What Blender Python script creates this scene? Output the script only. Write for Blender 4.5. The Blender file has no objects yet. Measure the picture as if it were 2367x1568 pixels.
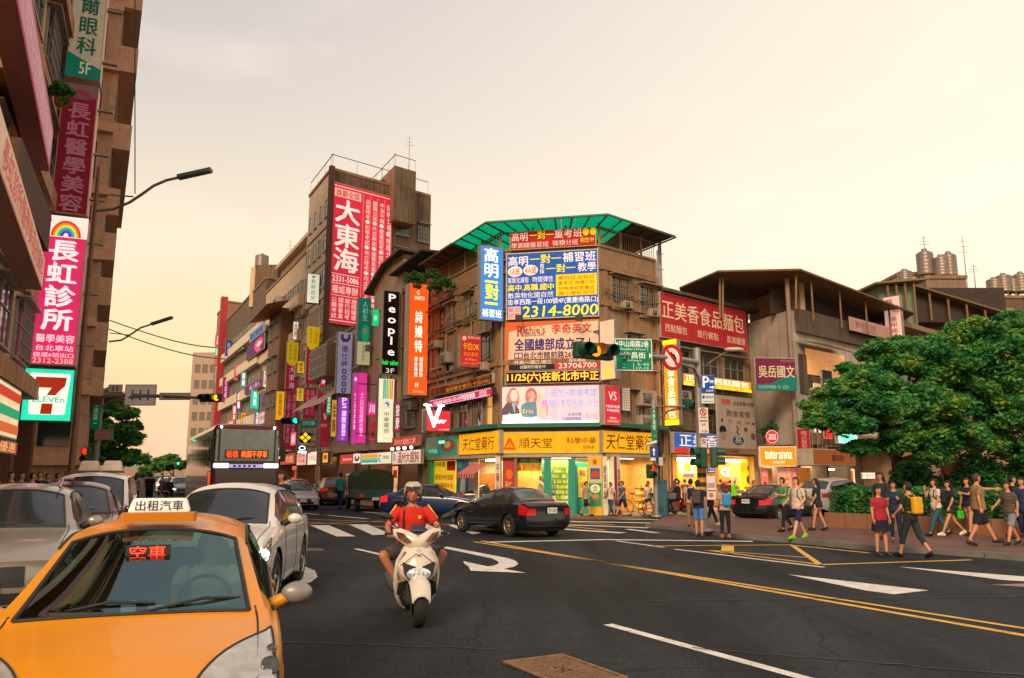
import bpy, bmesh, math, random
import numpy as np
from mathutils import Vector, Matrix
R=math.radians
SC=bpy.context.scene
COL=SC.collection
random.seed(7)
# ------------------------------------------------------------------ camera, light, exposure
F, CX, CY, HOR, CAMH=1841.0, 1183.5, 784.0, 1098.0, 1.8
PITCH=math.atan((HOR-CY)/F)
cam_d=bpy.data.cameras.new('camera')
cam_d.sensor_width=36.0
cam_d.lens=36.0*F/2367.0
cam_d.clip_end=3000
cam_d.clip_start=0.05
cam=bpy.data.objects.new('camera',cam_d)
COL.objects.link(cam)
cam.location=(0,0,CAMH)
cam.rotation_euler=(math.pi/2+PITCH,0,0)
SC.camera=cam
SC.view_settings.view_transform='Standard'
SC.view_settings.look='None'
SC.view_settings.exposure=0.3
SC.view_settings.gamma=1.0
SC.view_settings.use_curve_mapping=False
SC.cycles.max_bounces=6
SC.cycles.diffuse_bounces=3
SC.cycles.glossy_bounces=3
SC.cycles.transmission_bounces=4
SC.cycles.transparent_max_bounces=8
SC.cycles.sample_clamp_indirect=6.0
SUN_EL, SUN_AZ=30.0, -163.0
GLOW_AZ=62.0
wd=bpy.data.worlds.new('World'); SC.world=wd; wd.use_nodes=True
nt=wd.node_tree; nt.nodes.clear(); N=nt.nodes.new; L=nt.links.new
out=N('ShaderNodeOutputWorld'); bg=N('ShaderNodeBackground')
sky=N('ShaderNodeTexSky'); sky.sky_type='NISHITA'; sky.sun_disc=False
sky.sun_elevation=R(SUN_EL); sky.sun_rotation=R(SUN_AZ); sky.dust_density=4.0; sky.air_density=1.2
tc=N('ShaderNodeTexCoord'); sp=N('ShaderNodeSeparateXYZ'); L(tc.outputs['Generated'],sp.inputs[0])
rmp=N('ShaderNodeValToRGB'); el=rmp.color_ramp.elements
el[0].position=0.0; el[0].color=(.86,.42,.22,1)
el[1].position=1.0; el[1].color=(.33,.29,.36,1)
for p, c_ in((.05,(.90,.50,.26,1)),(.14,(.94,.66,.36,1)),(.28,(.80,.66,.48,1)),(.42,(.60,.53,.47,1)),(.58,(.46,.41,.43,1))):
 e_=el.new(p); e_.color=c_
L(sp.outputs['Z'],rmp.inputs[0])
dt=N('ShaderNodeVectorMath'); dt.operation='DOT_PRODUCT'
L(tc.outputs['Generated'],dt.inputs[0])
dt.inputs[1].default_value=(math.sin(R(GLOW_AZ))*.97,math.cos(R(GLOW_AZ))*.97,.24)
mr=N('ShaderNodeMapRange'); mr.inputs[1].default_value=.1; mr.inputs[2].default_value=1.0; L(dt.outputs['Value'],mr.inputs[0])
gm=N('ShaderNodeMix'); gm.data_type='RGBA'; gm.blend_type='MIX'
pw=N('ShaderNodeMath'); pw.operation='POWER'; pw.inputs[1].default_value=1.3; L(mr.outputs[0],pw.inputs[0])
L(pw.outputs[0],gm.inputs['Factor']); L(rmp.outputs[0],gm.inputs['A']); gm.inputs['B'].default_value=(.93,.80,.63,1)
cn=N('ShaderNodeTexNoise'); cn.inputs['Scale'].default_value=2.6; cn.inputs['Detail'].default_value=5
mp=N('ShaderNodeMapping'); mp.inputs['Scale'].default_value=(1,1,3.5); L(tc.outputs['Generated'],mp.inputs[0]); L(mp.outputs[0],cn.inputs[0])
cr=N('ShaderNodeMapRange'); cr.inputs[1].default_value=.50; cr.inputs[2].default_value=.78; cr.inputs[4].default_value=.38; L(cn.outputs[0],cr.inputs[0])
cm=N('ShaderNodeMix'); cm.data_type='RGBA'; L(cr.outputs[0],cm.inputs['Factor']); L(gm.outputs['Result'],cm.inputs['A']); cm.inputs['B'].default_value=(.95,.84,.74,1)
sc10=N('ShaderNodeVectorMath'); sc10.operation='SCALE'; sc10.inputs['Scale'].default_value=11.0; L(cm.outputs['Result'],sc10.inputs[0])
mx=N('ShaderNodeMix'); mx.data_type='RGBA'; mx.inputs['Factor'].default_value=.92
L(sky.outputs[0],mx.inputs['A']); L(sc10.outputs[0],mx.inputs['B'])
L(mx.outputs['Result'],bg.inputs['Color']); bg.inputs['Strength'].default_value=0.1
L(bg.outputs[0],out.inputs[0])
sd=bpy.data.lights.new('sun','SUN'); sd.energy=2.5; sd.angle=R(20); sd.color=(1.0,.75,.47)
sun=bpy.data.objects.new('sun',sd); COL.objects.link(sun)
sun.rotation_euler=Vector((math.sin(R(SUN_AZ))*math.cos(R(SUN_EL)),math.cos(R(SUN_AZ))*math.cos(R(SUN_EL)),math.sin(R(SUN_EL)))).to_track_quat('Z','Y').to_euler()
# ------------------------------------------------------------------ projection helpers (survey of the place)
def ray(px,py):
 x, y=(px-CX)/F, -(py-CY)/F
 c, s=math.cos(PITCH), math.sin(PITCH)
 return Vector((x,c-y*s,s+y*c))
def G(px,py,z=0.0):
 d=ray(px,py); t=(z-CAMH)/d.z
 return Vector((d.x*t,d.y*t,z))
def at_depth(px,py,Y):
 d=ray(px,py); t=Y/d.y
 return Vector((d.x*t,Y,CAMH+d.z*t))
class Plane:
 def __init__(s,O,D,off=0.0):
  s.D=Vector((D[0],D[1],0)).normalized()
  s.N=Vector((s.D.y,-s.D.x,0))
  s.O=Vector((O[0],O[1],0))+s.N*off
  s.rz=math.atan2(s.D.y,s.D.x)
 def off(s,o): return Plane(s.O+s.N*o,s.D)
 def hit(s,px,py):
  d=ray(px,py); c=Vector((0,0,CAMH))
  t=(s.O-c).dot(s.N)/d.dot(s.N)
  p=c+d*t
  return(p-s.O).dot(s.D), p.z
 def rect(s,x0,y0,x1,y1):
  ym=(y0+y1)/2; xm=(x0+x1)/2
  return s.hit(x0,ym)[0], s.hit(xm,y1)[1], s.hit(x1,ym)[0], s.hit(xm,y0)[1]
 def P(s,u,z=0,o=0):
  p=s.O+s.D*u+s.N*o; return Vector((p.x,p.y,z))
  # ------------------------------------------------------------------ object helpers
def link(o,parent=None):
 COL.objects.link(o)
 if parent is not None: o.parent=parent
 return o
def thing(name,label,cat,loc=(0,0,0),rz=0.0,group=None):
 o=bpy.data.objects.new(name,None); COL.objects.link(o)
 o.location=loc; o.rotation_euler=(0,0,rz); o.empty_display_size=.2
 o['label']=label; o['category']=cat
 if group: o['group']=group
 return o
def tag(o,label,cat,group=None):
 o['label']=label; o['category']=cat
 if group: o['group']=group
 return o
def kind(o,k): o['kind']=k; return o
def origin_of(o):
 p=Vector((0,0,0))
 while o is not None:
  p=p+o.location; o=o.parent
 return p
def copy_tree(o,parent=None):
 c=o.copy(); COL.objects.link(c); c.parent=parent
 for ch in list(o.children): copy_tree(ch,c)
 return c
class MB:
 def __init__(s): s.v=[]; s.f=[]; s.m=[]; s.s=[]
 def add(s,vs,fs,mi=0,sm=False):
  b=len(s.v); s.v+=[tuple(p)for p in vs]
  for f in fs: s.f.append([i+b for i in f]); s.m.append(mi); s.s.append(sm)
  return s
 def box(s,x0,y0,z0,x1,y1,z1,mi=0):
  return s.add([(x0,y0,z0),(x1,y0,z0),(x1,y1,z0),(x0,y1,z0),(x0,y0,z1),(x1,y0,z1),(x1,y1,z1),(x0,y1,z1)],[(3,2,1,0),(4,5,6,7),(0,1,5,4),(1,2,6,5),(2,3,7,6),(3,0,4,7)],mi)
 def obox(s,o,a,b,c,mi=0):
  o, a, b, c=map(Vector,(o,a,b,c))
  return s.add([o,o+a,o+a+b,o+b,o+c,o+a+c,o+a+b+c,o+b+c],[(3,2,1,0),(4,5,6,7),(0,1,5,4),(1,2,6,5),(2,3,7,6),(3,0,4,7)],mi)
 def quad(s,a,b,c,d,mi=0): return s.add([a,b,c,d],[(0,1,2,3)],mi)
 def prism(s,poly,z0,z1,mi=0,mtop=None):
  n=len(poly); vs=[(p[0],p[1],z0)for p in poly]+[(p[0],p[1],z1)for p in poly]
  s.add(vs,[(i,(i+1)%n,(i+1)%n+n,i+n)for i in range(n)],mi)
  return s.add(vs,[tuple(range(n-1,-1,-1)),tuple(range(n,2*n))],mi if mtop is None else mtop)
 def loft(s,rings,mi=0,cap=True,sm=True,closed=True):
  n=len(rings[0]); vs=[p for r in rings for p in r]; fs=[]
  for i in range(len(rings)-1):
   for j in range(n if closed else n-1):
    k=(j+1)%n; fs.append((i*n+j,i*n+k,(i+1)*n+k,(i+1)*n+j))
  s.add(vs,fs,mi,sm)
  if cap:
   s.add(rings[0],[tuple(range(n-1,-1,-1))],mi); s.add(rings[-1],[tuple(range(n))],mi)
  return s
 def tube(s,pts,r,n=8,mi=0,cap=True,sm=True):
  pts=[Vector(p)for p in pts]; rs=r if isinstance(r,(list,tuple))else[r]*len(pts)
  rings=[]; up=None
  for i, p in enumerate(pts):
   t=(pts[min(i+1,len(pts)-1)]-pts[max(i-1,0)])
   t=t.normalized()if t.length>1e-9 else Vector((0,0,1))
   if up is None:
    up=Vector((0,0,1))if abs(t.z)<.9 else Vector((1,0,0))
   a=t.cross(up).normalized(); b=a.cross(t).normalized(); up=b
   rings.append([p+(a*math.cos(q)+b*math.sin(q))*rs[i]for q in[2*math.pi*k/n for k in range(n)]])
  return s.loft(rings,mi,cap,sm)
 def ell(s,c,rx,ry,rz,n=12,m=8,mi=0):
  rings=[]
  for i in range(m+1):
   a=math.pi*i/m; rr=max(math.sin(a),1e-3)
   rings.append([(c[0]+rx*rr*math.cos(2*math.pi*j/n),c[1]+ry*rr*math.sin(2*math.pi*j/n),c[2]-rz*math.cos(a))for j in range(n)])
  return s.loft(rings,mi,True,True)
 def lathe(s,prof,axis='x',n=24,mi=0,sm=True,c=(0,0,0)):
  rings=[]
  for(a,r)in prof:
   rg=[]
   for j in range(n):
    q=2*math.pi*j/n; u, w=r*math.cos(q), r*math.sin(q)
    p=(a,u,w)if axis=='x' else((w,a,u)if axis=='y' else(u,w,a))
    rg.append((p[0]+c[0],p[1]+c[1],p[2]+c[2]))
   rings.append(rg)
  return s.loft(rings,mi,False,sm)
 def build(s,name,mats,parent=None,world=False,loc=None):
  me=bpy.data.meshes.new(name)
  vs=s.v
  if world and parent is not None:
   o=origin_of(parent); vs=[(a-o.x,b-o.y,c-o.z)for a,b,c in vs]
  me.from_pydata(vs,[],s.f)
  if not isinstance(mats,(list,tuple)): mats=[mats]
  for m in mats: me.materials.append(m)
  me.polygons.foreach_set('material_index',s.m); me.polygons.foreach_set('use_smooth',s.s)
  me.update()
  o=bpy.data.objects.new(name,me); link(o,parent)
  if loc is not None: o.location=loc
  return o
def bevel(o,w=.01,seg=2):
 m=o.modifiers.new('bevel','BEVEL'); m.width=w; m.segments=seg; m.limit_method='ANGLE'; m.angle_limit=R(35)
 m.harden_normals=False
 return o
 # ------------------------------------------------------------------ materials
def hx(h):
 if not isinstance(h,str): return tuple(h)
 c=[int(h[i:i+2],16)/255 for i in(0,2,4)]
 return tuple(v/12.92 if v<=.04045 else((v+.055)/1.055)**2.4 for v in c)
_mats={}
def mat(col,rough=.6,metal=0.0,emit=0.0,var=.18,scale=4.0,bump=0.0,streak=0.0,coat=0.0,ecol=None,fine=0.0,spec=.5):
 key=(col,rough,metal,emit,var,scale,bump,streak,coat,ecol,fine,spec)
 if key in _mats: return _mats[key]
 m=bpy.data.materials.new('surface'); m.use_nodes=True
 nt=m.node_tree; b=nt.nodes['Principled BSDF']; Nn=nt.nodes.new; Ln=nt.links.new
 c=hx(col)
 tc=Nn('ShaderNodeTexCoord'); cur=None
 n1=Nn('ShaderNodeTexNoise'); n1.inputs['Scale'].default_value=scale; n1.inputs['Detail'].default_value=6; n1.inputs['Roughness'].default_value=.65
 Ln(tc.outputs['Object'],n1.inputs[0])
 mr=Nn('ShaderNodeMapRange'); mr.inputs[1].default_value=.3; mr.inputs[2].default_value=.7
 mr.inputs[3].default_value=1-var; mr.inputs[4].default_value=1+var*.7
 Ln(n1.outputs[0],mr.inputs[0])
 vm=Nn('ShaderNodeVectorMath'); vm.operation='SCALE'; vm.inputs[0].default_value=c; Ln(mr.outputs[0],vm.inputs['Scale'])
 cur=vm.outputs[0]
 if streak>0:
  mp=Nn('ShaderNodeMapping'); mp.inputs['Scale'].default_value=(2.2,2.2,.16); Ln(tc.outputs['Object'],mp.inputs[0])
  n2=Nn('ShaderNodeTexNoise'); n2.inputs['Scale'].default_value=1.6; n2.inputs['Detail'].default_value=7; n2.inputs['Roughness'].default_value=.7
  Ln(mp.outputs[0],n2.inputs[0])
  m2=Nn('ShaderNodeMapRange'); m2.inputs[1].default_value=.42; m2.inputs[2].default_value=.68; m2.inputs[3].default_value=1; m2.inputs[4].default_value=1-streak
  Ln(n2.outputs[0],m2.inputs[0])
  v2=Nn('ShaderNodeVectorMath'); v2.operation='SCALE'; Ln(cur,v2.inputs[0]); Ln(m2.outputs[0],v2.inputs['Scale']); cur=v2.outputs[0]
 if fine>0:
  n3=Nn('ShaderNodeTexNoise'); n3.inputs['Scale'].default_value=90; n3.inputs['Detail'].default_value=2; Ln(tc.outputs['Object'],n3.inputs[0])
  m3=Nn('ShaderNodeMapRange'); m3.inputs[1].default_value=.3; m3.inputs[2].default_value=.7; m3.inputs[3].default_value=1-fine; m3.inputs[4].default_value=1+fine; Ln(n3.outputs[0],m3.inputs[0])
  v3=Nn('ShaderNodeVectorMath'); v3.operation='SCALE'; Ln(cur,v3.inputs[0]); Ln(m3.outputs[0],v3.inputs['Scale']); cur=v3.outputs[0]
 Ln(cur,b.inputs['Base Color'])
 rr=Nn('ShaderNodeMapRange'); rr.inputs[3].default_value=max(rough-.08,.02); rr.inputs[4].default_value=min(rough+.12,1); Ln(n1.outputs[0],rr.inputs[0]); Ln(rr.outputs[0],b.inputs['Roughness'])
 b.inputs['Metallic'].default_value=metal
 b.inputs['Specular IOR Level'].default_value=spec
 if coat: b.inputs['Coat Weight'].default_value=coat; b.inputs['Coat Roughness'].default_value=.04
 if emit:
  if ecol: b.inputs['Emission Color'].default_value=hx(ecol)+(1,)
  else:
   Ln(cur,b.inputs['Emission Color'])
  b.inputs['Emission Strength'].default_value=emit
 if bump:
  bp=Nn('ShaderNodeBump'); bp.inputs['Strength'].default_value=bump; bp.inputs['Distance'].default_value=.02
  nb=Nn('ShaderNodeTexNoise'); nb.inputs['Scale'].default_value=scale*6; nb.inputs['Detail'].default_value=4; Ln(tc.outputs['Object'],nb.inputs[0])
  Ln(nb.outputs[0],bp.inputs['Height']); Ln(bp.outputs[0],b.inputs['Normal'])
 _mats[key]=m
 return m
def tile_mat(col,mortar,w=.25,h=.08,rough=.6,streak=.35):
 key=('tile',col,mortar,w,h,rough,streak)
 if key in _mats: return _mats[key]
 m=mat(col,rough,var=.2,scale=1.3,streak=streak,bump=.0).copy()
 nt=m.node_tree; b=nt.nodes['Principled BSDF']; Nn=nt.nodes.new; Ln=nt.links.new
 src=b.inputs['Base Color'].links[0].from_socket
 tc=Nn('ShaderNodeTexCoord'); sp=Nn('ShaderNodeSeparateXYZ'); Ln(tc.outputs['Object'],sp.inputs[0])
 ad=Nn('ShaderNodeMath'); ad.operation='ADD'; Ln(sp.outputs[0],ad.inputs[0]); Ln(sp.outputs[1],ad.inputs[1])
 cb=Nn('ShaderNodeCombineXYZ'); Ln(ad.outputs[0],cb.inputs[0]); Ln(sp.outputs[2],cb.inputs[1])
 br=Nn('ShaderNodeTexBrick'); br.inputs['Scale'].default_value=1.0; br.inputs['Brick Width'].default_value=w; br.inputs['Row Height'].default_value=h
 br.inputs['Mortar Size'].default_value=.008; br.inputs['Color1'].default_value=(1,1,1,1); br.inputs['Color2'].default_value=(.86,.86,.86,1)
 br.inputs['Mortar'].default_value=(.6,.6,.6,1); Ln(cb.outputs[0],br.inputs[0])
 vm=Nn('ShaderNodeVectorMath'); vm.operation='MULTIPLY'; Ln(src,vm.inputs[0]); Ln(br.outputs[0],vm.inputs[1]); Ln(vm.outputs[0],b.inputs['Base Color'])
 _mats[key]=m
 return m
def glass_mat(tint=(.25,.3,.3),alpha=.45):
 key=('glass',tint,alpha)
 if key in _mats: return _mats[key]
 m=bpy.data.materials.new('tinted_glass'); m.use_nodes=True; nt=m.node_tree; nt.nodes.clear(); Nn=nt.nodes.new; Ln=nt.links.new
 o=Nn('ShaderNodeOutputMaterial'); t=Nn('ShaderNodeBsdfTransparent'); g=Nn('ShaderNodeBsdfGlossy'); mx=Nn('ShaderNodeMixShader'); fr=Nn('ShaderNodeFresnel')
 t.inputs[0].default_value=tint+(1,); g.inputs['Roughness'].default_value=.02; g.inputs[0].default_value=(.34,.52,.5,1)
 fr.inputs[0].default_value=1.55
 ma=Nn('ShaderNodeMath'); ma.operation='MULTIPLY_ADD'; ma.inputs[1].default_value=.34; ma.inputs[2].default_value=alpha*.12; Ln(fr.outputs[0],ma.inputs[0])
 Ln(ma.outputs[0],mx.inputs[0]); Ln(t.outputs[0],mx.inputs[1]); Ln(g.outputs[0],mx.inputs[2]); Ln(mx.outputs[0],o.inputs[0])
 _mats[key]=m
 return m
def paint(col,rough=.25,metal=.0,coat=.45): return mat(col,rough,metal,var=.06,scale=2,coat=coat)
DARKGLASS=lambda: mat((.02,.026,.028),.06,var=.2,scale=.6,spec=.9)
M_METAL=mat((.28,.27,.26),.45,.8)
M_DARK=mat((.02,.02,.02),.6)
M_RUBBER=mat((.018,.018,.018),.8,bump=.3)
M_CHROME=mat((.6,.6,.6),.12,1.0,var=.03)
M_GALV=mat((.34,.34,.33),.55,.5,streak=.3)
# ------------------------------------------------------------------ lettering
_gl={}
def glyph(s,bold=.012,font=None):
 k=s
 if k in _gl: return _gl[k]
 c=bpy.data.curves.new('t','FONT'); c.body=s; c.resolution_u=2; c.offset=0
 o=bpy.data.objects.new('t',c)
 me=o.to_mesh()
 v=[(p.co.x,p.co.y)for p in me.vertices]; f=[tuple(p.vertices)for p in me.polygons]
 o.to_mesh_clear(); bpy.data.objects.remove(o); bpy.data.curves.remove(c)
 _gl[k]=(v,f); return _gl[k]
def is_cjk(ch): return ord(ch)>0x2e80
def put_text(mb,s,x0,z0,x1,z1,y,mi,vert=False,bold=.012,slant=0.0,mirror=False):
 """fit the text s into the box x0..x1, z0..z1 of the local xz plane, standing at depth y"""
 def place(v,f,bx,X0,Z0,X1,Z1):
  a0, b0, a1, b1=bx; sx=(X1-X0)/max(a1-a0,1e-6); sz=(Z1-Z0)/max(b1-b0,1e-6)
  vs=[]
  for(a,b)in v:
   xx=X0+(a-a0)*sx; zz=Z0+(b-b0)*sz
   xx+=slant*(zz-(Z0+Z1)/2)
   if mirror: xx=x0+x1-xx
   vs.append((xx,y,zz))
  fs=[tuple(reversed(q))for q in f]if not mirror else f
  mb.add(vs,[tuple(q)for q in fs],mi)
  if bold>.005:
   e=bold*.9*(Z1-Z0)
   for k, (ex,ez)in enumerate(((e,0),(0,e*.7))): mb.add([(a+ex,yy_-.0008*(k+1),c+ez)for a,yy_,c in vs],[tuple(q)for q in fs],mi)
 if all(is_cjk(c)or c in ' ' for c in s)or vert:
  n=len(s)
  for i, ch in enumerate(s):
   if ch==' ': continue
   v, f=glyph(ch,bold)
   if not v: continue
   if vert: X0, X1=x0, x1; h=(z1-z0)/n; Z1=z1-i*h; Z0=Z1-h*.96
   else: w=(x1-x0)/n; X0=x0+i*w; X1=X0+w*.96; Z0, Z1=z0, z1
   if is_cjk(ch): bx=(0.02,-.10,.98,.86)
   else:
    xs=[p[0]for p in v]; m_=(min(xs)+max(xs))/2; hw=max(.34,(max(xs)-min(xs))/2)
    bx=(m_-hw,-.14,m_+hw,.78)
   place(v,f,bx,X0,Z0,X1,Z1)
 else:
  v, f=glyph(s,bold)
  if not v: return
  xs=[p[0]for p in v]; zs=[p[1]for p in v]
  place(v,f,(min(xs),min(zs),max(xs),max(zs)),x0,z0,x1,z1)
def decorate(mb,mats,w,h,y,items,dem=0.0):
 """items in fractions of the sheet, v measured from the top. ('t',s,u0,v0,u1,v1,col[,opts]) / ('r',..,col) / ('e',..,col) / ('p',[(u,v)..],col) / ('arc',...)"""
 def mi(col,em=0.0):
  m=mat(col,.6,emit=em,var=.04,spec=.2)
  if m not in mats: mats.append(m)
  return mats.index(m)
 for k, it in enumerate(items):
  yy=y-.004*(k//3 if len(items)>30 else k)*.35
  op=it[-1]if isinstance(it[-1],dict)else{}
  em=op.get('em',dem)
  if it[0]=='t':
   _, s, u0, v0, u1, v1, col=it[:7]
   put_text(mb,s,u0*w,(1-v1)*h,u1*w,(1-v0)*h,yy-.006,mi(col,em),op.get('v',False),op.get('b',.012),op.get('sl',0.0),op.get('m',False))
  elif it[0]=='r':
   _, u0, v0, u1, v1, col=it[:6]
   mb.add([(u0*w,yy,(1-v1)*h),(u1*w,yy,(1-v1)*h),(u1*w,yy,(1-v0)*h),(u0*w,yy,(1-v0)*h)],[(0,1,2,3)],mi(col,em))
  elif it[0]=='e':
   _, u0, v0, u1, v1, col=it[:6]; a0, a1=op.get('a',(0,360)); n=28
   pts=[((u0+u1)/2*w,yy,(1-(v0+v1)/2)*h)]
   for j in range(n+1):
    q=R(a0+(a1-a0)*j/n)
    pts.append((((u0+u1)/2+(u1-u0)/2*math.cos(q))*w,yy,(1-(v0+v1)/2+(v1-v0)/2*math.sin(q))*h))
   mb.add(pts,[(0,j,j+1)for j in range(1,n+1)],mi(col,em))
  elif it[0]=='p':
   mb.add([(u*w,yy,(1-v)*h)for u,v in it[1]],[tuple(range(len(it[1])-1,-1,-1))],mi(it[2],em))
  elif it[0]=='l':
   _, pts, tw, col=it[:4]
   for(a,b)in zip(pts[:-1],pts[1:]):
    ax, az, bx, bz=a[0]*w, (1-a[1])*h, b[0]*w, (1-b[1])*h
    d=Vector((bx-ax,bz-az));
    if d.length<1e-6: continue
    nn=Vector((-d.y,d.x)).normalized()*tw*.5
    mb.add([(ax+nn.x,yy,az+nn.y),(bx+nn.x,yy,bz+nn.y),(bx-nn.x,yy,bz-nn.y),(ax-nn.x,yy,az-nn.y)],[(3,2,1,0)],mi(col,em))
def sign(pl,px,label,col,items=(),em=0.0,off=.02,thick=.18,case='b0a79a',group=None,name='sign',cat='sign',rect=None,posts=0,border=None,parent=None,back=None):
 """a flat signboard standing on the plane pl; px = its outline in the survey picture"""
 em=em*1.25+.06 if em else.04
 u0, z0, u1, z1=rect if rect else pl.off(off+thick).rect(*px)
 w, h=u1-u0, z1-z0
 T=thing(name,label,cat,pl.P(u0,z0,off),pl.rz,group)
 b=MB(); b.box(0,-thick,0,w,0,h); o=b.build('casing',mat(case,.5,.1,streak=.25),T); bevel(o,.012,1)
 e=min(.04,w*.04)
 f=MB(); mats=[mat(col,.6,emit=em,var=.12,scale=1.6,streak=.14,spec=.2)]
 f.add([(e,-thick-.006,e),(w-e,-thick-.006,e),(w-e,-thick-.006,h-e),(e,-thick-.006,h-e)],[(0,1,2,3)])
 f.build('face',mats,T)
 if items:
  t=MB(); ms=[]
  decorate(t,ms,w,h,-thick-.012,items,em*.85)
  if t.f: t.build('lettering',ms,T)
 if border:
  bm=MB(); k=.05
  for q in((0,0,w,k),(0,h-k,w,h),(0,k,k,h-k),(w-k,k,w,h-k)): bm.box(q[0],-thick-.03,q[1],q[2],-thick+.002,q[3])
  bm.build('frame',mat(border,.5),T)
 for i in range(posts):
  zz=h*(.15+.7*i/max(1,posts-1)); p=MB(); p.box(w,-thick*.6,zz-.03,w+.5,-thick*.35,zz+.03); p.build('bracket',M_METAL,T)
 T['w']=w; T['h']=h
 return T
 # ================================================================== THE GROUND
U=Vector((-.466,.885,0)); Vd=Vector((.752,.659,0))
A=Vector((-.54,36.0,0)); B=Vector((3.98,35.06,0))
PL_L=Plane(A,-U)
PL_C=Plane(A,B-A)
PL_R=Plane(B,Vd)
def asphalt():
 m=mat((.018,.021,.024),.82,var=.3,scale=.35,fine=.0,bump=.0,spec=.22)
 nt=m.node_tree; b=nt.nodes['Principled BSDF']; Nn=nt.nodes.new; Ln=nt.links.new
 src=b.inputs['Base Color'].links[0].from_socket
 tc=Nn('ShaderNodeTexCoord')
 mp=Nn('ShaderNodeMapping'); mp.inputs['Rotation'].default_value=(0,0,R(-27.8)); mp.inputs['Scale'].default_value=(.9,.12,1); Ln(tc.outputs['Object'],mp.inputs[0])
 n=Nn('ShaderNodeTexNoise'); n.inputs['Scale'].default_value=1.0; n.inputs['Detail'].default_value=5; Ln(mp.outputs[0],n.inputs[0])
 r=Nn('ShaderNodeMapRange'); r.inputs[1].default_value=.35; r.inputs[2].default_value=.65; r.inputs[3].default_value=.6; r.inputs[4].default_value=1.5; Ln(n.outputs[0],r.inputs[0])
 v=Nn('ShaderNodeVectorMath'); v.operation='SCALE'; Ln(src,v.inputs[0]); Ln(r.outputs[0],v.inputs['Scale'])
 for sc_, lo_, hi_ in((28,.45,1.75),(5,.8,1.25)):
  g_=Nn('ShaderNodeTexNoise'); g_.inputs['Scale'].default_value=sc_; g_.inputs['Detail'].default_value=4; g_.inputs['Roughness'].default_value=.8; Ln(tc.outputs['Object'],g_.inputs[0])
  q_=Nn('ShaderNodeMapRange'); q_.inputs[1].default_value=.36; q_.inputs[2].default_value=.64; q_.inputs[3].default_value=lo_; q_.inputs[4].default_value=hi_; Ln(g_.outputs[0],q_.inputs[0])
  v_=Nn('ShaderNodeVectorMath'); v_.operation='SCALE'; Ln(v.outputs[0],v_.inputs[0]); Ln(q_.outputs[0],v_.inputs['Scale']); v=v_
 vo=Nn('ShaderNodeTexVoronoi'); vo.feature='DISTANCE_TO_EDGE'; vo.inputs['Scale'].default_value=.33
 nz=Nn('ShaderNodeTexNoise'); nz.inputs['Scale'].default_value=1.6; nz.inputs['Detail'].default_value=6; Ln(tc.outputs['Object'],nz.inputs[0])
 ad=Nn('ShaderNodeMix'); ad.data_type='VECTOR'; ad.inputs[0].default_value=.35; Ln(tc.outputs['Object'],ad.inputs['A']); Ln(nz.outputs['Color'],ad.inputs['B']); Ln(ad.outputs['Result'],vo.inputs[0])
 cr=Nn('ShaderNodeMapRange'); cr.inputs[1].default_value=0; cr.inputs[2].default_value=.006; cr.inputs[3].default_value=.45; cr.inputs[4].default_value=1; Ln(vo.outputs[0],cr.inputs[0])
 v2=Nn('ShaderNodeVectorMath'); v2.operation='SCALE'; Ln(v.outputs[0],v2.inputs[0]); Ln(cr.outputs[0],v2.inputs['Scale'])
 Ln(v2.outputs[0],b.inputs['Base Color'])
 bp=Nn('ShaderNodeBump'); bp.inputs['Strength'].default_value=.35; bp.inputs['Distance'].default_value=.01
 nb=Nn('ShaderNodeTexNoise'); nb.inputs['Scale'].default_value=60; nb.inputs['Detail'].default_value=3; Ln(tc.outputs['Object'],nb.inputs[0]); Ln(nb.outputs[0],bp.inputs['Height']); Ln(bp.outputs[0],b.inputs['Normal'])
 return m
M_ASPH=asphalt()
g=MB(); g.quad((-900,-60,0),(900,-60,0),(900,1600,0),(-900,1600,0))
kind(g.build('road',M_ASPH),'structure')
M_PAVE=mat('6e5048',.75,var=.25,scale=.6,fine=.2,bump=.1)
M_KERB=mat((.16,.15,.14),.8,var=.3,scale=2)
def sheet(name,pts,z,m,h=0.0):
 b=MB()
 if h: b.prism([(p.x,p.y)for p in pts],z-h,z)
 else: b.add([(p.x,p.y,z)for p in pts],[tuple(range(len(pts)))])
 return kind(b.build(name,m),'structure')
kl=[(1500,1219),(1598,1229),(1733,1247),(1863,1257),(2032,1274),(2160,1280),(2420,1300)]
kp=[G(*p)for p in kl]
far=PL_R.P(11.6,0,.2); C0=Vector((14.1,39.6,0))
pave=kp+[Vector((30,15,0)),Vector((46,15,0)),Vector((60,78,0)),C0+Vd*14,C0,far+Vector((3.2,-3.2,0)),G(1560,1190)]
sheet('pavement',pave,.12,M_PAVE,.12)
kb=MB()
for a_, b_ in zip(kp[:-1],kp[1:]):
 n_=(b_-a_).normalized(); L_=(b_-a_).length; k=max(1,int(L_/1.0))
 for i in range(k):
  p=a_+n_*(L_*i/k+.01); q=n_*(L_/k-.02); s_=Vector((n_.y,-n_.x,0))*.16
  kb.obox(p,q,s_,(0,0,.128+.006*(i%2)))
kind(kb.build('kerb',M_KERB),'structure')
cp=[PL_L.P(-120,0,2.2),PL_L.P(0,0,2.2),PL_C.P(0,0,1.9),PL_C.P(4.6,0,1.9),PL_R.P(.6,0,1.9),PL_R.P(11,0,1.0),PL_R.P(11,0,-8),PL_L.P(-120,0,-3)]
sheet('pavement',cp,.1,mat('6e5a4c',.8,var=.25,scale=.8),.1)
LD=Vector((math.sin(R(-24.04)),math.cos(R(-24.04)),0)); LN=Vector((-LD.y,LD.x,0))
PL_N=Plane(LN*4.2,LD)
lp=[LN*3.3-LD*10,LN*3.3+LD*52,LN*9+LD*150,LN*24+LD*150,LN*12-LD*10]
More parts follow.
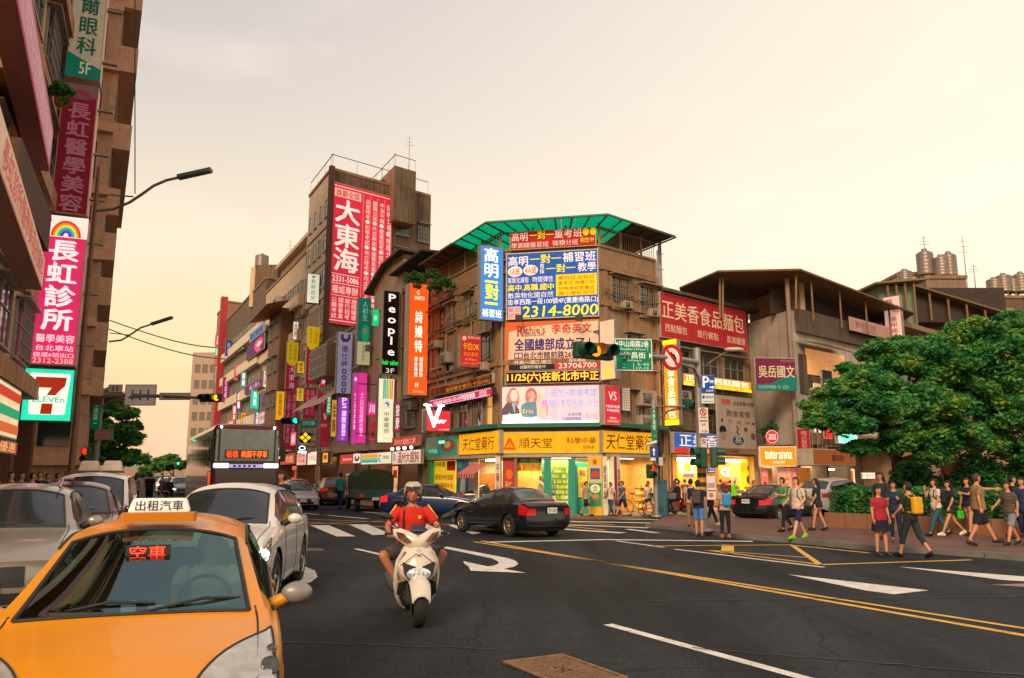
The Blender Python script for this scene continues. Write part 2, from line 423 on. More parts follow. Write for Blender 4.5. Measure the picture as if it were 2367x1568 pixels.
sheet('pavement',lp,.12,M_PAVE,.12)
def worn(c,k):
 m=mat(c,.7,var=.2+k*.01,scale=3.0,fine=.3); nt=m.node_tree; b=nt.nodes['Principled BSDF']; Nn=nt.nodes.new; Ln=nt.links.new; src=b.inputs['Base Color'].links[0].from_socket
 tc=Nn('ShaderNodeTexCoord'); n=Nn('ShaderNodeTexNoise'); n.inputs['Scale'].default_value=5; n.inputs['Detail'].default_value=9; n.inputs['Roughness'].default_value=.78; Ln(tc.outputs['Object'],n.inputs[0])
 r=Nn('ShaderNodeMapRange'); r.inputs[1].default_value=.56; r.inputs[2].default_value=.66; r.inputs[4].default_value=.85; Ln(n.outputs[0],r.inputs[0])
 x=Nn('ShaderNodeMix'); x.data_type='RGBA'; Ln(r.outputs[0],x.inputs['Factor']); Ln(src,x.inputs['A']); x.inputs['B'].default_value=(.04,.04,.042,1); Ln(x.outputs['Result'],b.inputs['Base Color']); return m
M_WHITE=worn((.72,.69,.63),1)
M_YEL=worn((.74,.42,.06),2)
mz=[.004]
def mark(name,polys,m):
 b=MB()
 for pts in polys: b.add([(p.x,p.y,mz[0])for p in pts],[tuple(range(len(pts)))])
 mz[0]+=.0006
 return kind(b.build(name,m),'structure')
def lin(x0,y0,x1,y1,w=.12):
 a, b=G(x0,y0), G(x1,y1); d=(b-a).normalized(); n=Vector((-d.y,d.x,0))*w*.5
 return[a+n,a-n,b-n,b+n]
def pg(*p): return[G(*q)for q in p]
def zr(*p): return[G(833.2+.2475*x,1088.9+.2475*y)for x,y in p]
mark('yellow_centre_lines',[lin(1096,1253,2480,1471,.11),lin(1113,1251,2480,1489,.13)],M_YEL)
mark('lane_lines',[lin(1405,1444,1960,1596,.14),lin(1560,1270,1905,1312,.13),lin(1425,1251,1535,1266,.12),lin(822,1269,900,1287,.14)],M_WHITE)
mark('stop_line',[lin(1122,1254,1400,1248,.28),lin(1400,1248,1740,1252,.28)],M_WHITE)
mark('box_markings',[lin(1500,1263,1835,1260,.13),lin(1831,1261,2010,1279,.13),lin(1831,1261,1893,1304,.13),lin(1682,1260,1682,1280,.3),lin(1629,1272,1898,1306,.12),lin(1898,1306,2245,1295,.13),lin(1629,1272,1870,1290,.1),lin(686,1213,885,1205,.16),lin(640,1198,1060,1214,.16),lin(690,1206,900,1219,.12),lin(1290,1205,1420,1214,.15),lin(1280,1214,1400,1226,.15)],M_YEL)
mark('turn_arrow',[zr((750,718),(815,710),(1380,818),(1440,838),(1474,865),(1462,882),(1430,898),(1340,917),(1545,955),(1030,935),(1005,890),(975,875),(960,845),(1190,895),(1250,886),(1288,868),(1290,850),(1230,820))],M_WHITE)
mark('straight_arrow',[pg((1822,1329),(2077,1358),(2147,1366),(2066,1375),(2000,1366))],M_WHITE)
mark('straight_arrow',[pg((2077,1311),(2380,1335),(2480,1344),(2480,1352),(2318,1342))],M_WHITE)
mark('worn_arrow',[pg((2290,1353),(2400,1349),(2480,1356),(2480,1366))],mat((.30,.19,.13),.8,var=.4))
mark('bent_arrow',[pg((684,1303),(728,1320),(734,1335),(717,1348),(668,1358),(668,1350),(697,1335),(684,1323))],M_WHITE)
zb=[pg((716,1215),(760,1215),(822,1241),(778,1241)),pg((806,1213),(850,1213),(905,1236),(862,1238)),pg((676,1224),(684,1224),(710,1243),(676,1243)),pg((1036,1215),(1054,1213),(1112,1233),(1092,1236)),pg((965,1214),(985,1212),(1040,1234),(1018,1236)),pg((890,1211),(925,1211),(960,1224),(925,1226)),lin(735,1190,850,1200,.25),lin(840,1184,905,1190,.25),lin(690,1186,760,1192,.25)]
mark('crossing_stripes',zb,M_WHITE)
mark('crossing_stripes',[lin(1330,1199,1600,1203,.42),lin(1318,1206,1560,1211,.42),lin(1310,1214,1500,1221,.42),lin(1302,1224,1440,1233,.42),lin(1522,1213,1604,1215,.3),lin(1450,1224,1520,1233,.25),lin(1740,1199,1800,1200,.4)],M_WHITE)
mark('red_kerb_paint',[pg((1570,1221),(1612,1224),(1655,1240),(1600,1233))],mat('8c3026',.8,var=.4))
tp=[]
for(x0,y0,x1,y1,w)in((640,1484,1150,1502,.018),(1500,1390,2367,1380,.02),(1600,1500,2367,1562,.02)):
 a, b=G(x0,y0), G(x1,y1)
 d=b-a; n=Vector((-d.y,d.x,0)).normalized(); pr=None; k=18
 for i in range(k+1):
  p=a+d*(i/k)+n*random.uniform(-.05,.05)
  if pr is not None:
   q=n*w*random.uniform(.4,.9); tp.append([pr+q,pr-q,p-q,p+q])
  pr=p
mark('tar_seams',tp,mat((.034,.032,.031),.6,var=.3))
mark('asphalt_patch',[pg((690,1268),(745,1268),(735,1276),(684,1276))],mat((.085,.075,.07),.8,var=.4,scale=8,fine=.5))
c0, c1, c2=G(1162,1534), G(1300,1517), G(1452,1571)
e1=c1-c0; e2=c2-c1
T=thing('manhole_cover','brown cast iron rectangular cover with raised bars sunk in the carriageway','manhole cover',c0)
M_RUST=mat('8a6a52',.6,.2,var=.4,scale=12,bump=.3)
b=MB(); b.obox((0,0,0),e1,e2,(0,0,.012)); b.build('plate',mat('2c2018',.8,.1),T)
b=MB(); k=.05
for(p,q,r_)in((0,0,1),(0,1-k,1)): b.obox(e1*p+e2*q,e1*1.0,e2*k,(0,0,.026))
for p in(0,1-k): b.obox(e1*p+e2*k,e1*k,e2*(1-2*k),(0,0,.026))
b.build('rim',M_RUST,T)
n1, n2=15, 22
for i in range(n1):
 b=MB()
 for j in range(n2):
  u_, v_=k+.02+(1-2*k-.04)*i/n1, k+.02+(1-2*k-.04)*j/n2
  if.36<u_<.6 and.36<v_<.6: continue
  b.obox(e1*u_+e2*(v_+(.012 if i%2 else 0)),e1*.04,e2*.022,(0,0,.022))
 b.build('bar',M_RUST,T)
b=MB()
for s_ in(.38,.44):
 a_=1-2*s_ if s_<.5 else 0
 for(p,q,x,y)in((s_,s_,a_,.012),(s_,1-s_-.012,a_,.012),(s_,s_,.02,a_),(1-s_-.02,s_,.02,a_)): b.obox(e1*p+e2*q,e1*x,e2*y,(0,0,.024))
b.build('centre_square',M_RUST,T)
T=thing('manhole_cover','small round iron cover half worn flat between the scooter and the crossing','manhole cover',G(715,1272))
b=MB(); b.lathe([(0,.35),(.012,.35),(.012,.3),(.008,.3),(.008,.001)],'z',24); b.build('plate',M_RUST,T)
b=MB(); n=40
pts=[]
for i in range(n+1):
 x=-700+1500*i/n; pts.append((x,1250,18+10*math.sin(i*.7)+8*math.sin(i*1.9)))
for i in range(n):
 b.add([(pts[i][0],1250,-1),(pts[i+1][0],1250,-1),pts[i+1],pts[i],(pts[i][0],1400,-1),(pts[i+1][0],1400,-1)],[(0,1,2,3),(3,2,5,4)])
kind(b.build('hills',mat('9a8478',.9)),'structure')
# ================================================================== BUILDINGS
M_WIN=mat((.30,.28,.25),.5,.4)
M_WINB=mat((.55,.52,.47),.5,.1)
_wm={}
def window(pl,rect,parent,style='grid',frame=None,glass=None,off=0.0,name='window'):
 """window standing on plane pl: frame with mullions, a pane as sub-part"""
 u0, z0, u1, z1=rect; w, h=round(u1-u0,2), round(z1-z0,2)
 if w<.05 or h<.05: return None
 frame=frame or M_WIN; glass=glass or DARKGLASS()
 k=(w,h,style,frame.name,glass.name)
 if k not in _wm:
  b=MB(); t=.05; d=.09
  b.box(0,-d,0,w,0,t); b.box(0,-d,h-t,w,0,h); b.box(0,-d,t,t,0,h-t); b.box(w-t,-d,t,w,0,h-t)
  nx=max(1,int(round(w/.75))); nz=2 if h>1.3 else 1
  for i in range(1,nx): b.box(w*i/nx-.02,-d*.8,t,w*i/nx+.02,-.01,h-t)
  for i in range(1,nz): b.box(t,-d*.8,h*.62-.02,w-t,-.01,h*.62+.02)
  if style=='bars':
   for i in range(1,int(w/.16)): b.box(i*.16-.008,-d-.14,.03,i*.16+.008,-d-.125,h-.03)
   for i in range(0,5):
    zz=.04+(h-.1)*i/4; b.box(0,-d-.16,zz,w,-d-.13,zz+.02);
   b.box(0,-d-.15,0,.02,0,.02); b.box(w-.02,-d-.15,0,w,0,.02); b.box(0,-d-.15,h-.02,.02,0,h); b.box(w-.02,-d-.15,h-.02,w,0,h)
  if style!='plain': b.box(-.06,-.16,-.07,w+.06,0,-.005)
  if style in('hood','bars'): b.box(-.1,-.42,h+.03,w+.1,0,h+.08)
  o=b.build('tmp',frame); m1=o.data; m1.name='window'; bpy.data.objects.remove(o)
  b=MB(); b.box(.03,-.035,.03,w-.03,-.015,h-.03); o=b.build('tmp',glass); m2=o.data; m2.name='pane'; bpy.data.objects.remove(o)
  _wm[k]=(m1,m2)
 m1, m2=_wm[k]
 o=bpy.data.objects.new(name,m1); link(o,parent)
 o.location=pl.P(u0,z0,off)-origin_of(parent); o.rotation_euler=(0,0,pl.rz)
 p=bpy.data.objects.new('pane',m2); link(p,o)
 return o
def pbox(mb,pl,u0,z0,u1,z1,o0,o1,mi=0):
 """box on plane pl, from o0 to o1 metres proud"""
 mb.obox(pl.P(u0,z0,o0),pl.D*(u1-u0),pl.N*(o1-o0),(0,0,z1-z0),mi)
GLS=[DARKGLASS(),DARKGLASS(),mat('4a4438',.25,spec=.8,var=.3,scale=1),mat('2c403c',.12,spec=.9),mat('8a7a60',.5,var=.3,scale=3)]
def facade(pl,u0,u1,z0,z1,parent,floor=3.2,bay=2.4,ww=1.7,wh=1.5,style='hood',frame=None,band=None,skip=(),glass=None,off=0.0,jitter=.0):
 nb=max(1,int((u1-u0)/bay)); bw=(u1-u0)/nb; nf=int((z1-z0)/floor)
 for f in range(nf):
  zz=z0+f*floor+.9
  for i in range(nb):
   if(f,i)in skip: continue
   window(pl,(u0+i*bw+(bw-ww)/2,zz,u0+i*bw+(bw+ww)/2,zz+wh),parent,style,frame,glass or GLS[(i*7+f*3+i*f)%5],off)
  if band:
   b=MB(); pbox(b,pl,u0,z0+f*floor-.1,u1,z0+f*floor+band[1],-.02,band[0]); b.build('ledge',band[2],parent,True)
def ac_unit(pl,rect,parent=None,label=None):
 u0, z0, u1, z1=rect; w, h=u1-u0, z1-z0
 T=thing('air_conditioner',label,'air conditioner',pl.P(u0,z0,.05),pl.rz,'air conditioners hung on the facades')
 b=MB(); b.box(0,-.4,0,w,0,h); bevel(b.build('casing',mat('a89a88',.6,streak=.3),T),.02,1)
 b=MB()
 for i in range(7): b.box(w*.08,-.415,h*(.15+.1*i),w*.62,-.4,h*(.19+.1*i))
 b.build('grille',M_DARK,T)
 b=MB(); b.lathe([(-.42,.001),(-.42,h*.32),(-.40,h*.32)],'y',16,c=(w*.36,0,h*.5)); b.build('fan',mat((.12,.11,.1),.5),T)
 b=MB(); b.box(0,-.45,-.05,.03,.02,0); b.box(w-.03,-.45,-.05,w,.02,0); b.build('bracket',M_METAL,T)
def tank(loc,r,h,label):
 T=thing('water_tank',label,'water tank',loc,0,'steel water tanks on the roofs')
 b=MB(); pr=[(0,.001),(0,r)]
 for i in range(6): pr+=[(h*(i+.2)/6,r),(h*(i+.5)/6,r*1.03),(h*(i+.8)/6,r)]
 pr+=[(h,r),(h*1.12,r*.5),(h*1.15,.001)]
 b.lathe(pr,'z',16); b.build('drum',mat('8e8078',.4,.4,streak=.3),T)
 b=MB(); b.lathe([(h*1.12,.2),(h*1.22,.2),(h*1.22,.001)],'z',10); b.build('lid',M_METAL,T)
 b=MB()
 for i in range(4):
  q=i*math.pi/2; b.box(r*.7*math.cos(q)-.04,r*.7*math.sin(q)-.04,-.4,r*.7*math.cos(q)+.04,r*.7*math.sin(q)+.04,0)
 b.build('stand',M_METAL,T)
def railing(pl,u0,u1,z0,z1,parent,step=.14,off=.0,m=None):
 b=MB(); m=m or mat('9a7a58',.7,.2)
 pbox(b,pl,u0,z1-.05,u1,z1,off-.03,off+.03); pbox(b,pl,u0,z0,u1,z0+.04,off-.02,off+.02)
 n=int((u1-u0)/step)
 for i in range(n+1):
  u=u0+(u1-u0)*i/n; pbox(b,pl,u-.01,z0+.04,u+.01,z1-.05,off-.01,off+.01)
 return b.build('railing',m,parent,True)
def mast(p,h,label):
 T=thing('aerial',label,'aerial',p); b=MB(); b.tube([(0,0,0),(0,0,h)],[.05,.02],5); b.build('mast',M_METAL,T)
 b=MB()
 for i in range(3): b.tube([(-.4+.1*i,0,h*(.72+.1*i)),(.4-.1*i,0,h*(.72+.1*i))],.015,4)
 b.build('crossbar',M_METAL,T)
CONC=tile_mat('a8835f','5a4636',.28,.09)
CONC2=mat('98775a',.85,var=.3,scale=.8,streak=.4)
BEIGE=tile_mat('cdb296','7a6652',.3,.1,streak=.25)
PINKW=mat('dcb89c',.8,var=.2,scale=.8,streak=.35)
DIRTY=mat('74604c',.9,var=.4,scale=.6,streak=.6)
GREYW=mat('aea69e',.85,var=.18,scale=1.2,streak=.3)
# ---------------------------------------------------------------- the corner house
zs0=PL_C.hit(1270,1056)[1]; zs1=PL_C.hit(1270,988)[1]
ZP=PL_C.hit(1270,577)[1]
WR=PL_R.hit(1521,800)[0]; WL=-PL_L.hit(976,800)[0]; WC=(B-A).length
T=thing('corner_house','four storey brown tiled corner house above the yellow chemist fascia','building',A)
Lp=PL_L.P(-WL); Rp=PL_R.P(WR);
poly=[(Lp.x,Lp.y),(A.x,A.y),(B.x,B.y),(Rp.x,Rp.y)]
bk1=Rp-PL_R.N*9; bk2=Lp-PL_L.N*9+U*0
body=poly+[(bk1.x,bk1.y),(bk2.x,bk2.y)]
b=MB(); b.prism(body,zs0,ZP); b.build('wall',CONC,T,True)
b=MB()
ZF=[zs1+.05,zs1+(ZP-zs1)*.36,zs1+(ZP-zs1)*.68]
for z in ZF[1:]+[ZP-.95]:
 for pl, a_, b_ in((PL_L,-WL,0),(PL_C,0,WC),(PL_R,0,WR)): pbox(b,pl,a_,z-.12,b_,z+.1,-.02,.14)
b.build('ledge',CONC2,T,True)
for pl, us in((PL_L,(-WL+.15,-WL*.74,-WL*.5,-WL*.26,-.25)),(PL_R,(.25,WR*.5,WR-.15))):
 for u in us:
  b=MB(); pbox(b,pl,u-.14,zs1,u+.14,ZP-1.1,-.02,.1); b.build('pilaster',CONC2,T,True)
b=MB()
for pl, a_, b_ in((PL_L,-WL,0),(PL_C,0,WC),(PL_R,0,WR)): pbox(b,pl,a_,ZP,b_,ZP+.12,-.2,.06)
b.build('parapet_cap',CONC2,T,True)
orange=mat('a0522c',.7)
for i, r_ in enumerate(((1001,720,1027,783),(1039,704,1059,764),(1076,680,1099,745),(1113,700,1141,766))):
 window(PL_L,PL_L.rect(*r_),T,'bars',orange if i==0 else mat('9a8468',.6,.2))
for r_ in((1000,800,1022,852),(1034,820,1050,860),(1112,775,1138,835),(1037,928,1060,995),(1062,925,1084,992),(1092,918,1118,990)):
 window(PL_L,PL_L.rect(*r_),T,'hood')
window(PL_L,PL_L.rect(1128,912,1143,988),T,'grid',None,mat('c88a3a',.4,emit=.9,var=.3,scale=1.5))
for r_ in((1411,641,1455,716),(1477,663,1517,735)): window(PL_R,PL_R.rect(*r_),T,'bars',mat('9a8468',.6,.2))
for r_ in((1446,775,1480,850),(1486,790,1515,855),(1452,905,1480,980),(1488,918,1514,985)): window(PL_R,PL_R.rect(*r_),T,'hood')
b=MB()
for pl, u, z_ in((PL_R,WR-.1,ZP),(PL_C,.12,ZP),(PL_L,-WL*.62,ZP-2)):
 b.tube([pl.P(u,zs1,.1),pl.P(u,z_,.1)],.05,6)
b.tube([PL_L.P(-2.6,zs1+1.2,.12),PL_L.P(-2.2,zs1+.4,.12),PL_L.P(-2.2,zs1+2.6,.12),PL_L.P(-2.9,zs1+4,.12),PL_L.P(-2.9,ZP-2,.12)],.04,6)
b.build('drain_pipe',mat('9a8268',.6),T,True)
ZC=PL_C.off(1.0).hit(1285,502)[1]
over=1.0
eL, eA, eB, eR=PL_L.P(-WL*.82,ZC,over), None, None, PL_R.P(WR+.5,ZC,over*.9)
def isect(p1,p2):
 n1, n2=p1.N, p2.N; d1, d2=p1.O.dot(n1), p2.O.dot(n2); det=n1.x*n2.y-n1.y*n2.x
 return Vector(((d1*n2.y-d2*n1.y)/det,(n1.x*d2-n2.x*d1)/det,0))
eA=isect(PL_L.off(over),PL_C.off(over)); eB=isect(PL_C.off(over),PL_R.off(over))
iL, iA, iB, iR=[p for p in(PL_L.P(-WL*.82,0,-3.6),isect(PL_L.off(-3.6),PL_C.off(-3.6)),isect(PL_C.off(-3.6),PL_R.off(-3.6)),PL_R.P(WR+.5,0,-3.6))]
M_TEAL=bpy.data.materials.new('green_sheet'); M_TEAL.use_nodes=True
_b=M_TEAL.node_tree.nodes['Principled BSDF']; _b.inputs['Base Color'].default_value=(.03,.55,.42,1); _b.inputs['Roughness'].default_value=.5
_t=M_TEAL.node_tree.nodes.new('ShaderNodeBsdfTranslucent'); _t.inputs[0].default_value=(.04,.78,.56,1)
_m=M_TEAL.node_tree.nodes.new('ShaderNodeMixShader'); _m.inputs[0].default_value=.8
_w=M_TEAL.node_tree.nodes.new('ShaderNodeTexWave'); _w.inputs['Scale'].default_value=6
_l=M_TEAL.node_tree.links.new; _l(_b.outputs[0],_m.inputs[1]); _l(_t.outputs[0],_m.inputs[2]); _l(_m.outputs[0],M_TEAL.node_tree.nodes['Material Output'].inputs[0])
M_TIN=mat('6a5848',.7,.3,streak=.4)
SH=thing('roof_shelter','green translucent sheet roof on posts over the roof terrace of the corner house','roof shelter',(A.x,A.y,ZP))
def zc(p,s): return Vector((p.x,p.y,ZC+s))
def strip(p0,p1,q0,q1,n,m,name='sheet'):
 for i in range(n):
  a0, a1=p0.lerp(p1,i/n), p0.lerp(p1,(i+.985)/n); b0, b1=q0.lerp(q1,i/n), q0.lerp(q1,(i+.985)/n)
  b=MB(); up=Vector((0,0,.02))
  b.add([a0,a1,b1,b0,a0+up,a1+up,b1+up,b0+up],[(3,2,1,0),(4,5,6,7),(0,1,5,4),(2,3,7,6),(1,2,6,5),(3,0,4,7)]); b.build(name,m,SH,True)
lL=zc(eL,-.0);
mA, mI=eL.lerp(eA,.55), iL.lerp(iA,.55)
strip(zc(eL,0),zc(mA,0),zc(iL,-.5),zc(mI,-.5),5,M_TIN)
strip(zc(mA,0),zc(eA,0),zc(mI,-.5),zc(iA,-.5),5,M_TEAL)
strip(zc(eA,0),zc(eB,0),zc(iA,-.5),zc(iB,-.5),8,M_TEAL)
mB, mJ=eB.lerp(eR,.35), iB.lerp(iR,.35)
strip(zc(eB,0),zc(mB,0),zc(iB,-.5),zc(mJ,-.5),2,M_TEAL)
strip(zc(mB,0),zc(eR,-.0),zc(mJ,-.5),zc(iR,-.5),4,M_TIN)
b=MB()
for(p0,p1,q0,q1,n)in((eL,eA,iL,iA,9),(eA,eB,iA,iB,7),(eB,eR,iB,iR,5)):
 for i in range(n+1):
  a, c=p0.lerp(p1,i/n), q0.lerp(q1,i/n); b.tube([zc(a,-.06),zc(c,-.56)],.045,4)
 for k in(0,.28,.56,.84):
  b.tube([zc(p0.lerp(q0,k),-.06-.5*k),zc(p1.lerp(q1,k),-.06-.5*k)],.04,4)
b.build('rafters',mat('5a6a58',.6,.3),SH,True)
for(p0,p1,n)in((iL.lerp(eL,.78),iA.lerp(eA,.78),4),(iA.lerp(eA,.78),iB.lerp(eB,.78),3),(iB.lerp(eB,.78),iR.lerp(eR,.78),3)):
 for i in range(n):
  p=p0.lerp(p1,i/n); b=MB(); b.box(p.x-.05,p.y-.05,ZP,p.x+.05,p.y+.05,ZC-.1); b.build('post',mat('8a7052',.7),SH,True)
p=iR.lerp(eR,.78); b=MB(); b.box(p.x-.05,p.y-.05,ZP,p.x+.05,p.y+.05,ZC-.1); b.build('post',mat('8a7052',.7),SH,True)
b=MB(); b.obox(zc(PL_R.P(WR*.75,0,-2.2),0)-Vector((0,0,2)),PL_R.D*.7,-PL_R.N*.7,(0,0,1.9)); b.build('stair_hut',CONC2,SH,True)
railing(PL_L,-WL,-.05,ZP+.12,ZP+1.0,T,off=-.05); railing(PL_R,.05,WR-.05,ZP+.12,ZP+1.0,T,off=-.05)
b=MB(); pbox(b,PL_L,-WL,ZP+.1,-WL*.55,ZP+1.2,-.35,-.3); b.build('corrugated_sheet',mat('a8453c',.7,streak=.3),T,True)
b=MB()
for i in range(4): b.tube([PL_R.P(WR+.1+.1*i,ZP-2,.05),PL_R.P(WR+.1+.1*i,ZP+.6+.3*i,.05)],.03,5)
for z in(ZP-1.4,ZP-.4,ZP+.4): b.tube([PL_R.P(WR,z,.05),PL_R.P(WR+.6,z+.1,.05)],.02,4)
b.build('pipe_rack',M_METAL,T,True)
G0=.1
GF=thing('chemist_shop','open lit chemist shop front with green doors and yellow piers on the cut corner','shop',A)
M_WALLIN=mat('d8c8a0',.7,var=.1)
PI_L, PI_C, PI_R=PL_L.off(-2.0), PL_C.off(-2.0), PL_R.off(-2.0)
b=MB()
pbox(b,PL_L.off(-2.2),-WL,G0,.4,zs0,-.1,0); pbox(b,PL_C.off(-2.2),-.4,G0,WC+.4,zs0,-.1,0); pbox(b,PL_R.off(-2.2),-.4,G0,WR,zs0,-.1,0)
b.build('back_wall',M_WALLIN,GF,True)
b=MB(); b.prism([(q[0],q[1])for q in body],zs0-.06,zs0-.004); b.build('ceiling',mat('cfc6b4',.8),GF,True)
b=MB()
for pl, a_, b_ in((PL_L,-WL,0),(PL_C,0,WC),(PL_R,0,WR)): pbox(b,pl,a_-.02,zs0-.02,b_+.02,zs0+.16,-.1,.2)
b.build('lintel',mat('b8a890',.7,streak=.3),GF,True)
TEAL=mat('10907c',.5)
def prect(pl,r,d=.05,o=0.0,m=None,name='panel',parent=None,items=None,em=0.0):
 """an upright panel placed on plane pl"""
 q=pl.rect(*r)if max(r)>60 else r
 u0, z0, u1, z1=q; w, h=u1-u0, z1-z0
 P_=MB(); P_.box(0,-d,0,w,0,h)
 o_=P_.build(name,m,parent); o_.location=pl.P(u0,z0,o)-origin_of(parent); o_.rotation_euler=(0,0,pl.rz)
 if items:
  t=MB(); ms=[]; decorate(t,ms,w,h,-d-.006,items); t.build('lettering',ms,o_)
 return o_
Yp=mat('e8b020',.5,var=.08); WHT=mat('d8d0c0',.6,var=.08); REDP=mat('b02a24',.5,var=.1)
pc=PL_C
prect(pc,(1148,1056,1160,1196),.3,.0,WHT,'pier',GF,[('t','中藥行',.2,.1,.8,.6,'8a2020',{'v':True})])
prect(pc,(1161,1057,1190,1150),.12,-.2,REDP,'poster',GF,[('e',.25,.3,.8,.55,'e07030'),('t','天仁',.2,.6,.8,.8,'f0d080')])
prect(pc,(1190,1057,1196,1196),.2,-.1,mat('8a6a50',.6),'post',GF)
prect(pc,(1259,1056,1274,1196),.25,-.1,TEAL,'door_frame',GF); prect(pc,(1315,1060,1331,1196),.25,-.1,TEAL,'door_frame',GF)
prect(pc,(1362,1055,1394,1196),.34,.04,Yp,'pier',GF,[('r',.12,.16,.88,.42,'b8c4c0'),('r',.16,.2,.84,.38,'3a5a88'),('e',.2,.24,.8,.36,'c04838'),('r',.05,.44,.95,.82,'18a070'),('e',.15,.46,.85,.6,'f0e8c8'),('t','合',.32,.48,.7,.58,'208060'),('e',.3,.62,.75,.7,'e87830'),('t','順天堂',.15,.72,.85,.78,'c02818'),('t','藥',.35,.05,.65,.14,'c05020')])
prect(pc,(1395,1056,1406,1196),.3,.02,WHT,'pier',GF,[('t','超值中藥',.2,.15,.8,.7,'303030',{'v':True})])
prect(PL_R,(1407,1056,1422,1198),.3,.02,WHT,'pier',GF,[('r',.05,.0,.45,.8,'a03030'),('t','吉祥藥房重慶',.5,.2,.95,.8,'8a1818',{'v':True}),('r',0,.86,1,1,'c03028')])
bc=PL_C.off(-1.9)
prect(bc,(1196,1066,1250,1168),.4,0,mat('c8a850',.6),'counter',GF)
prect(PL_C.off(-.35),(1197,1057,1253,1090),.06,0,Yp,'banner',GF,[('r',0,0,1,.4,'18906a'),('t','中藥材 首選順天',.1,.08,.9,.34,'f8f0c0'),('t','順天科學中藥',.2,.48,.95,.92,'c07018'),('p',[(.04,.9),(.16,.9),(.1,.5)],'c83020')])
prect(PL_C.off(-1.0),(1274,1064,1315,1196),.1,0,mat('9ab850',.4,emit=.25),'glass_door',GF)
bb=PL_C.off(-.85); u0, z0, u1, z1=bb.rect(1277,1070,1313,1180)
sh=MB()
for i in range(9):
 zz=z0+(z1-z0)*i/9; pbox(sh,bb,u0,zz,u1,zz+.03,0,.22)
sh.build('shelf',mat('6a8a40',.5),GF,True)
bt=MB(); nb_=13
for i in range(9):
 for j in range(nb_):
  uu=u0+(u1-u0)*(j+.2)/nb_; zz=z0+(z1-z0)*i/9+.03
  pbox(bt,bb,uu,zz,uu+(u1-u0)*.55/nb_,zz+(z1-z0)*random.uniform(.06,.085),.05,.18,random.choice((0,0,1,2)))
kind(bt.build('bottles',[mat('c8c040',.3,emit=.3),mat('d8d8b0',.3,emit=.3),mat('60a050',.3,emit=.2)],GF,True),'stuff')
for r_ in((1332,1070,1361,1196),(1252,1070,1259,1196)): prect(PL_C.off(-.8),r_,.05,0,TEAL,'green_wall',GF)
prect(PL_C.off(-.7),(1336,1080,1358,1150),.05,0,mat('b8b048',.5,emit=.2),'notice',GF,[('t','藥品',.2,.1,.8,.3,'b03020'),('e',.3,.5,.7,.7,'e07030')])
pll=PL_L
prect(pll.off(-.05),(985,1058,1003,1176),.2,0,mat('18a868',.5),'green_pillar',GF,[('t','藥燉排骨',.2,.1,.8,.8,'e03020',{'v':True})])
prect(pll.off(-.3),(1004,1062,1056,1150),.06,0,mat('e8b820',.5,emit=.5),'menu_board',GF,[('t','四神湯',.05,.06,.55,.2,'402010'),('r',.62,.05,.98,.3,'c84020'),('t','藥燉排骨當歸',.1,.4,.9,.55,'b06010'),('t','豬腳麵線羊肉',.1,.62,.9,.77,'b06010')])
prect(pll.off(-.1),(1057,1060,1085,1170),.06,0,mat('20607a',.5,emit=.1),'poster',GF,[('e',.35,.35,.8,.9,'a8b8b8'),('e',.5,.25,.7,.4,'c09070'),('r',.1,.08,.5,.2,'48a0b0')])
prect(pll.off(-.1),(1086,1060,1108,1176),.06,0,WHT,'panel',GF)
aw=MB(); u0, z0, u1, z1=pll.rect(1090,1072,1132,1096)
for i in range(14):
 a0, a1=u0+(u1-u0)*i/14, u0+(u1-u0)*(i+1)/14
 aw.add([pll.P(a0,z1,.05),pll.P(a1,z1,.05),pll.P(a1,z0,.8),pll.P(a0,z0,.8),pll.P(a1,z0-.18,.8),pll.P(a0,z0-.18,.8)],[(0,1,2,3),(3,2,4,5)],i%2)
aw.build('awning',[mat('c03040',.6),mat('d8a090',.6)],GF,True)
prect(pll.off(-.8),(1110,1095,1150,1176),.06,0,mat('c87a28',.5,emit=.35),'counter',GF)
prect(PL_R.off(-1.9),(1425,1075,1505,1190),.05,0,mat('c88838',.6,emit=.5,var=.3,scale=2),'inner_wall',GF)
bk=PL_R.off(-1.3); u0, z0, u1, z1=bk.rect(1466,1115,1503,1190)
sb=MB()
for i in range(5):
 zz=z0+(z1-z0)*i/5; pbox(sb,bk,u0,zz,u1,zz+.05,0,.4,0)
 for j in range(6): pbox(sb,bk,u0+(u1-u0)*(j+.15)/6,zz+.05,u0+(u1-u0)*(j+.85)/6,zz+.2,.08,.36,1+(i+j)%2)
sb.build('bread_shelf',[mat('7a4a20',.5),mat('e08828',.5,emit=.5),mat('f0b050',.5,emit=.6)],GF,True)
def tube_light(pl,r,label=None,parent=None,e=9,h=.07):
 u0, z0, u1, z1=pl.rect(*r); zz=(z0+z1)/2
 o=MB(); o.box(0,-.05,-h/2,u1-u0,.05,h/2)
 q=o.build('tube_lamp',mat((1,.93,.75),.4,emit=e,var=.01),parent); q.location=pl.P(u0,zz,0)-origin_of(parent); q.rotation_euler=(0,0,pl.rz); return q
tube_light(PL_C.off(-.4),(1262,1056,1320,1061),parent=GF); tube_light(PL_C.off(-.9),(1215,1057,1245,1060),parent=GF)
tube_light(PL_R.off(-.3),(1427,1057,1462,1061),parent=GF); tube_light(PL_L.off(-.3),(1060,1060,1078,1064),parent=GF,e=6); tube_light(PL_L.off(-.3),(1125,1062,1148,1067),parent=GF)
def area(p,size,power,col,rz=0.0,rx=0.0):
 d=bpy.data.lights.new('shop_light','AREA'); d.energy=power; d.color=col; d.size=size[0]; d.shape='RECTANGLE'; d.size_y=size[1]
 o=bpy.data.objects.new('shop_light',d); COL.objects.link(o); o.location=p; o.rotation_euler=(rx,0,rz); return o
WARM=(1,.78,.48)
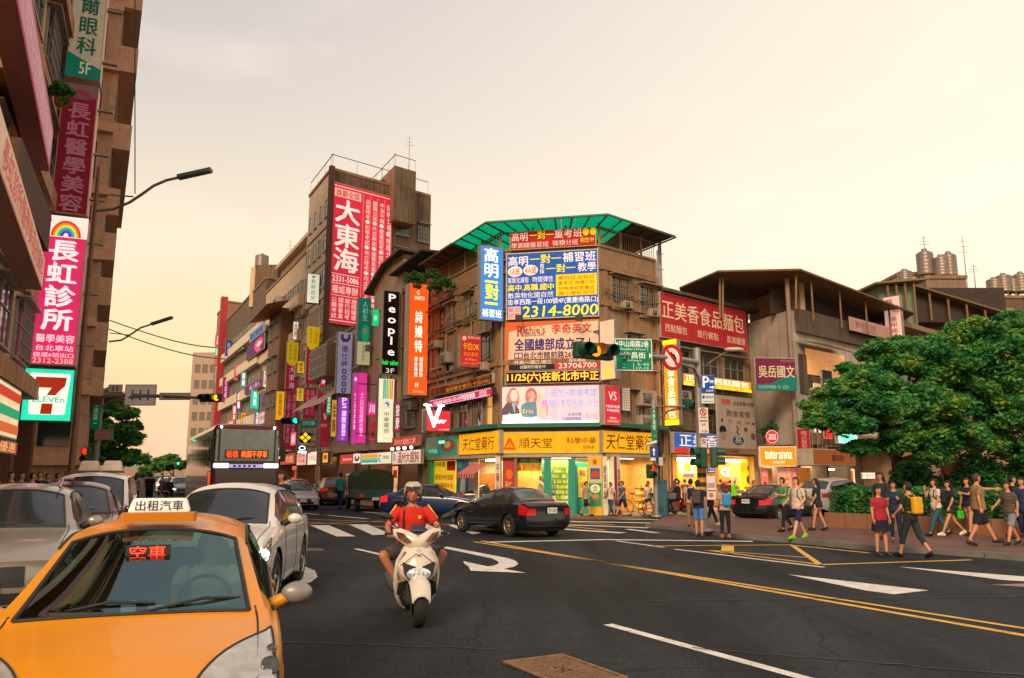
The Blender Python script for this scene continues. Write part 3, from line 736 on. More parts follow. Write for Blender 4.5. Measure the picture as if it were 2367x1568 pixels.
area(PL_C.P(WC/2,zs0-.15,-1.0),(3.6,1.2),160,WARM,PL_C.rz)
area(PL_L.P(-3.5,zs0-.15,-1.0),(5,1.2),150,WARM,PL_L.rz)
area(PL_R.P(WR/2,zs0-.15,-1.0),(3,1.2),110,WARM,PL_R.rz)
b=MB();
prect(PL_C.off(-.1),(1331,1075,1334,1196),.1,0,TEAL,'post',GF)
Y_='d8940e'
sign(PL_L,(1060,999,1154,1051),'yellow fascia left of the corner with brushed black herbal shop lettering',Y_,[('t','天仁堂藥行',.12,.22,.9,.82,'30200c',{'b':.0,'sl':.05})],.62,thick=.22)
sign(PL_C,(1156,997,1391,1049),'wide yellow fascia on the cut corner with red triangle emblem',Y_,[('p',[(.035,.82),(.16,.82),(.15,.68),(.112,.3),(.083,.3),(.045,.68)],'b84010'),('p',[(.062,.72),(.133,.72),(.097,.4)],Y_,{'em':.5}),('t','全',.072,.42,.122,.74,'b84010'),('t','順天堂',.19,.28,.53,.76,'382408',{'b':0}),('t','科學中藥',.66,.28,.95,.58,'382408',{'b':-.004}),('t','經銷處',.82,.64,.93,.8,'604010',{'b':0})],.5,thick=.22)
sign(PL_R,(1393,997,1512,1049),'yellow fascia right of the corner with brushed black lettering',Y_,[('t','天仁堂藥行',.06,.15,.98,.85,'30200c',{'b':.01,'sl':.05})],.6,thick=.22)
b=MB()
for pl, a_, b_ in((PL_L,-4.6,.0),(PL_C,0,WC),(PL_R,0,WR)): pbox(b,pl,a_,zs1-.02,b_,zs1+.16,0,.5)
b.build('green_canopy_edge',mat('1a6a52',.6),GF,True)
sign(PL_L,(985,1010,1057,1055),'teal food stall fascia with red lettering at the left end of the corner house','1a8a70',[('t','藥燉排骨',.06,.15,.45,.5,'c03028'),('e',.5,.15,.95,.8,'7a4030'),('e',.6,.25,.8,.6,'b09050'),('r',.42,.2,.62,.35,'70f0d0',{'em':1.2}),('t','牛肉麵',.1,.6,.4,.85,'c0d8c0')],.25)
sign(PL_C,(1158,890,1388,983),'bright LED screen showing two women writing at a table','d0bcc6',[('r',.02,.06,.46,.96,'e8b8a8',{'em':.7}),('e',.30,.2,.48,.95,'d88070',{'em':.6}),('e',.055,.05,.19,.62,'9a6048',{'em':.3}),('e',.095,.11,.175,.4,'eab098',{'em':.8}),('p',[(.0,.95),(.01,.6),(.06,.42),(.14,.44),(.19,.62),(.19,.8),(.1,.95)],'203028',{'em':.2}),('p',[(.11,.44),(.145,.74),(.15,.44)],'88c0d0',{'em':.6}),('e',.25,.06,.37,.5,'b05838',{'em':.4}),('e',.27,.15,.35,.42,'eab098',{'em':.8}),('p',[(.19,.92),(.2,.5),(.26,.38),(.37,.4),(.41,.55),(.42,.9)],'c8b8a8',{'em':.5}),('p',[(.21,.78),(.21,.5),(.26,.42),(.36,.42),(.37,.76),(.3,.82)],'38808a',{'em':.4}),('t','Eric',.225,.6,.33,.7,'d8c060',{'em':.6}),('p',[(.02,.96),(.02,.74),(.2,.7),(.46,.88),(.46,.96)],'f8f0f0',{'em':1.1}),('l',[(.08,.68),(.11,.74)],.04,'f0b098',{'em':.8}),('t','小班制+原場考證',.44,.1,.97,.3,'8890c0',{'em':.7}),('r',.425,.38,.47,.5,'e070b0',{'em':.8}),('t','三個月考取托福113分',.43,.36,.98,.55,'8898c8',{'em':.7}),('t','台灣大學',.68,.7,.81,.79,'5048a0',{'em':.4}),('t','托福課程學員',.62,.81,.81,.9,'5048a0',{'em':.4}),('t','陳小姐',.85,.72,.97,.86,'d09890',{'em':.5}),('r',.0,.9,.98,.97,'fff4ff',{'em':.9})]+[('r',.0,.02+i*.03,1,.024+i*.03,'d0a8c0',{'em':.55})for i in range(32)],.42,thick=.28,case='602838',border='7a3a48')
sign(PL_C,(1168,857,1388,887),'dark LED strip with glowing orange date lettering above the bright screen','200c06',[('t','11/25(六)在新北市中正',.02,.1,.98,.9,'ff8a28',{'em':3.2,'b':.02})],0,thick=.24)
sign(PL_C,(1168,742,1385,856),'peach English school billboard with purple lettering and black foot strip','e8c0a0',[('p',[(0,0),(.25,0),(1,0),(1,.03),(.25,.1),(.04,.2),(.03,1),(0,1)],'d86030'),('r',.035,.765,.53,.985,'251c1c'),('r',.53,.765,1,.985,'c83038'),('t',"R",.13,.07,.2,.3,'a83828',{'b':.04}),('t',"ichie's",.2,.1,.43,.24,'a83828',{'b':.04}),('t','ENGLISH',.22,.24,.42,.3,'303040'),('t','李奇英文',.5,.07,.93,.27,'c02c30',{'b':.03}),('t','全國總部成立了',.1,.35,.86,.6,'302878',{'b':.045}),('t','！',.88,.35,.96,.6,'302878',{'b':.04}),('r',.1,.63,.19,.75,'302878'),('r',.11,.65,.14,.73,'e8c0a0'),('r',.15,.65,.18,.73,'e8c0a0'),('t','台北市館前路26號',.2,.62,.78,.76,'302050',{'b':.02}),('t','升高一/高二/高三',.1,.79,.5,.87,'f0e8e0'),('t','試聽熱烈報名中',.16,.89,.44,.96,'e0d8d0'),('t','報名專線',.68,.78,.86,.85,'f0d8d0'),('t','23706700',.57,.87,.97,.97,'f8e8e0',{'b':.03})],.1,thick=.1)
BL='1a54a8'
sign(PL_C,(1170,581,1384,736),'large blue cram school billboard with white and yellow lettering',BL,[('t','高明',.02,.05,.25,.2,'f0e8f0',{'b':.03}),('t','一對一',.26,.04,.61,.18,'f0e020',{'b':.03}),('t','補習班',.62,.03,.98,.18,'f0e8f0',{'b':.03}),('e',.02,.2,.18,.36,'f0d8d0'),('t','1人班',.045,.23,.15,.33,'c02820',{'b':.02}),('e',.19,.19,.35,.35,'f0d8d0'),('t','4人班',.21,.22,.33,.32,'c02820',{'b':.02}),('t','首採',.37,.18,.42,.34,'f0e8f0',{'v':True}),('t','一對一',.44,.2,.76,.33,'f0e020',{'b':.03}),('t','教學',.78,.19,.98,.33,'f0e8f0',{'b':.02}),('t','客製化課程',.02,.37,.25,.46,'e0dcf0'),('t','時間彈性',.29,.37,.52,.46,'e0dcf0'),('t','高中.高職.國中',.02,.48,.52,.58,'f0e020',{'b':.04}),('t','數英物化國自然',.02,.6,.52,.69,'e0dcf0'),('r',.545,.36,.98,.68,'f0c818'),('t','單科班.全科班',.57,.38,.96,.44,'b06010'),('t','重考班.微積分班',.57,.46,.96,.52,'b06010'),('t','特殊考試密集班',.57,.54,.96,.6,'b06010'),('t','國小考私校班',.57,.61,.96,.67,'b06010'),('t','忠孝西路一段100號4F(重慶南路口)',.02,.7,.99,.8,'f0ecf8',{'b':.015}),('r',.025,.81,.16,.985,'e8c0b8'),('t','歡迎',.03,.82,.155,.89,'c02838'),('t','試聽',.03,.9,.155,.98,'c02838'),('t','2314-8000',.18,.815,.985,.975,'f4e41c',{'b':.035,'sl':.12})],.22,thick=.14,border='b8b4b0')
sign(PL_C.off(.15),(1178,530,1378,574),'red cram school board tied to the roof terrace railing','a01c18',[('t','高明',.02,.08,.22,.55,'e8c8c0',{'b':.02}),('t','一對一',.23,.06,.52,.5,'e8d020',{'b':.03}),('t','重考班',.52,.04,.85,.5,'e8c8c0',{'b':.02}),('e',.85,.04,.92,.44,'e8c818'),('e',.93,.04,1.0,.44,'e8c818'),('t','學測總複習班',.02,.62,.46,.92,'e0c0b8'),('t','微積分班',.5,.6,.8,.9,'e0c0b8'),('t','招生中',.82,.54,.98,.8,'e8d020')],.2,thick=.06)
for px in(1190,1328):
 q=MB(); u_, z_=PL_C.off(.9).hit(px+10,735); FT=thing('floodlight','small black floodlight %s under the blue billboard'%('left' if px<1200 else 'right'),'floodlight',PL_C.P(u_,z_,.9),PL_C.rz,'floodlights under the blue billboard')
 q.box(-.16,-.08,-.12,.16,.08,.12); q.build('housing',M_DARK,FT); q=MB(); q.box(-.02,.08,-.03,.02,.9,.0); q.build('arm',M_METAL,FT)
def blade(x0,y0,x1,y1,label,col,items=(),em=0.0,thick=.3,pl=None,o=.12,case='8a8078',border=None,side='L',hx_=None,group=None,name='sign'):
 """sign hung at right angles to a facade"""
 pl=pl or PL_L; ym=(y0+y1)/2
 if side=='L':
  u, _=pl.off(o).hit(x1,ym); O_=pl.P(u,0,o); bp=Plane(O_,-pl.N)
  u1=0; u0=bp.hit(x0,ym)[0]
 else:
  u, _=pl.off(o).hit(x0,ym); O_=pl.P(u,0,o); bp=Plane(O_,pl.N); u0=0; u1=bp.hit(x1,ym)[0]
 z0, z1=bp.hit((x0+x1)/2,y1)[1], bp.hit((x0+x1)/2,y0)[1]
 T=sign(bp,None,label,col,items,em,off=0,thick=thick,case=case,rect=(u0,z0,u1,z1),border=border,group=group,name=name)
 w, h=u1-u0, z1-z0
 for k in(.15,.85):
  b=MB()
  if side=='L': b.box(w-.01,-thick*.6,h*k-.04,w+o+.25,-thick*.4,h*k+.04)
  else: b.box(-o-.25,-thick*.6,h*k-.04,.01,-thick*.4,h*k+.04)
  b.build('bracket',M_METAL,T)
 return T
blade(1103,573,1157,744,'tall blue blade sign with white and yellow lettering at the left of the billboard','3474bc',[('t','高明',.14,.03,.78,.44,'f0ecf4',{'v':True,'b':.04}),('r',.2,.47,.75,.5,'f0f030'),('t','對',.2,.52,.8,.73,'f0f030',{'b':.05}),('r',.2,.76,.75,.79,'f0f030'),('t','補習班',.08,.85,.92,.96,'f0ecf4',{'b':.02})],.62,pl=PL_L,o=.05)
blade(1397,741,1433,880,'blank cream lightbox on the corner house beside the green street sign','d8b89a',[('e',.2,.75,.8,.98,'e8c860',{'em':.4})],.35,pl=PL_R,side='R',o=.3)
sign(PL_R.off(.3),(1397,891,1434,983),'red hair salon lightbox with white V S monogram','b82830',[('t','VS',.25,.16,.75,.38,'f0d8d8',{'b':.0}),('t','V SHOW SALON',.08,.5,.92,.57,'f0d8d8'),('t','卡司造型髮藝',.1,.6,.9,.67,'f0d8d8'),('t','衡陽路二樓',.3,.8,.7,.85,'f0d8d8'),('t','2375-2227',.15,.88,.85,.93,'f0d8d8')],.5,thick=.3)
sign(PL_R.off(.1),(1438,897,1457,950),'narrow white panel with brown diamonds beside the salon lightbox','d8c8b8',[('e',.18+.22*(i%4),.08+.11*(i//4),.28+.22*(i%4),.14+.11*(i//4),'7a3028')for i in range(32)],.1)
blade(1057,776,1106,851,'red karaoke blade sign with yellow lettering on the left face','a82c28',[('e',.1,.06,.3,.2,'e8a090'),('t','歡樂包廂',.35,.05,.92,.14,'e8a090'),('t','卡拉OK',.12,.25,.9,.48,'e8a020',{'b':.02}),('t','現金優惠',.16,.54,.84,.67,'e87820'),('t','5761',.25,.74,.75,.8,'e0a090'),('t','2371-8777',.14,.86,.86,.92,'e87820')],.35,pl=PL_L,o=.3)
sign(PL_L.off(.1),(997,880,1138,902),'dark brown restaurant board with gold lettering on the left face','4a1c10',[('t','養生',.03,.1,.2,.9,'904030'),('t','Traditional massage in Taipei Cho',.3,.08,.97,.36,'c87020'),('t','龍發養生會館(卡拉OK)',.28,.42,.97,.92,'d88a20')],.25,thick=.15)
sign(PL_L.off(.3),(993,911,1138,929),'long magenta salon light strip edged with white dots','a02040',[('t','V-SHOW-SALON--VS--V卡司造型髮藝',.08,.2,.76,.8,'f8d8e8',{'em':.8,'b':.02}),('t','造型髮藝',.82,.15,.93,.85,'f0b8c8',{'em':.6})]+[('e',.01+i*.0246,.03,.02+i*.0246,.13,'f8d0f0',{'em':1.5})for i in range(40)]+[('e',.01+i*.0246,.87,.02+i*.0246,.97,'f8d0f0',{'em':1.5})for i in range(40)],.7,thick=.2,case='3a1430')
TV=blade(977,951,1033,999,'red salon lightbox under a big white letter V','c02a30',[('t','show',.3,.35,.8,.62,'fff4ff',{'em':1.5,'sl':.6,'b':.03}),('t','V卡司造型髮藝',.5,.86,.95,.94,'e8a8a8')],.75,pl=PL_L,o=.3,thick=.5)
w_, h_=TV['w'], TV['h']
b=MB(); ms=[]
decorate(b,ms,w_,h_,-.6,[('t','V',-.1,-.28,.6,.82,'fff8ff',{'em':1.6,'b':.05}),('r',-.16,-.28,.18,-.2,'fff8ff',{'em':1.6}),('r',.4,-.28,.7,-.2,'fff8ff',{'em':1.6})])
b.build('letter_v',ms,TV)
sign(PL_L.off(.1),(975,945,987,1000),'white panel dotted with brown diamonds beside the V lightbox','d8c8b8',[('e',.2+.25*(i%3),.06+.11*(i//3),.32+.25*(i%3),.12+.11*(i//3),'7a3028')for i in range(24)],.1)
ac_unit(PL_L,PL_L.rect(1035,818,1052,840),label='beige air conditioner under a window left of the karaoke sign')
ac_unit(PL_R,PL_R.rect(1466,905,1502,940),label='beige air conditioner above another one right of the salon lightbox')
ac_unit(PL_R,PL_R.rect(1466,962,1500,995),label='lower air conditioner right of the salon lightbox over the yellow fascia')
ac_unit(PL_R,PL_R.rect(1428,700,1446,716),label='air conditioner in the cage of the upper window beside the blue billboard')
ac_unit(PL_R,PL_R.rect(1490,718,1508,735),label='air conditioner in the cage of the upper window at the right end')
for(pl,a_,c_,z_,m_)in((PL_L,-WL+.3,-.3,zs1+3.1,5),(PL_L,-WL+.3,-1.5,zs1+5.6,4),(PL_R,.2,WR-.1,zs1+3.3,4),(PL_R,.1,WR,zs1+6.0,3),(PL_R,WR,11,6.1,5),(PL_R,WR+.3,11,8.2,5),(PL_R,WR+.2,10.8,3.9,4)):
 for k in range(m_):
  b=MB(); n=14; b.tube([pl.P(a_+(c_-a_)*i/n,z_+.12*k-.25*(k+1)*.4*math.sin(math.pi*((i*(1+k%2))%n)/n),.14+.03*k)for i in range(n+1)],.014,4); b.build('facade_cable',M_DARK,T,True)
for i, (pl,r_)in enumerate(((PL_R,(1560,905,1582,925)),(PL_R,(1700,925,1724,945)),(PL_L,(1010,790,1026,806)),(PL_L,(1118,840,1136,858)),(PL_L,(952,930,968,948)),(PL_L,(700,720,712,732)),(PL_L,(852,800,862,814)),(PL_L,(640,690,652,702)),(PL_L,(560,800,570,810)))):
 ac_unit(pl,pl.rect(*r_),label=('grey air conditioner left of the vertical bakery sign foot','air conditioner between the orange strip and the cartoon poster board','air conditioner beside the orange framed cage window','air conditioner under the blue blade sign','air conditioner below the tall orange blade sign','air conditioner on the tall house beside the clinic sign','air conditioner beside the small green square sign','air conditioner high on the stepped office house','air conditioner on the banded office house')[i])
 # ---------------------------------------------------------------- bakery house right of the corner
RB1=PL_R.hit(1736,800)[0]
zt=PL_R.rect(1525,668,1530,700)[3]
T=thing('bakery_house','low brown house behind the red bakery billboard','building',PL_R.P(WR+.02))
b=MB(); q=[PL_R.P(WR+.02,0,-.1),PL_R.P(RB1,0,-.1),PL_R.P(RB1,0,-9),PL_R.P(WR+.02,0,-9)]
zs2=PL_R.hit(1640,1053)[1]
b.prism([(p.x,p.y)for p in q],zs2,zt-.2); b.build('wall',CONC2,T,True)
b=MB(); pbox(b,PL_R,WR+.02,zt-.2,RB1+.2,zt-.05,-9,.5); b.build('tin_roof',M_TIN,T,True)
for k in range(3):
 u0=WR+.6+k*(RB1-WR-.8)/3; window(PL_R,(u0,6.3,u0+1.9,7.9),T,'hood',off=-.1);
 window(PL_R,(u0,3.95,u0+1.9,5.0),T,'bars',off=-.1,glass=mat('7a5a28',.4,emit=.25)if k==0 else None)
b=MB()
for i in range(5): b.tube([PL_R.P(WR+.15+.12*i,.1,.1+.06*(i%2)),PL_R.P(WR+.18+.1*i,9.5+.3*i,.1)],.045,6)
for i in range(4): b.tube([PL_R.P(RB1-.1-.1*i,1,.15),PL_R.P(RB1-.1-.06*i,8,.12)],.03,5)
b.build('drain_pipe',mat('8a7058',.6),T,True)
SB=thing('bakery_shop','brightly lit bakery shop room with orange wall and yellow poster wall','shop',PL_R.P(WR+.02))
b=MB(); pbox(b,PL_R,WR,.1,RB1,zs2,-3.0,-2.9); pbox(b,PL_R,WR,.1,WR+.35,zs2,-2.9,0); pbox(b,PL_R,RB1-.3,.1,RB1,zs2,-2.9,0); b.build('wall',mat('d8a860',.6),SB,True)
pr_=PL_R.off(-1.6)
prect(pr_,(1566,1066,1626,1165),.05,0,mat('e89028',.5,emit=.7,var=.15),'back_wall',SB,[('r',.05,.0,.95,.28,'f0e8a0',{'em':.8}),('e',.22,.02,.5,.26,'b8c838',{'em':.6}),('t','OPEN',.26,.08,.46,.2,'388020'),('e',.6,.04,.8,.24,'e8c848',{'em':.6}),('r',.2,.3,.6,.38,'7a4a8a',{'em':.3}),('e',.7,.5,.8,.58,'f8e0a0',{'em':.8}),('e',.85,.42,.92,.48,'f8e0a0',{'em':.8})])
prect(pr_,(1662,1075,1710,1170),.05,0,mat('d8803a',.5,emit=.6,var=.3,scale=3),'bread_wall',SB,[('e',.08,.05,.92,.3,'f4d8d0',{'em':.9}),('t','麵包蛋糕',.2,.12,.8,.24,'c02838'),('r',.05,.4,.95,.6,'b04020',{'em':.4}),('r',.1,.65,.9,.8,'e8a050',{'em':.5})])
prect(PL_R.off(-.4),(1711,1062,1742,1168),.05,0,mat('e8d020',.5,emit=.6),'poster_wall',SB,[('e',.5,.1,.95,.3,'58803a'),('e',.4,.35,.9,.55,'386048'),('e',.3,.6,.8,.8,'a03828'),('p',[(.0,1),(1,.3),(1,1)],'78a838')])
tube_light(PL_R.off(-.4),(1567,1058,1612,1066),parent=SB,h=.16,e=7); tube_light(PL_R.off(-.4),(1668,1062,1715,1068),parent=SB,h=.12,e=7)
area(PL_R.P((WR+RB1)/2,zs2-.15,-1.0),(7,1.5),330,WARM,PL_R.rz)
prect(PL_R.off(.0),(1553,1115,1566,1196),.15,0,mat('a83828',.6),'red_pillar',SB)
sign(PL_R.off(.15),(1527,693,1727,797)if False else(1527,697,1725,797),'huge red bakery billboard with cream brushed lettering','a8282e',[('t','正美香食品麵包',.01,.16,.97,.58,'d8b898',{'b':.02}),('t','西點麵包',.04,.68,.28,.86,'d8b898'),('t','旅行餐點',.39,.68,.64,.86,'d8b898'),('t','歐美罐頭',.74,.68,.97,.86,'d8b898')],.12,thick=.12)
sign(PL_R.off(.4),(1580,873,1736,899),'glowing orange and yellow bakery strip sign running behind the mast','ec7a14',[('r',0,.74,1,1,'f0d020',{'em':.9}),('t','正美香西點麵包',.02,.1,.96,.66,'fff0d8',{'em':1.0,'b':.02}),('t','慶生宴會生日蛋糕',.1,.78,.9,.96,'b06010')],1.0,thick=.25)
blade(1544,787,1576,984,'tall glowing orange blade sign with white bakery lettering','f07c10',[('r',0,0,1,.055,'e8d020',{'em':.9}),('r',0,.94,1,1,'f0d020',{'em':.9}),('t','正美香食品麵包',.26,.07,.8,.93,'fff0d8',{'v':True,'em':1.0,'b':.02})],1.0,pl=PL_R,side='R',o=.15)
sign(PL_R.off(.5),(1558,1001,1662,1049),'blue and red bakery fascia with white brushed lettering above the lit shop','2a5ca8',[('r',0,.74,1,1,'c03028'),('t','正美香',.1,.08,.98,.7,'e8dcd0',{'b':.03}),('t','西點麵包',.3,.78,.8,.96,'f0d0a0')],.4,thick=.2)
def s_rect(y): return y
sign(PL_R.off(1.1),(1659,918,1747,1050),'large cream school poster board with cartoon heads and a blue oval','a8988a',[('r',.0,.9,1,1,'8a6a50'),('r',.12,.06,.34,.15,'b05848'),('t','白玉奶茶+紅茶',.42,.08,.96,.15,'383028'),('t','熱食套餐',.22,.24,.86,.36,'7a6a60',{'b':.04}),('e',.08,.4,.14,.46,'484038'),('e',.26,.4,.36,.46,'9a8070'),('e',.48,.42,.6,.47,'9a7068'),('e',.7,.42,.84,.47,'a07058'),('e',.88,.43,.96,.48,'385068'),('e',.03,.52,.2,.66,'201818'),('e',.06,.62,.2,.76,'908070'),('e',.36,.68,.64,.84,'1c4878'),('t','易',.4,.68,.6,.82,'c0b8a8'),('l',[(.46,.52),(.52,.56),(.46,.62),(.54,.66)],.05,'202830'),('e',.66,.53,.75,.6,'584838'),('e',.84,.62,.96,.74,'685040'),('t','竹子飯堂',.1,.92,.5,.98,'504030')],.0,thick=.1,posts=0)
C1=Plane(C0,-U)
Qb=PL_R.P(RB1)
T=thing('grey_house','tall house with blank grey rendered side wall under a wide tin roof','building',C0)
PL_E=Plane(C0,Vd); LG=(Qb-C0).length
zg=Plane(C0,-U).off(0).hit(1790,705)[1]
WE=PL_E.hit(2062,900)[0]
Cn=PL_E.P(WE)
PL_G=Plane(Qb,C0-Qb)
zgl=PL_G.hit(1735,738)[1]; zgr=PL_G.hit(1848,718)[1]
b=MB(); q=[Qb-PL_G.D*0-Vd*0,C0,PL_E.P(WE),PL_E.P(WE)+U*9,Qb+U*5]
b.prism([(p.x,p.y)for p in q],3.3,(zgl+zgr)/2); b.build('wall',GREYW,T,True)
b=MB()
for k in(.3,.62): pbox(b,PL_G,0,(zgl)*k,LG,zgl*k+.015,0,.01)
b.build('joint_line',M_DARK,T,True)
ST=PL_G.off(-1.2); z3=ST.hit(1800,665)[1]
b=MB(); pbox(b,ST,-1.8,zgl-.3,LG-.75,z3+.5,-.3,0); b.build('upper_wall',mat('b89878',.8,var=.15,streak=.3),T,True)
for r_ in((1788,690,1822,718),(1672,715,1697,735)): window(ST,ST.rect(*r_),T,'plain',M_WINB)
b=MB(); u0, z0, u1, z1=ST.rect(1720,720,1738,740)
for i in range(7): pbox(b,ST,u0,z0+(z1-z0)*i/7,u1,z0+(z1-z0)*(i+.55)/7,.0,.06)
b.build('louvre',WHT,T,True)
zr_=PL_E.off(1.0).hit(1870,622)[1]
ER=PL_E.off(1.2); e0=C0+PL_E.N*1.2+PL_G.N*.9; e1_=ER.P(WE+1.5); Gq=Qb+PL_G.N*.9+U*1.5
p1=at_depth(1850,621,e0.y); p2=ER.P(WE+1.2,0)
p3=at_depth(1660,625,e0.y+.4); p4=at_depth(1570,664,e0.y+3.0)
zR=p1.z
b=MB(); dn=Vector((0,0,-.09)); bk=U*7
bkp=p1+Vector((2.2,9,-.2)); q2=Vector((p2.x,p2.y,zR-.5))
quads=[(p4,p3,p3+Vector((2.5,9,-.2)),p4+Vector((3,9,0))),(p3,p1,bkp,p3+Vector((2.5,9,-.2))),(p1,q2,q2+Vector((1.5,9,0)),bkp)]
for(a,c,d,e)in quads: b.add([a,c,d,e,a+dn,c+dn,d+dn,e+dn],[(0,1,2,3),(7,6,5,4),(0,4,5,1),(1,5,6,2),(2,6,7,3),(3,7,4,0)])
b.build('tin_roof',mat('7a5a3c',.7,.2,streak=.4),T,True)
for(px,py,pb,Y_)in((1664,630,735,e0.y+1.2),(1671,630,735,e0.y+1.2),(1840,630,715,e0.y+.6)):
 a, c=at_depth(px,py,Y_), at_depth(px,pb,Y_); b=MB(); b.tube([c,a],.06,5); b.build('roof_post',mat('8a6a4c',.7),T,True)
b=MB(); b.tube([PL_G.P(LG,3,.08),PL_G.P(LG,zR-.2,.08)],.12,6); b.build('corner_pipe',mat('8a7a6c',.7),T,True)
b=MB(); pbox(b,PL_E,.2,3.3,WE,3.9,-.02,.3); b.build('ledge',CONC2,T,True)
zt_=(zgl+zgr)/2
b=MB(); pbox(b,PL_E,.4,zt_-1.1,WE,zt_+.1,.02,.25); b.build('parapet',mat('5a4a40',.85,streak=.4),T,True)
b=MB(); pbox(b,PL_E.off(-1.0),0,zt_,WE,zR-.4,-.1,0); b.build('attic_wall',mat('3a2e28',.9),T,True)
for i in range(4):
 b=MB(); p=PL_E.P(1.2+i*3,0,.6); b.tube([(p.x,p.y,zt_-.5),(p.x,p.y,zR-.25)],.06,5); b.build('roof_post',mat('7a6048',.7),T,True)
b=MB()
for i in range(14):
 u=.5+i*.42; pbox(b,PL_E,u,zt_-4.2,u+.36,zt_-2.2,.02,.08,i%2)
b.build('shutter_panels',[mat('4a3c34',.7),mat('62503f',.7)],T,True)
facade(PL_E,1.0,WE-.4,3.7,zt_-1.2,T,2.9,2.3,1.6,1.3,'bars')
railing(PL_E,.3,5.6,zt_-4.4,zt_-3.5,T,off=.9,m=mat('6a5038',.7))
b=MB(); a, c=PL_E.P(.3,zt_-1.5,.1), PL_E.P(4.3,zt_-1.5,.1); b.add([a,c,PL_E.P(4.8,zt_-2.1,1.6),PL_E.P(.3,zt_-1.9,1.6)],[(0,1,2,3)]); b.build('awning_sheet',mat('b8a080',.6),T,True)
u0, z0, u1, z1=PL_E.rect(1866,835,1925,935)
prect(PL_E,(1862,815,1950,872),.05,.03,mat('d89858',.6,emit=.5,var=.2),'lit_wall',T)
prect(PL_E,(1877,888,1900,940),.06,.1,mat('e8b8a0',.6,emit=.9),'lit_window',T,[('t','咖啡',.2,.1,.8,.6,'c03828'),('t','茶',.3,.65,.7,.9,'c03828')])
b=MB()
for i in range(3): b.tube([PL_E.P(.5+.5*i,zt_-7.6,.5),PL_E.P(.5+.5*i,zt_-4.2,.5)],.03,5)
b.tube([PL_E.P(.4,zt_-4.9,.5),PL_E.P(4.5,zt_-5.0,.5)],.03,5); b.build('steel_frame',M_METAL,T,True)
sign(PL_E.off(.4),(1901,856,1925,918),'dark panel with small cyan light letters beside the lit window','2a2420',[('t','門口',.1,.5,.9,.72,'60fff0',{'em':3})],0,thick=.1)
sign(PL_E.off(.5),(1965,745,2060,775),'long faded pink banner on the upper floor under the tin roof','b08478',[('t','室內設計公司',.12,.2,.6,.7,'8a6058'),('t','Interior',.3,.72,.6,.9,'7a6058')],.05,thick=.05)
sign(Plane(PL_G.O+PL_G.N*.35,PL_G.D)if False else Plane(at_depth(1745,865,38.7),(1,.12,0)),(1745,827,1841,903),'purple to teal language school board with cream lettering','6a2440',[('p',[(0,.82),(.35,.8),(.7,.6),(1,.5),(1,1),(0,1)],'186e62'),('t','吳岳國文',.08,.24,.96,.62,'c8b894',{'b':.03}),('t','國文教室招生中',.62,.06,.96,.14,'9a7070'),('t','台北市忠孝西路一段',.06,.84,.6,.95,'8ab8b0'),('t','2331',.64,.84,.78,.95,'8ab8b0')],.12,thick=.12)
SG=thing('sock_shop','shop fronts with pink posters and warm rooms under the grey house','shop',C0)
zsg=PL_G.hit(1800,1085)[1]
b=MB(); pbox(b,PL_G,0,.1,LG,3.3,-1.7,-1.6); pbox(b,PL_E,0,.1,WE,3.3,-2.2,-2.1); pbox(b,PL_E,-.15,.1,.15,3.3,-.3,0); pbox(b,PL_G,-.3,.1,.3,3.3,-1.6,0); pbox(b,PL_E,4.9,.1,5.3,3.3,-2.1,0); b.build('wall',mat('6a5848',.7),SG,True)
SGp=PL_R.off(1.5)
def shopsign(*a,**k): return sign(*a,**k)
PF=Plane(at_depth(1755,1060,38.9),Vector((1,-.03,0)))
sign(PF,(1755,1032,1841,1079),'orange sock shop fascia with white curly lettering and white frame','d07818',[('t','tutu·anna',.15,.22,.88,.62,'f8ecd8',{'em':.8,'b':.02}),('t','SOCKS STORE',.36,.72,.68,.84,'f8e8d0',{'em':.5,'b':.02})],.65,thick=.25,border='e8dcc8')
T2=sign(PF.off(.25),(1768,993,1799,1027),'scalloped round red sock shop sign above the orange fascia','a82830',[],.3,thick=.02,name='round_sign')
for c_ in list(T2.children): bpy.data.objects.remove(c_)
w_, h_=T2['w'], T2['h']
b=MB(); pts=[]
for i in range(64):
 q=2*math.pi*i/64; r_=.5*(1-.08*abs(math.sin(q*5))); pts.append((w_/2+w_*r_*math.cos(q),h_/2+h_*r_*math.sin(q)))
b.add([(x,-.12,z)for x,z in pts]+[(x,0,z)for x,z in pts],[tuple(range(63,-1,-1)),tuple(range(64,128))]+[(i,(i+1)%64,(i+1)%64+64,i+64)for i in range(64)]); b.build('disc',mat('b82830',.5,emit=.35),T2)
b=MB(); ms=[]; decorate(b,ms,w_,h_,-.13,[('t','tutu',.25,.3,.75,.5,'f0d8d0',{'em':.6}),('t','anna',.22,.54,.78,.7,'f0d8d0',{'em':.6})])
for i in range(64):
 a, c=pts[i], pts[(i+1)%64]; f_=lambda p, s: (w_/2+(p[0]-w_/2)*s,-.125,h_/2+(p[1]-h_/2)*s)
 b.add([f_(a,.93),f_(c,.93),f_(c,.88),f_(a,.88)],[(0,1,2,3)],0)
b.build('lettering',ms,T2)
prect(PF.off(-.2),(1760,1082,1776,1160),.05,0,mat('d86868',.5,emit=.35),'poster',SG,[('t','40%',.2,.06,.8,.25,'f8e0d8'),('e',.2,.4,.8,.7,'904838'),('e',.3,.72,.7,.95,'e8a898')])
prect(PF.off(-.2),(1778,1082,1797,1165),.05,-.8,mat('a87838',.6,emit=.25,var=.4,scale=3),'inner_wall',SG)
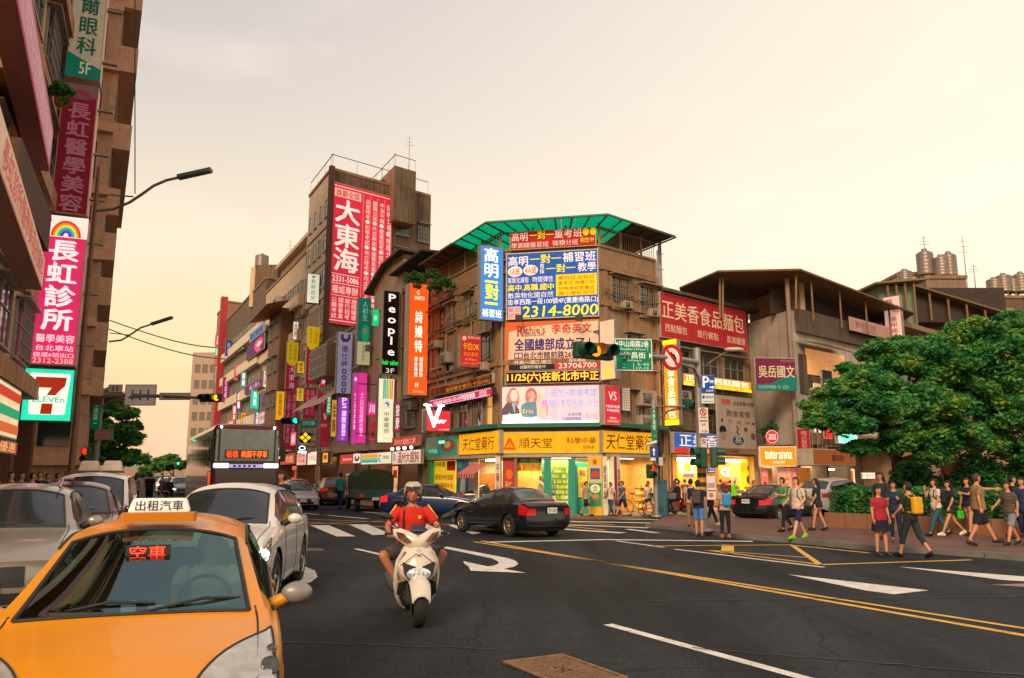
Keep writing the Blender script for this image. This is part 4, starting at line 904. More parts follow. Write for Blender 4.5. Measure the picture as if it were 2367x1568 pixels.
prect(PF.off(-.2),(1798,1082,1830,1165),.05,0,mat('d89878',.5,emit=.3),'poster',SG,[('t','socks',.2,.25,.8,.34,'c03828'),('t','Live',.3,.4,.7,.5,'c03828'),('t','Leg',.3,.6,.8,.72,'c03828'),('t','襪子',.3,.05,.7,.18,'e8d0b8')])
prect(PF.off(-.2),(1831,1082,1843,1140),.05,0,mat('d86878',.5,emit=.35),'poster',SG,[('e',.2,.1,.8,.4,'f0c0b8')])
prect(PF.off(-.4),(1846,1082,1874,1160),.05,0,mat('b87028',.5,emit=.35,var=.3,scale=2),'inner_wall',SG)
area(at_depth(1800,1078,41.6),(3.5,.8),90,WARM,0)
for px in(1810,1837):
 FT=thing('spotlight','small black lamp on the %s of the orange sock shop fascia'%('middle' if px<1820 else 'right end'),'spotlight',at_depth(px,1036,40.0),0,'lamps over the sock shop fascia'); q=MB(); q.ell((0,0,0),.1,.14,.07,8,6); q.build('housing',M_DARK,FT); q=MB(); q.tube([(0,0,0),(0,.5,.25)],.02,4); q.build('arm',M_METAL,FT)
PF2=Plane(at_depth(1858,1060,39.2),Vector((1,.12,0)))
sign(PF2,(1842,991,1873,1045),'dark red vertical board with pale brushed characters beside the tree','8c1c28',[('t','韓式髮型',.3,.1,.75,.85,'c88078',{'v':True})],.2,thick=.15)
PF3=PL_E.off(.9)
sign(PF3,(1879,1039,1977,1076),'rusty orange canopy board with dark lettering under the tree','8a481c',[('t','壽司街',.42,.35,.72,.75,'301c10',{'b':.03}),('e',.86,.1,.96,.5,'5a3010')],.25,thick=.8)
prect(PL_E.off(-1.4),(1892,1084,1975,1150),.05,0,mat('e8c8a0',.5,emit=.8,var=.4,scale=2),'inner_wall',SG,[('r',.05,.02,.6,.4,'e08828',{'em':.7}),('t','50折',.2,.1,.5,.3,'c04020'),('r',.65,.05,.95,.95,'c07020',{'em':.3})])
tube_light(PL_E.off(-.5),(1900,1084,1927,1087),parent=SG,e=7)
area(PL_E.P(2.6,3.15,-1),(4,1.2),90,WARM,PL_E.rz); area(PL_E.P(7.6,3.15,-1),(4,1.2),60,WARM,PL_E.rz)
sign(PL_E.off(.5),(1993,1092,2023,1108),'small white lit board beyond the hedge with dark lettering','e0d4c0',[('t','代客修改',.05,.15,.95,.85,'303030')],.9,thick=.08)
sign(PL_E.off(.8),(1905,975,1925,1015),'glowing red vertical characters hanging in front of the tree crown edge','180808',[('t','火鍋店',.1,.02,.9,.98,'ff2818',{'v':True,'em':2.2,'b':.03})],0,thick=.08)
sign(PL_E.off(.6),(1937,992,1982,1027),'bright mint green lightbox half hidden by leaves','70d8a8',[('t','美甲美睫',.1,.1,.9,.4,'208060'),('t','69-50',.3,.6,.9,.85,'206040')],1.6,thick=.2)
prect(PL_E,(1880,960,1903,1020),.05,.05,mat('d8c8a0',.5,emit=.8),'lit_window',SG,[('r',.1,.1,.3,.9,'604020'),('r',.6,.5,.9,.9,'604020')])
for k in range(4):
 prect(PL_E,(2040+k*45,960+15*(k%2),2062+k*45,1000+10*(k%3)),.05,.05,mat(('b060d0','e8d8b0','c8d0f0','e0c080')[k],.5,emit=1.3),'lit_window',SG)
T=thing('terrace_house','brown house right of the pink blade sign with a glazed balcony','building',PL_E.P(WE))
u2=PL_E.hit(2260,900)[0]
zq=PL_E.hit(2100,715)[1]
b=MB(); q=[PL_E.P(WE+.02,0,-.4),PL_E.P(u2,0,-.4),PL_E.P(u2,0,-12),PL_E.P(WE+.02,0,-12)]; b.prism([(p.x,p.y)for p in q],0,zq-1.2); b.build('wall',CONC2,T,True)
facade(PL_E,WE+.5,u2,6,zq-1.2,T,3.0,3.0,2.2,1.5,'hood',off=-.4)
b=MB(); pbox(b,PL_E,WE+.4,zq-1.4,u2,zq-1.1,-.4,.5); b.build('ledge',mat('8a7058',.8),T,True)
blade(2049,686,2089,790,'tall pink vertical nail salon sign rising above the tree','d8a898',[('t','夢',.12,.06,.6,.26,'583838'),('t','幻',.5,.2,.9,.38,'583838'),('t','美甲美睫',.35,.46,.75,.98,'704048',{'v':True})],.45,pl=PL_E,side='R',o=.1)
def shed(x0,y0,x1,y1,Y,dpt,label,wallm,roofm,drop=.4,name='rooftop_shed',posts=4,wallfrac=1.0):
 a, c=at_depth(x0,y0,Y), at_depth(x1,y0,Y); zb=at_depth((x0+x1)/2,y1,Y).z; zt2=a.z
 T=thing(name,label,'rooftop shed',(a.x,Y,zb)); w=c.x-a.x; h=zt2-zb
 b=MB(); b.box(0,0,0,w*wallfrac,dpt,h-.05); b.build('wall',wallm,T)
 b=MB(); b.add([(-.6,-1,h),(w+.6,-1,h-drop),(w+.6,dpt,h-drop+.3),(-.6,dpt,h+.3),(-.6,-1,h-.12),(w+.6,-1,h-drop-.12),(w+.6,dpt,h-drop+.18),(-.6,dpt,h+.18)],[(0,1,2,3),(7,6,5,4),(0,4,5,1),(1,5,6,2),(2,6,7,3),(3,7,4,0)]); b.build('roof',roofm,T)
 for i in range(posts): b=MB(); x=w*(i+.5)/posts; b.box(x-.06,-.7,0,x+.06,-.58,h-drop*(i+.5)/posts-.1); b.build('post',mat('7a6048',.7),T)
 return T
gs=mat('6a8068',.7,streak=.3)
S1=shed(2030,660,2110,760,52,8,'green corrugated rooftop shed with brown eave behind the pink sign',gs,mat('7a6a48',.7),-.3)
shed(2115,664,2320,745,56,8,'wide open rooftop shelter sloping down to the right',mat('3a2e28',.8),mat('6a5a40',.7),2.4,posts=5)
for(x0,y0,x1,y1,Y,m_,lb)in((2078,637,2150,670,60,PINKW,'pale lift housing on the roof under the water tanks'),(2140,645,2232,690,58,mat('8a7466',.8,streak=.4),'brown roof block carrying round tanks'),(2120,720,2340,900,60,CONC2,'brown terraced block behind the tree'),(2300,690,2480,900,66,mat('6a5648',.85,streak=.5),'dark apartment block with tanks at the right edge'),(1560,700,1660,900,60,mat('b08c70',.8),'pale block peeping out behind the bakery billboard')):
 a=at_depth(x0,y0,Y); c=at_depth(x1,y0,Y); T=thing('apartment_block',lb,'building',(a.x,Y,0)); b=MB(); b.box(0,0,0,c.x-a.x,9,a.z); b.build('wall',m_,T)
 b=MB(); b.box(-.1,-.12,a.z,c.x-a.x+.1,9,a.z+.25); b.build('parapet',CONC2,T)
 if y1>800:
  pf=Plane((a.x,Y,0),(1,0,0)); facade(pf,.5,c.x-a.x-.5,3,a.z-.3,T,3.1,3.2,1.8,1.3,'hood')
for(px,py,Y,r_,h_,lb)in((2141,637,59,.6,1.7,'tallest steel water tank on the pale roof block'),(2178,640,58.5,.6,1.4,'middle water tank left of a pair'),(2196,640,58.5,.55,1.6,'water tank right of the middle one'),(2093,660,57,.5,1.0,'small tank on the lift housing'),(2300,680,66.5,.6,1.2,'leftmost tank on the dark block at the right edge'),(2322,677,66.5,.65,1.4,'second tank on the dark block'),(2342,677,66.5,.5,1.1,'third tank on the dark block'),(2362,677,66.5,.65,1.5,'rightmost tank at the picture edge')):
 p=at_depth(px,py,Y); tank((p.x,Y,p.z),r_,h_,lb)
mast(at_depth(2141,618,59),2.5,'aerial on top of the tallest roof tank'); mast(at_depth(2237,675,60),4.4,'taller thin aerial right of the roof tanks'); mast(at_depth(2256,675,60),2.2,'shorter thin aerial right of the roof tanks')
# ================================================================== THE STREET RUNNING AWAY TO THE LEFT
def ux(x): return PL_L.hit(x,800)[0]
def row_house(x0,x1,ytop,xm,label,m,dep=12,side=None,floors=3.2,name='building',z0=3.4,**kw):
 u0, u1=ux(x0), ux(x1); z=PL_L.hit(xm,ytop)[1]; side=side or Vd
 c=PL_L.P(u1); T=thing(name,label,'building',c)
 q=[PL_L.P(u0),c,c+side*dep,PL_L.P(u0)+side*dep]
 b=MB(); b.prism([(p.x,p.y)for p in q],0 if z0==0 else z0,z); b.build('wall',m,T,True)
 b=MB(); pbox(b,PL_L,u0,z,u1,z+.25,-.3,.1); pbox(b,Plane(c,side),0.1,z,dep,z+.25,-.3,.1); b.build('parapet',CONC2,T,True)
 return T, u0, u1, z, Plane(c,side)
T, u0, u1, z, sp_=row_house(862,929,622,897,'pinkish rendered house with a sloping tin gable between the neon signs',PINKW,9,name='gable_house')
facade(PL_L,u0+.3,u1-.2,3.6,z-1.5,T,3.1,3.2,2.0,1.5,'hood')
b=MB(); e=[PL_L.P(u0-.8,z-.9,.5),PL_L.P((u0+u1)/2,z+.3,.5),PL_L.P(u1+.6,z+.5,.5)]
for a, c in zip(e[:-1],e[1:]):
 d=Vector((0,0,-.15)); k=Vd*8; b.add([a,c,c+k,a+k,a+d,c+d,c+k+d,a+k+d],[(0,1,2,3),(7,6,5,4),(0,4,5,1),(1,5,6,2),(2,6,7,3),(3,7,4,0)])
b.build('tin_roof',M_TIN,T,True)
b=MB(); b.add([PL_L.P(u0,z-.8,.02),PL_L.P(u1,z-.8,.02),PL_L.P(u1,z+.4,.02),PL_L.P((u0+u1)/2,z+.25,.02)],[(0,1,2,3)]); b.build('gable',PINKW,T,True)
T, u0, u1, z, sp_=row_house(929,974,668,950,'narrow dark house with a planted roof terrace beside the corner house',CONC2,9,name='terrace_house')
facade(PL_L,u0+.1,u1-.1,3.6,z-.3,T,3.1,2.6,1.9,1.6,'bars')
b=MB(); a, c=PL_L.P(u0-1,z+1.35,.6), PL_L.P(u1+1.2,z+1.6,.6); d=Vector((0,0,-.12)); k=Vd*5+Vector((0,0,.6)); b.add([a,c,c+k,a+k,a+d,c+d,c+k+d,a+k+d],[(0,1,2,3),(7,6,5,4),(0,4,5,1),(1,5,6,2),(2,6,7,3),(3,7,4,0)]); b.build('tin_roof',mat('3a3026',.8),T,True)
for u in(u0+.2,u1-.2): b=MB(); b.tube([PL_L.P(u,z,-.3),PL_L.P(u,z+1.35,-.3)],.06,5); b.build('roof_post',CONC2,T,True)
b=MB(); pbox(b,PL_L,u0,z+.2,u1+.5,z+1.4,-3.2,-3.0); b.build('hut_wall',mat('6a5040',.8),T,True)
b=MB()
for i in range(20): pbox(b,PL_L,u1+.2+i*.16,z+.3,u1+.3+i*.16,z+1.5,-.4,-.3+.03*(i%2))
b.build('red_sheeting',mat('a8483c',.7),T,True)
T, u0, u1, z, sp_=row_house(752,862,768,805,'low pale house hidden behind the row of blade signs',BEIGE,9)
facade(PL_L,u0+.3,u1-.3,3.6,z,T,3.0,3.6,2.6,1.6,'bars',frame=M_WINB)
b=MB(); pbox(b,PL_L,u0+.2,z-3.1,u0+5.2,z-.6,.1,1.2); b.build('caged_balcony',mat('8a7458',.7),T,True)
b=MB()
for i in range(12): pbox(b,PL_L,u0+.2+i*.42,z-3.0,u0+.25+i*.42,z-.7,1.2,1.24)
for i in range(4): pbox(b,PL_L,u0+.2,z-3.0+i*.72,u0+5.2,z-2.96+i*.72,1.2,1.24)
b.build('window_cage',M_WINB,T,True)
b=MB(); q=PL_L.P(u0+1,6.4,.1); b.add([PL_L.P(u0-2,8.3,.1),PL_L.P(u0+7,8.3,.1),PL_L.P(u0+7,6.8,2.0),PL_L.P(u0-2,6.8,2.0)],[(0,1,2,3)]); b.build('awning',mat('d8a890',.6),T,True)
T, u0, u1, z, sp_=row_house(700,750,424,742,'eight storey house with a giant red vertical billboard on its side wall',BEIGE,10.2,name='tall_house')
TALLZ=z
b=MB(); pbox(b,sp_,.05,0.2,10.25,z-.05,.0,.04); b.build('stained_side_wall',DIRTY,T,True)
facade(PL_L,u0+.2,u1-.2,4.2,z,T,3.05,1.5,.95,1.5,'grid',frame=M_WINB,band=(.12,.35,BEIGE))
for(x0,y0,x1,y1)in((965,520,990,560),(915,510,945,545),(912,575,940,605)):
 window(sp_,sp_.off(.05).rect(x0,y0,x1,y1),T,'bars',off=.05)
b=MB(); pbox(b,sp_,-.25,10,.15,z+.3,.0,.35); b.build('corner_pier',mat('5a3a2c',.8,streak=.5),T,True)
for pl, a_, c_ in((PL_L,u0,u1),(sp_,0,10)):
 railing(pl,a_,c_,z+.25,z+1.5,T,2.2,-.1,mat('7a5a44',.6))
bp=sp_.off(.05)
w0, _, w1, _=bp.rect(754,440,901,740)
_, zb_, _, zt_2=bp.rect(754,437,901,757)
cols=[('t',s,.555+.115*i,.07,.625+.115*i,.97,'e8c8c0',{'v':True})for i,s in enumerate(('高普特考●初等考試●地方特考●司法特考●警察特考','鐵路公路●外交移民●國營事業●郵政電信●海巡特考','中油中鋼●捷運招考●銀行招考●台電公司●自來水','記帳士考●地政士考●社工師考●不動產'))]
sign(bp,None,'giant red cram school billboard on the side wall of the tall house','c0263a',[('r',.0,.0,.012,1,'d8a8a0'),('r',.03,.02,.04,.98,'e8c0b8'),('r',.965,.02,.975,.98,'e8c0b8'),('r',.03,.02,.97,.026,'e8c0b8'),('r',.03,.974,.97,.98,'e8c0b8'),('r',.07,.04,.48,.1,'e0a8a0'),('t','雄霸全國',.09,.045,.46,.095,'a8202c'),('t','大',.08,.115,.48,.285,'f0dcd4',{'b':.06}),('t','東',.08,.29,.48,.46,'f0dcd4',{'b':.06}),('t','海',.08,.465,.48,.635,'f0dcd4',{'b':.06}),('r',.07,.65,.49,.655,'e8c0b8'),('t','2331-5086',.08,.665,.48,.705,'f0dcd4',{'b':.03}),('r',.07,.715,.49,.72,'e8c0b8'),('t','權威專辦',.08,.73,.48,.79,'e8c8c0'),('r',.07,.80,.49,.804,'e8c0b8')]+[('t',s,.08+.1*i,.815,.16+.1*i,.965,'e8c8c0',{'v':True})for i,s in enumerate(('公職考試','國營事業','銀行招考','證照輔導'))]+[('r',.515+.115*i,.04,.52+.115*i,.97,'d8a098')for i in range(4)]+cols,.42,rect=(w0,zb_,w1,zt_2),off=0,thick=.25)
k=at_depth(912,383,66.5); pk=Plane(k,-U); kl_=pk.hit(853,430)[0]; kz=k.z; pv=Plane(k,Vd); kr=pv.hit(961,400)[0]
TT=thing('stair_tower','brown rooftop stair tower with railing on the tall house','rooftop tower',(k.x,k.y,TALLZ))
q=[k+U*(-kl_),k,k+Vd*kr,k+Vd*kr+U*(-kl_)]
b=MB(); b.prism([(p.x,p.y)for p in q],TALLZ-3.5,kz); b.build('wall',mat('9a7458',.85,var=.25,streak=.5),TT,True)
b=MB(); pbox(b,pv,0,TALLZ-3.5,kr,kz,0,.05); b.build('stained_face',DIRTY,TT,True)
for pl, a_, c_ in((pk,kl_,0),(pv,0,kr)): railing(pl,a_,c_,kz,kz+1.1,TT,1.6,-.1,mat('8a6a50',.6))
window(pk,pk.rect(872,428,890,450),TT,'hood')
mast(k+Vd*1.5,3.2,'aerial on the rooftop stair tower')
T, u0, u1, z, sp_=row_house(609,698,640,655,'beige stepped office house beyond the tall house',BEIGE,10,name='office_house')
facade(PL_L,u0+.3,u1-.3,4,z-.5,T,3.3,2.2,1.7,1.5,'plain',band=(.45,.95,mat('dcc4a4',.8,streak=.2)))
b=MB();
c=PL_L.P(u0,0,-1.5); cc=PL_L.P(u1,0,-1.5); zz=z
b.prism([(p.x,p.y)for p in(c,cc,cc+Vd*7,c+Vd*7)],z,z+2.9); b.build('set_back_storey',mat('a8886c',.8,streak=.3),T,True)
facade(PL_L.off(-1.5),u0+.3,u1-.3,z-.2,z+2.9,T,3.0,1.4,1.1,1.2,'plain',frame=M_WINB)
b=MB(); pbox(b,PL_L,u0-.2,z+2.9,u1+.2,z+3.3,-9,-.9); b.build('roof_slab',BEIGE,T,True)
tw=at_depth(622,665,92); b=MB(); a=at_depth(588,668,94); c=at_depth(642,612,94)
TT=thing('lift_tower','dark rooftop lift tower with tanks on the stepped office house','rooftop tower',(a.x,94,a.z-2)); b.box(0,0,0,c.x-a.x,6,c.z-a.z+2); b.build('wall',DIRTY,TT); b=MB(); b.box(-.9,1,0,-.02,6,c.z-a.z+2); b.build('light_wall',PINKW,TT)
for px, lb in((602,'round tank on the dark lift tower'),(665,'round tank right of the dark lift tower')):
 p=at_depth(px,612 if px<620 else 628,94.5); tank((p.x,95,p.z-.2),.8,1.4,lb)
mast(at_depth(668,628,94),4,'aerial beside the lift tower');
T, u0, u1, z, sp_=row_house(522,608,700,565,'long office house with pale horizontal bands and dark windows',mat('6a5a4c',.8,streak=.3),11,name='office_house')
facade(PL_L,u0+.3,u1-.3,4,z,T,3.4,2.8,2.5,1.6,'plain',band=(.6,1.0,mat('e0ccb4',.8,streak=.15)))
T, u0, u1, z, sp_=row_house(498,521,720,510,'narrow red edged house far down the left row',mat('a07060',.8),11,name='narrow_house')
facade(PL_L,u0+.3,u1-.3,4,z,T,3.4,3,1.8,1.6,'plain')
b=MB(); pbox(b,PL_L,u1-1.2,4,u1,z+.8,0,.9); b.build('red_fin',mat('a82c34',.6),T,True)
T=thing('far_office','far pale grey office slab closing the row behind the signal arm','building',at_depth(446,1090,150)); a, c=at_depth(446,815,150), at_depth(506,815,150)
b=MB(); b.box(a.x,150,0,c.x,168,a.z); b.box(a.x+5.2,151,a.z,c.x,160,a.z+6); b.build('wall',mat('b09888',.9),T,True)
pf=Plane((a.x,150,0),(1,0,0)); facade(pf,.4,c.x-a.x-.3,2,a.z,T,3.0,1.3,1.0,1.6,'plain',frame=mat('a08a78',.8),glass=mat('6a5c54',.5))
pf2=Plane((a.x,150,0),(1,0,0))
b=MB(); pbox(b,PL_L,ux(648),3.5,ux(676),PL_L.hit(662,728)[1],-3,1.2); T=thing('brick_house','projecting brown brick house with a striped awning between the yellow headed signs','building',PL_L.P(ux(662))); b.build('wall',tile_mat('8a5a40','5a4636',.3,.1),T,True)
facade(PL_L.off(1.2),ux(648)+.2,ux(676)-.2,4,PL_L.hit(662,728)[1],T,3.3,2.4,1.6,1.4,'bars')
b=MB(); b.add([PL_L.P(ux(642),PL_L.hit(662,728)[1],1),PL_L.P(ux(690),PL_L.hit(662,722)[1],1),PL_L.P(ux(690),PL_L.hit(662,735)[1],3),PL_L.P(ux(642),PL_L.hit(662,741)[1],3)],[(0,1,2,3)]); b.build('awning_sheet',mat('b87848',.7),T,True)
# ---- ground floor shops along the row: dark backs, lit rooms
SR=thing('shop_row','row of small lit shop rooms under the houses of the left street','shop',PL_L.P(ux(860)))
b=MB(); pbox(b,PL_L,ux(500),0,ux(975),3.45,-2.8,-2.6)
for x in(975,930,862,832,790,752,700,655,610,560): pbox(b,PL_L,ux(x)-.25,0,ux(x)+.25,3.45,-2.6,0)
b.build('back_wall',mat('6a5040',.8),SR,True)
random.seed(3)
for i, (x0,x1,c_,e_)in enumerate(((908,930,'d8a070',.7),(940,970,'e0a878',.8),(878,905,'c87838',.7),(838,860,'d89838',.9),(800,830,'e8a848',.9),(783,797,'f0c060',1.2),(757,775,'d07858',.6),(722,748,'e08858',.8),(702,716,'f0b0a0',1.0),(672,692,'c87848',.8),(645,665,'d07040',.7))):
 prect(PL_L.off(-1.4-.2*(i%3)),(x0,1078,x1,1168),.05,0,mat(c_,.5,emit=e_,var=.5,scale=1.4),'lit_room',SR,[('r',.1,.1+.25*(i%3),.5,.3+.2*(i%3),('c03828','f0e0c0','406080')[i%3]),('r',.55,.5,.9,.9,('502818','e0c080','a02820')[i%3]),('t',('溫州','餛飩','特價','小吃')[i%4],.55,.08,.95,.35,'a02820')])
for(x,p_)in((940,70),(880,60),(820,80),(740,70)):
 area(PL_L.P(ux(x),3.2,-.8),(5,1.2),p_,(1,.66,.4),PL_L.rz)
S=sign
S(PL_L.off(.3),(906,1009,968,1032),'orange red fascia with pale characters above the wonton shop','b83020',[('t','溫州大餛飩之家',.1,.2,.9,.8,'e8b0a0')],.35)
WS=S(PL_L.off(.5),(906,1041,973,1074),'cream wonton shop fascia with dark red characters under four lamps','d8c0ac',[('t','溫州大餛飩',.22,.08,.95,.9,'80202c',{'b':.03}),('t','正',.05,.2,.16,.7,'303060')],.5)
for i in range(4):
 b=MB(); b.ell((WS['w']*(.2+.22*i),-.5,WS['h']+.1),.1,.1,.08,8,6); b.build('lamp',mat((1,.95,.85),.4,emit=8,var=.01),WS)
S(PL_L.off(.5),(835,1046,905,1074),'telecom shop fascia with horizontal rainbow band','e0d8b8',[('r',.02,.1+.12*i,.58,.22+.12*i,c_,{'em':.6})for i,c_ in enumerate(('f0b080','f0a030','e8c030','90d040','40c0c0','3890c8'))]+[('e',.6,.2,.7,.8,'3868b0'),('e',.63,.3,.7,.7,'e0d8b8'),('t','中華電信',.74,.3,.95,.6,'404040')],.6)
S(PL_L.off(.5),(786,1051,815,1073),'small red fascia with white script left of the telecom shop','c02c28',[('t','Joyson',.25,.35,.95,.7,'f0d8d0',{'sl':.3})],.6)
S(PL_L.off(.5),(816,1048,834,1072),'white lightbox with a dark red horseshoe mark','e8d8c8',[('e',.2,.15,.85,.8,'803030'),('e',.38,.0,.68,.55,'e8d8c8')],.6)
S(PL_L.off(.5),(741,1043,764,1074),'dark box sign with a glowing orange picture','282020',[('r',.25,.15,.75,.85,'e89030',{'em':1.0}),('r',.35,.3,.65,.6,'a04818',{'em':.4})],.0)
S(PL_L.off(.5),(711,1044,738,1075),'cream fascia with red lettering in the left row','e8d0b8',[('t','1950',.15,.3,.85,.7,'b84038',{'b':.02})],.7)
S(PL_L.off(.5),(686,1046,708,1076),'pinkish fascia with red pattern further left','e0a898',[('t','服飾',.1,.1,.9,.45,'b02838'),('t','特賣',.1,.5,.9,.85,'b02838')],.6)
S(PL_L.off(.5),(648,1050,682,1074),'dim red fascia just right of the bus','b03828',[('t','牛肉麵',.1,.15,.9,.85,'e8b080')],.5)
# ---- blade signs, right to left
blade(934,662,979,917,'tall orange blade sign with white dress shop lettering','e84c10',[('t','⌂',.38,.06,.5,.1,'f8e0d0'),('t','SMARTEX',.25,.115,.78,.15,'f8e0d0'),('t','詩',.3,.25,.7,.36,'fff0e8',{'b':.03}),('t','嫚',.3,.38,.7,.49,'fff0e8',{'b':.03}),('t','特',.3,.51,.7,.62,'fff0e8',{'b':.03}),('t','黃金珠寶',.3,.66,.48,.84,'fff0e8',{'v':True}),('t','韓國服飾',.56,.66,.74,.84,'fff0e8',{'v':True}),('t','1F',.38,.89,.54,.93,'fff0e8'),('t','2314-8668',.25,.955,.8,.975,'f0b090')],.85,thick=.7,case='c8a898')
blade(878,676,916,868,'black blade sign with white Latin letters one above the other','241410',[('t','People',.2,.03,.85,.8,'fff8f0',{'em':.8,'b':.05,'v':True})]+[('t','hair salon',.04,.83,.98,.89,'30e048',{'em':1.0,'b':.03}),('t','3F',.25,.93,.75,.985,'f0e8e0',{'em':.5,'b':.03})],.1,thick=.5,case='b8a898')
blade(862,870,868,872,'','000000')if False else None
blade(868,876,906,1025,'cream telecom blade sign with vertical rainbow stripes','e0d8b4',[('r',.3+.1*i,.02,.38+.1*i,.32,c_,{'em':.5})for i,c_ in enumerate(('40a0d8','40c8c0','60c850','d0d030','f0a040','f07838'))]+[('e',.28,.34,.76,.48,'b8b8b0'),('e',.32,.352,.72,.468,'e0d8b4'),('e',.42,.37,.68,.45,'2868a8'),('e',.42,.4,.58,.45,'e0d8b4')]+[('t',ch,.36,.52+.085*i,.72,.595+.085*i,'404838')for i,ch in enumerate('中華電信')]+[('t','2331',.3,.92,.78,.94,'807858')],.72,thick=.4)
blade(846,930,867,962,'small pink square blade sign with one large white character','d83078',[('t','川',.2,.15,.8,.8,'f8e0e8',{'b':.04})],.7,thick=.3,o=.9)
blade(822,863,844,1026,'tall magenta blade sign, right leaf of a pair','c82c80',[('t','十二川日式燒肉大餐會',.3,.28,.68,.9,'f4c8e0',{'v':True})],.8,thick=.3)
blade(811,863,822,1028,'tall magenta blade sign, left leaf of a pair','b83088',[('e',.2,.06,.8,.12,'f0b8d8'),('t','十二川日本料理',.3,.28,.72,.8,'f0c0d8',{'v':True})],.7,thick=.3,o=1.7)
GS=blade(822,692,851,846,'green topped blade sign with a fruit picture and cream foot','126e5c',[('t','人初生',.3,.05,.75,.35,'80d0b0',{'v':True}),('e',.3,.4,.9,.66,'18a070'),('e',.45,.46,.65,.53,'e05828'),('r',0,.66,1,1,'c8c090'),('t','商業設計',.35,.7,.65,.96,'508040',{'v':True})],.35,thick=.5)
blade(858,717,874,756,'small bright green square sign between two blade signs','18b070',[('e',.3,.35,.7,.65,'90f0b0',{'em':1.0})],.9,thick=.2,o=.6)
blade(775,769,810,912,'grey blade sign with dark blue lettering and horseshoe mark','8a8098',[('p',[(.2,.04),(.36,.04),(.4,.1),(.55,.12),(.66,.1),(.7,.04),(.84,.04),(.84,.12),(.66,.17),(.36,.17),(.2,.12)],'402848')]+[('t',ch,.28,.22+.12*i,.72,.33+.12*i,'282850',{'b':.02})for i,ch in enumerate('優仕紳')]+[('e',.34,.6+.1*i,.66,.685+.1*i,'302850')for i in range(4)]+[('e',.42,.62+.1*i,.58,.665+.1*i,'8a8098')for i in range(4)],.45,thick=.4)
blade(777,919,803,1022,'violet blade sign with white letters','8a34a8',[('t','P',.35,.02,.75,.13,'f0e0f8',{'b':.04}),('t','S',.35,.14,.75,.25,'f0e0f8',{'b':.04}),('t','國際髮型',.35,.3,.75,.88,'f0e0f8',{'v':True,'b':.03}),('t','f',.4,.9,.6,.96,'f0a080')],.7,thick=.35)
blade(706,757,734,889,'blade sign with yellow half round head over dark red, right one of two alike','98182c',[('r',0,0,1,.28,'d8b010'),('e',0,.14,1,.42,'d8b010'),('t','高普特考',.15,.03,.42,.3,'908010',{'v':True}),('t','公職證照',.58,.03,.85,.3,'908010',{'v':True}),('t','大',.2,.46,.8,.6,'e0b0c0',{'b':.03}),('t','東',.2,.62,.8,.76,'e0b0c0',{'b':.03}),('t','海',.2,.78,.8,.92,'e0b0c0',{'b':.03})],.35,thick=.35,case='b8a898')
blade(700,898,728,968,'dark red blade sign with faint lettering under the right yellow headed one','98203a',[('t','高普考試',.15,.06,.45,.9,'c07080',{'v':True}),('t','國營銀行',.55,.06,.85,.9,'c07080',{'v':True})],.3,thick=.3)
blade(660,792,686,902,'blade sign with yellow half round head over dark red, left one of two alike','90182c',[('r',0,0,1,.36,'c8a818'),('e',0,.24,1,.5,'c8a818'),('t','高普特考',.15,.05,.42,.4,'887810',{'v':True}),('t','公職證照',.58,.05,.85,.4,'887810',{'v':True}),('t','大',.25,.52,.8,.66,'d0a0b0'),('t','東',.25,.68,.8,.82,'d0a0b0'),('t','海',.25,.84,.8,.98,'d0a0b0')],.3,thick=.35)
blade(657,905,684,1040,'long dark red blade sign with rows of faint characters left of the green road sign','8a1c34',[('t','公務人員考試',.12,.05,.42,.9,'b87080',{'v':True}),('t','律師司法會計',.56,.05,.86,.9,'b87080',{'v':True})],.28,thick=.3)
blade(730,901,760,1034,'big red blade sign with slanted top and faint white lettering','a02430',[('p',[(-.02,-.01),(1.02,.2),(1.02,-.01)],'786050'),('t','門',.4,.2,.75,.3,'d09088'),('r',.5,.42,.8,.45,'e0b8a8'),('r',.55,.44,.72,.52,'e0b8a8'),('t','補習班',.3,.6,.8,.66,'d09088')],.3,thick=.3)
blade(706,636,735,704,'white clinic sign with green lettering on the tall house','e0dcc8',[('p',[(.3,.05),(.42,.1),(.5,.04),(.58,.1),(.7,.05),(.6,.14),(.4,.14)],'208048')]+[('t',ch,.32,.18+.19*i,.68,.34+.19*i,'307858')for i,ch in enumerate('點群診所')],.5,thick=.5)
blade(624,814,648,892,'light blue blade sign with white lettering, smaller twin of the cram school one','4888d0',[('t','高明',.25,.04,.75,.42,'f0f0f8',{'v':True,'b':.03}),('r',.3,.45,.7,.48,'f0f060'),('t','對',.25,.5,.75,.66,'f0f080',{'b':.03}),('r',.3,.69,.7,.72,'f0f060'),('t','補習班',.12,.82,.88,.94,'f0f0f8')],.8,thick=.25)
blade(618,899,640,975,'pale blue blade sign with a mosaic of colours','68a8b8',[('t','牙醫診所',.3,.1,.7,.6,'e8f0e8',{'v':True}),('r',.1,.05,.9,.08,'e0b840'),('e',.25,.68,.75,.85,'307888')],.6,thick=.25)
blade(636,905,656,972,'mustard yellow blade sign with dark lettering','d89818',[('t','當鋪借款',.3,.08,.7,.85,'6a3808',{'v':True})],.6,thick=.25,o=.8)
blade(578,901,598,946,'teal lit blade sign with white characters','18a088',[('t','美語',.3,.1,.7,.85,'f0fff8',{'v':True,'em':.6})],.8,thick=.25)
blade(601,905,617,950,'grey blade sign with violet characters','786878',[('t','律師',.25,.2,.75,.85,'503868',{'v':True})],.2,thick=.2)
blade(513,872,529,931,'violet blade sign far down the row','782050',[('t','自助餐',.3,.1,.7,.85,'e0a8c8',{'v':True})],.4,thick=.3)
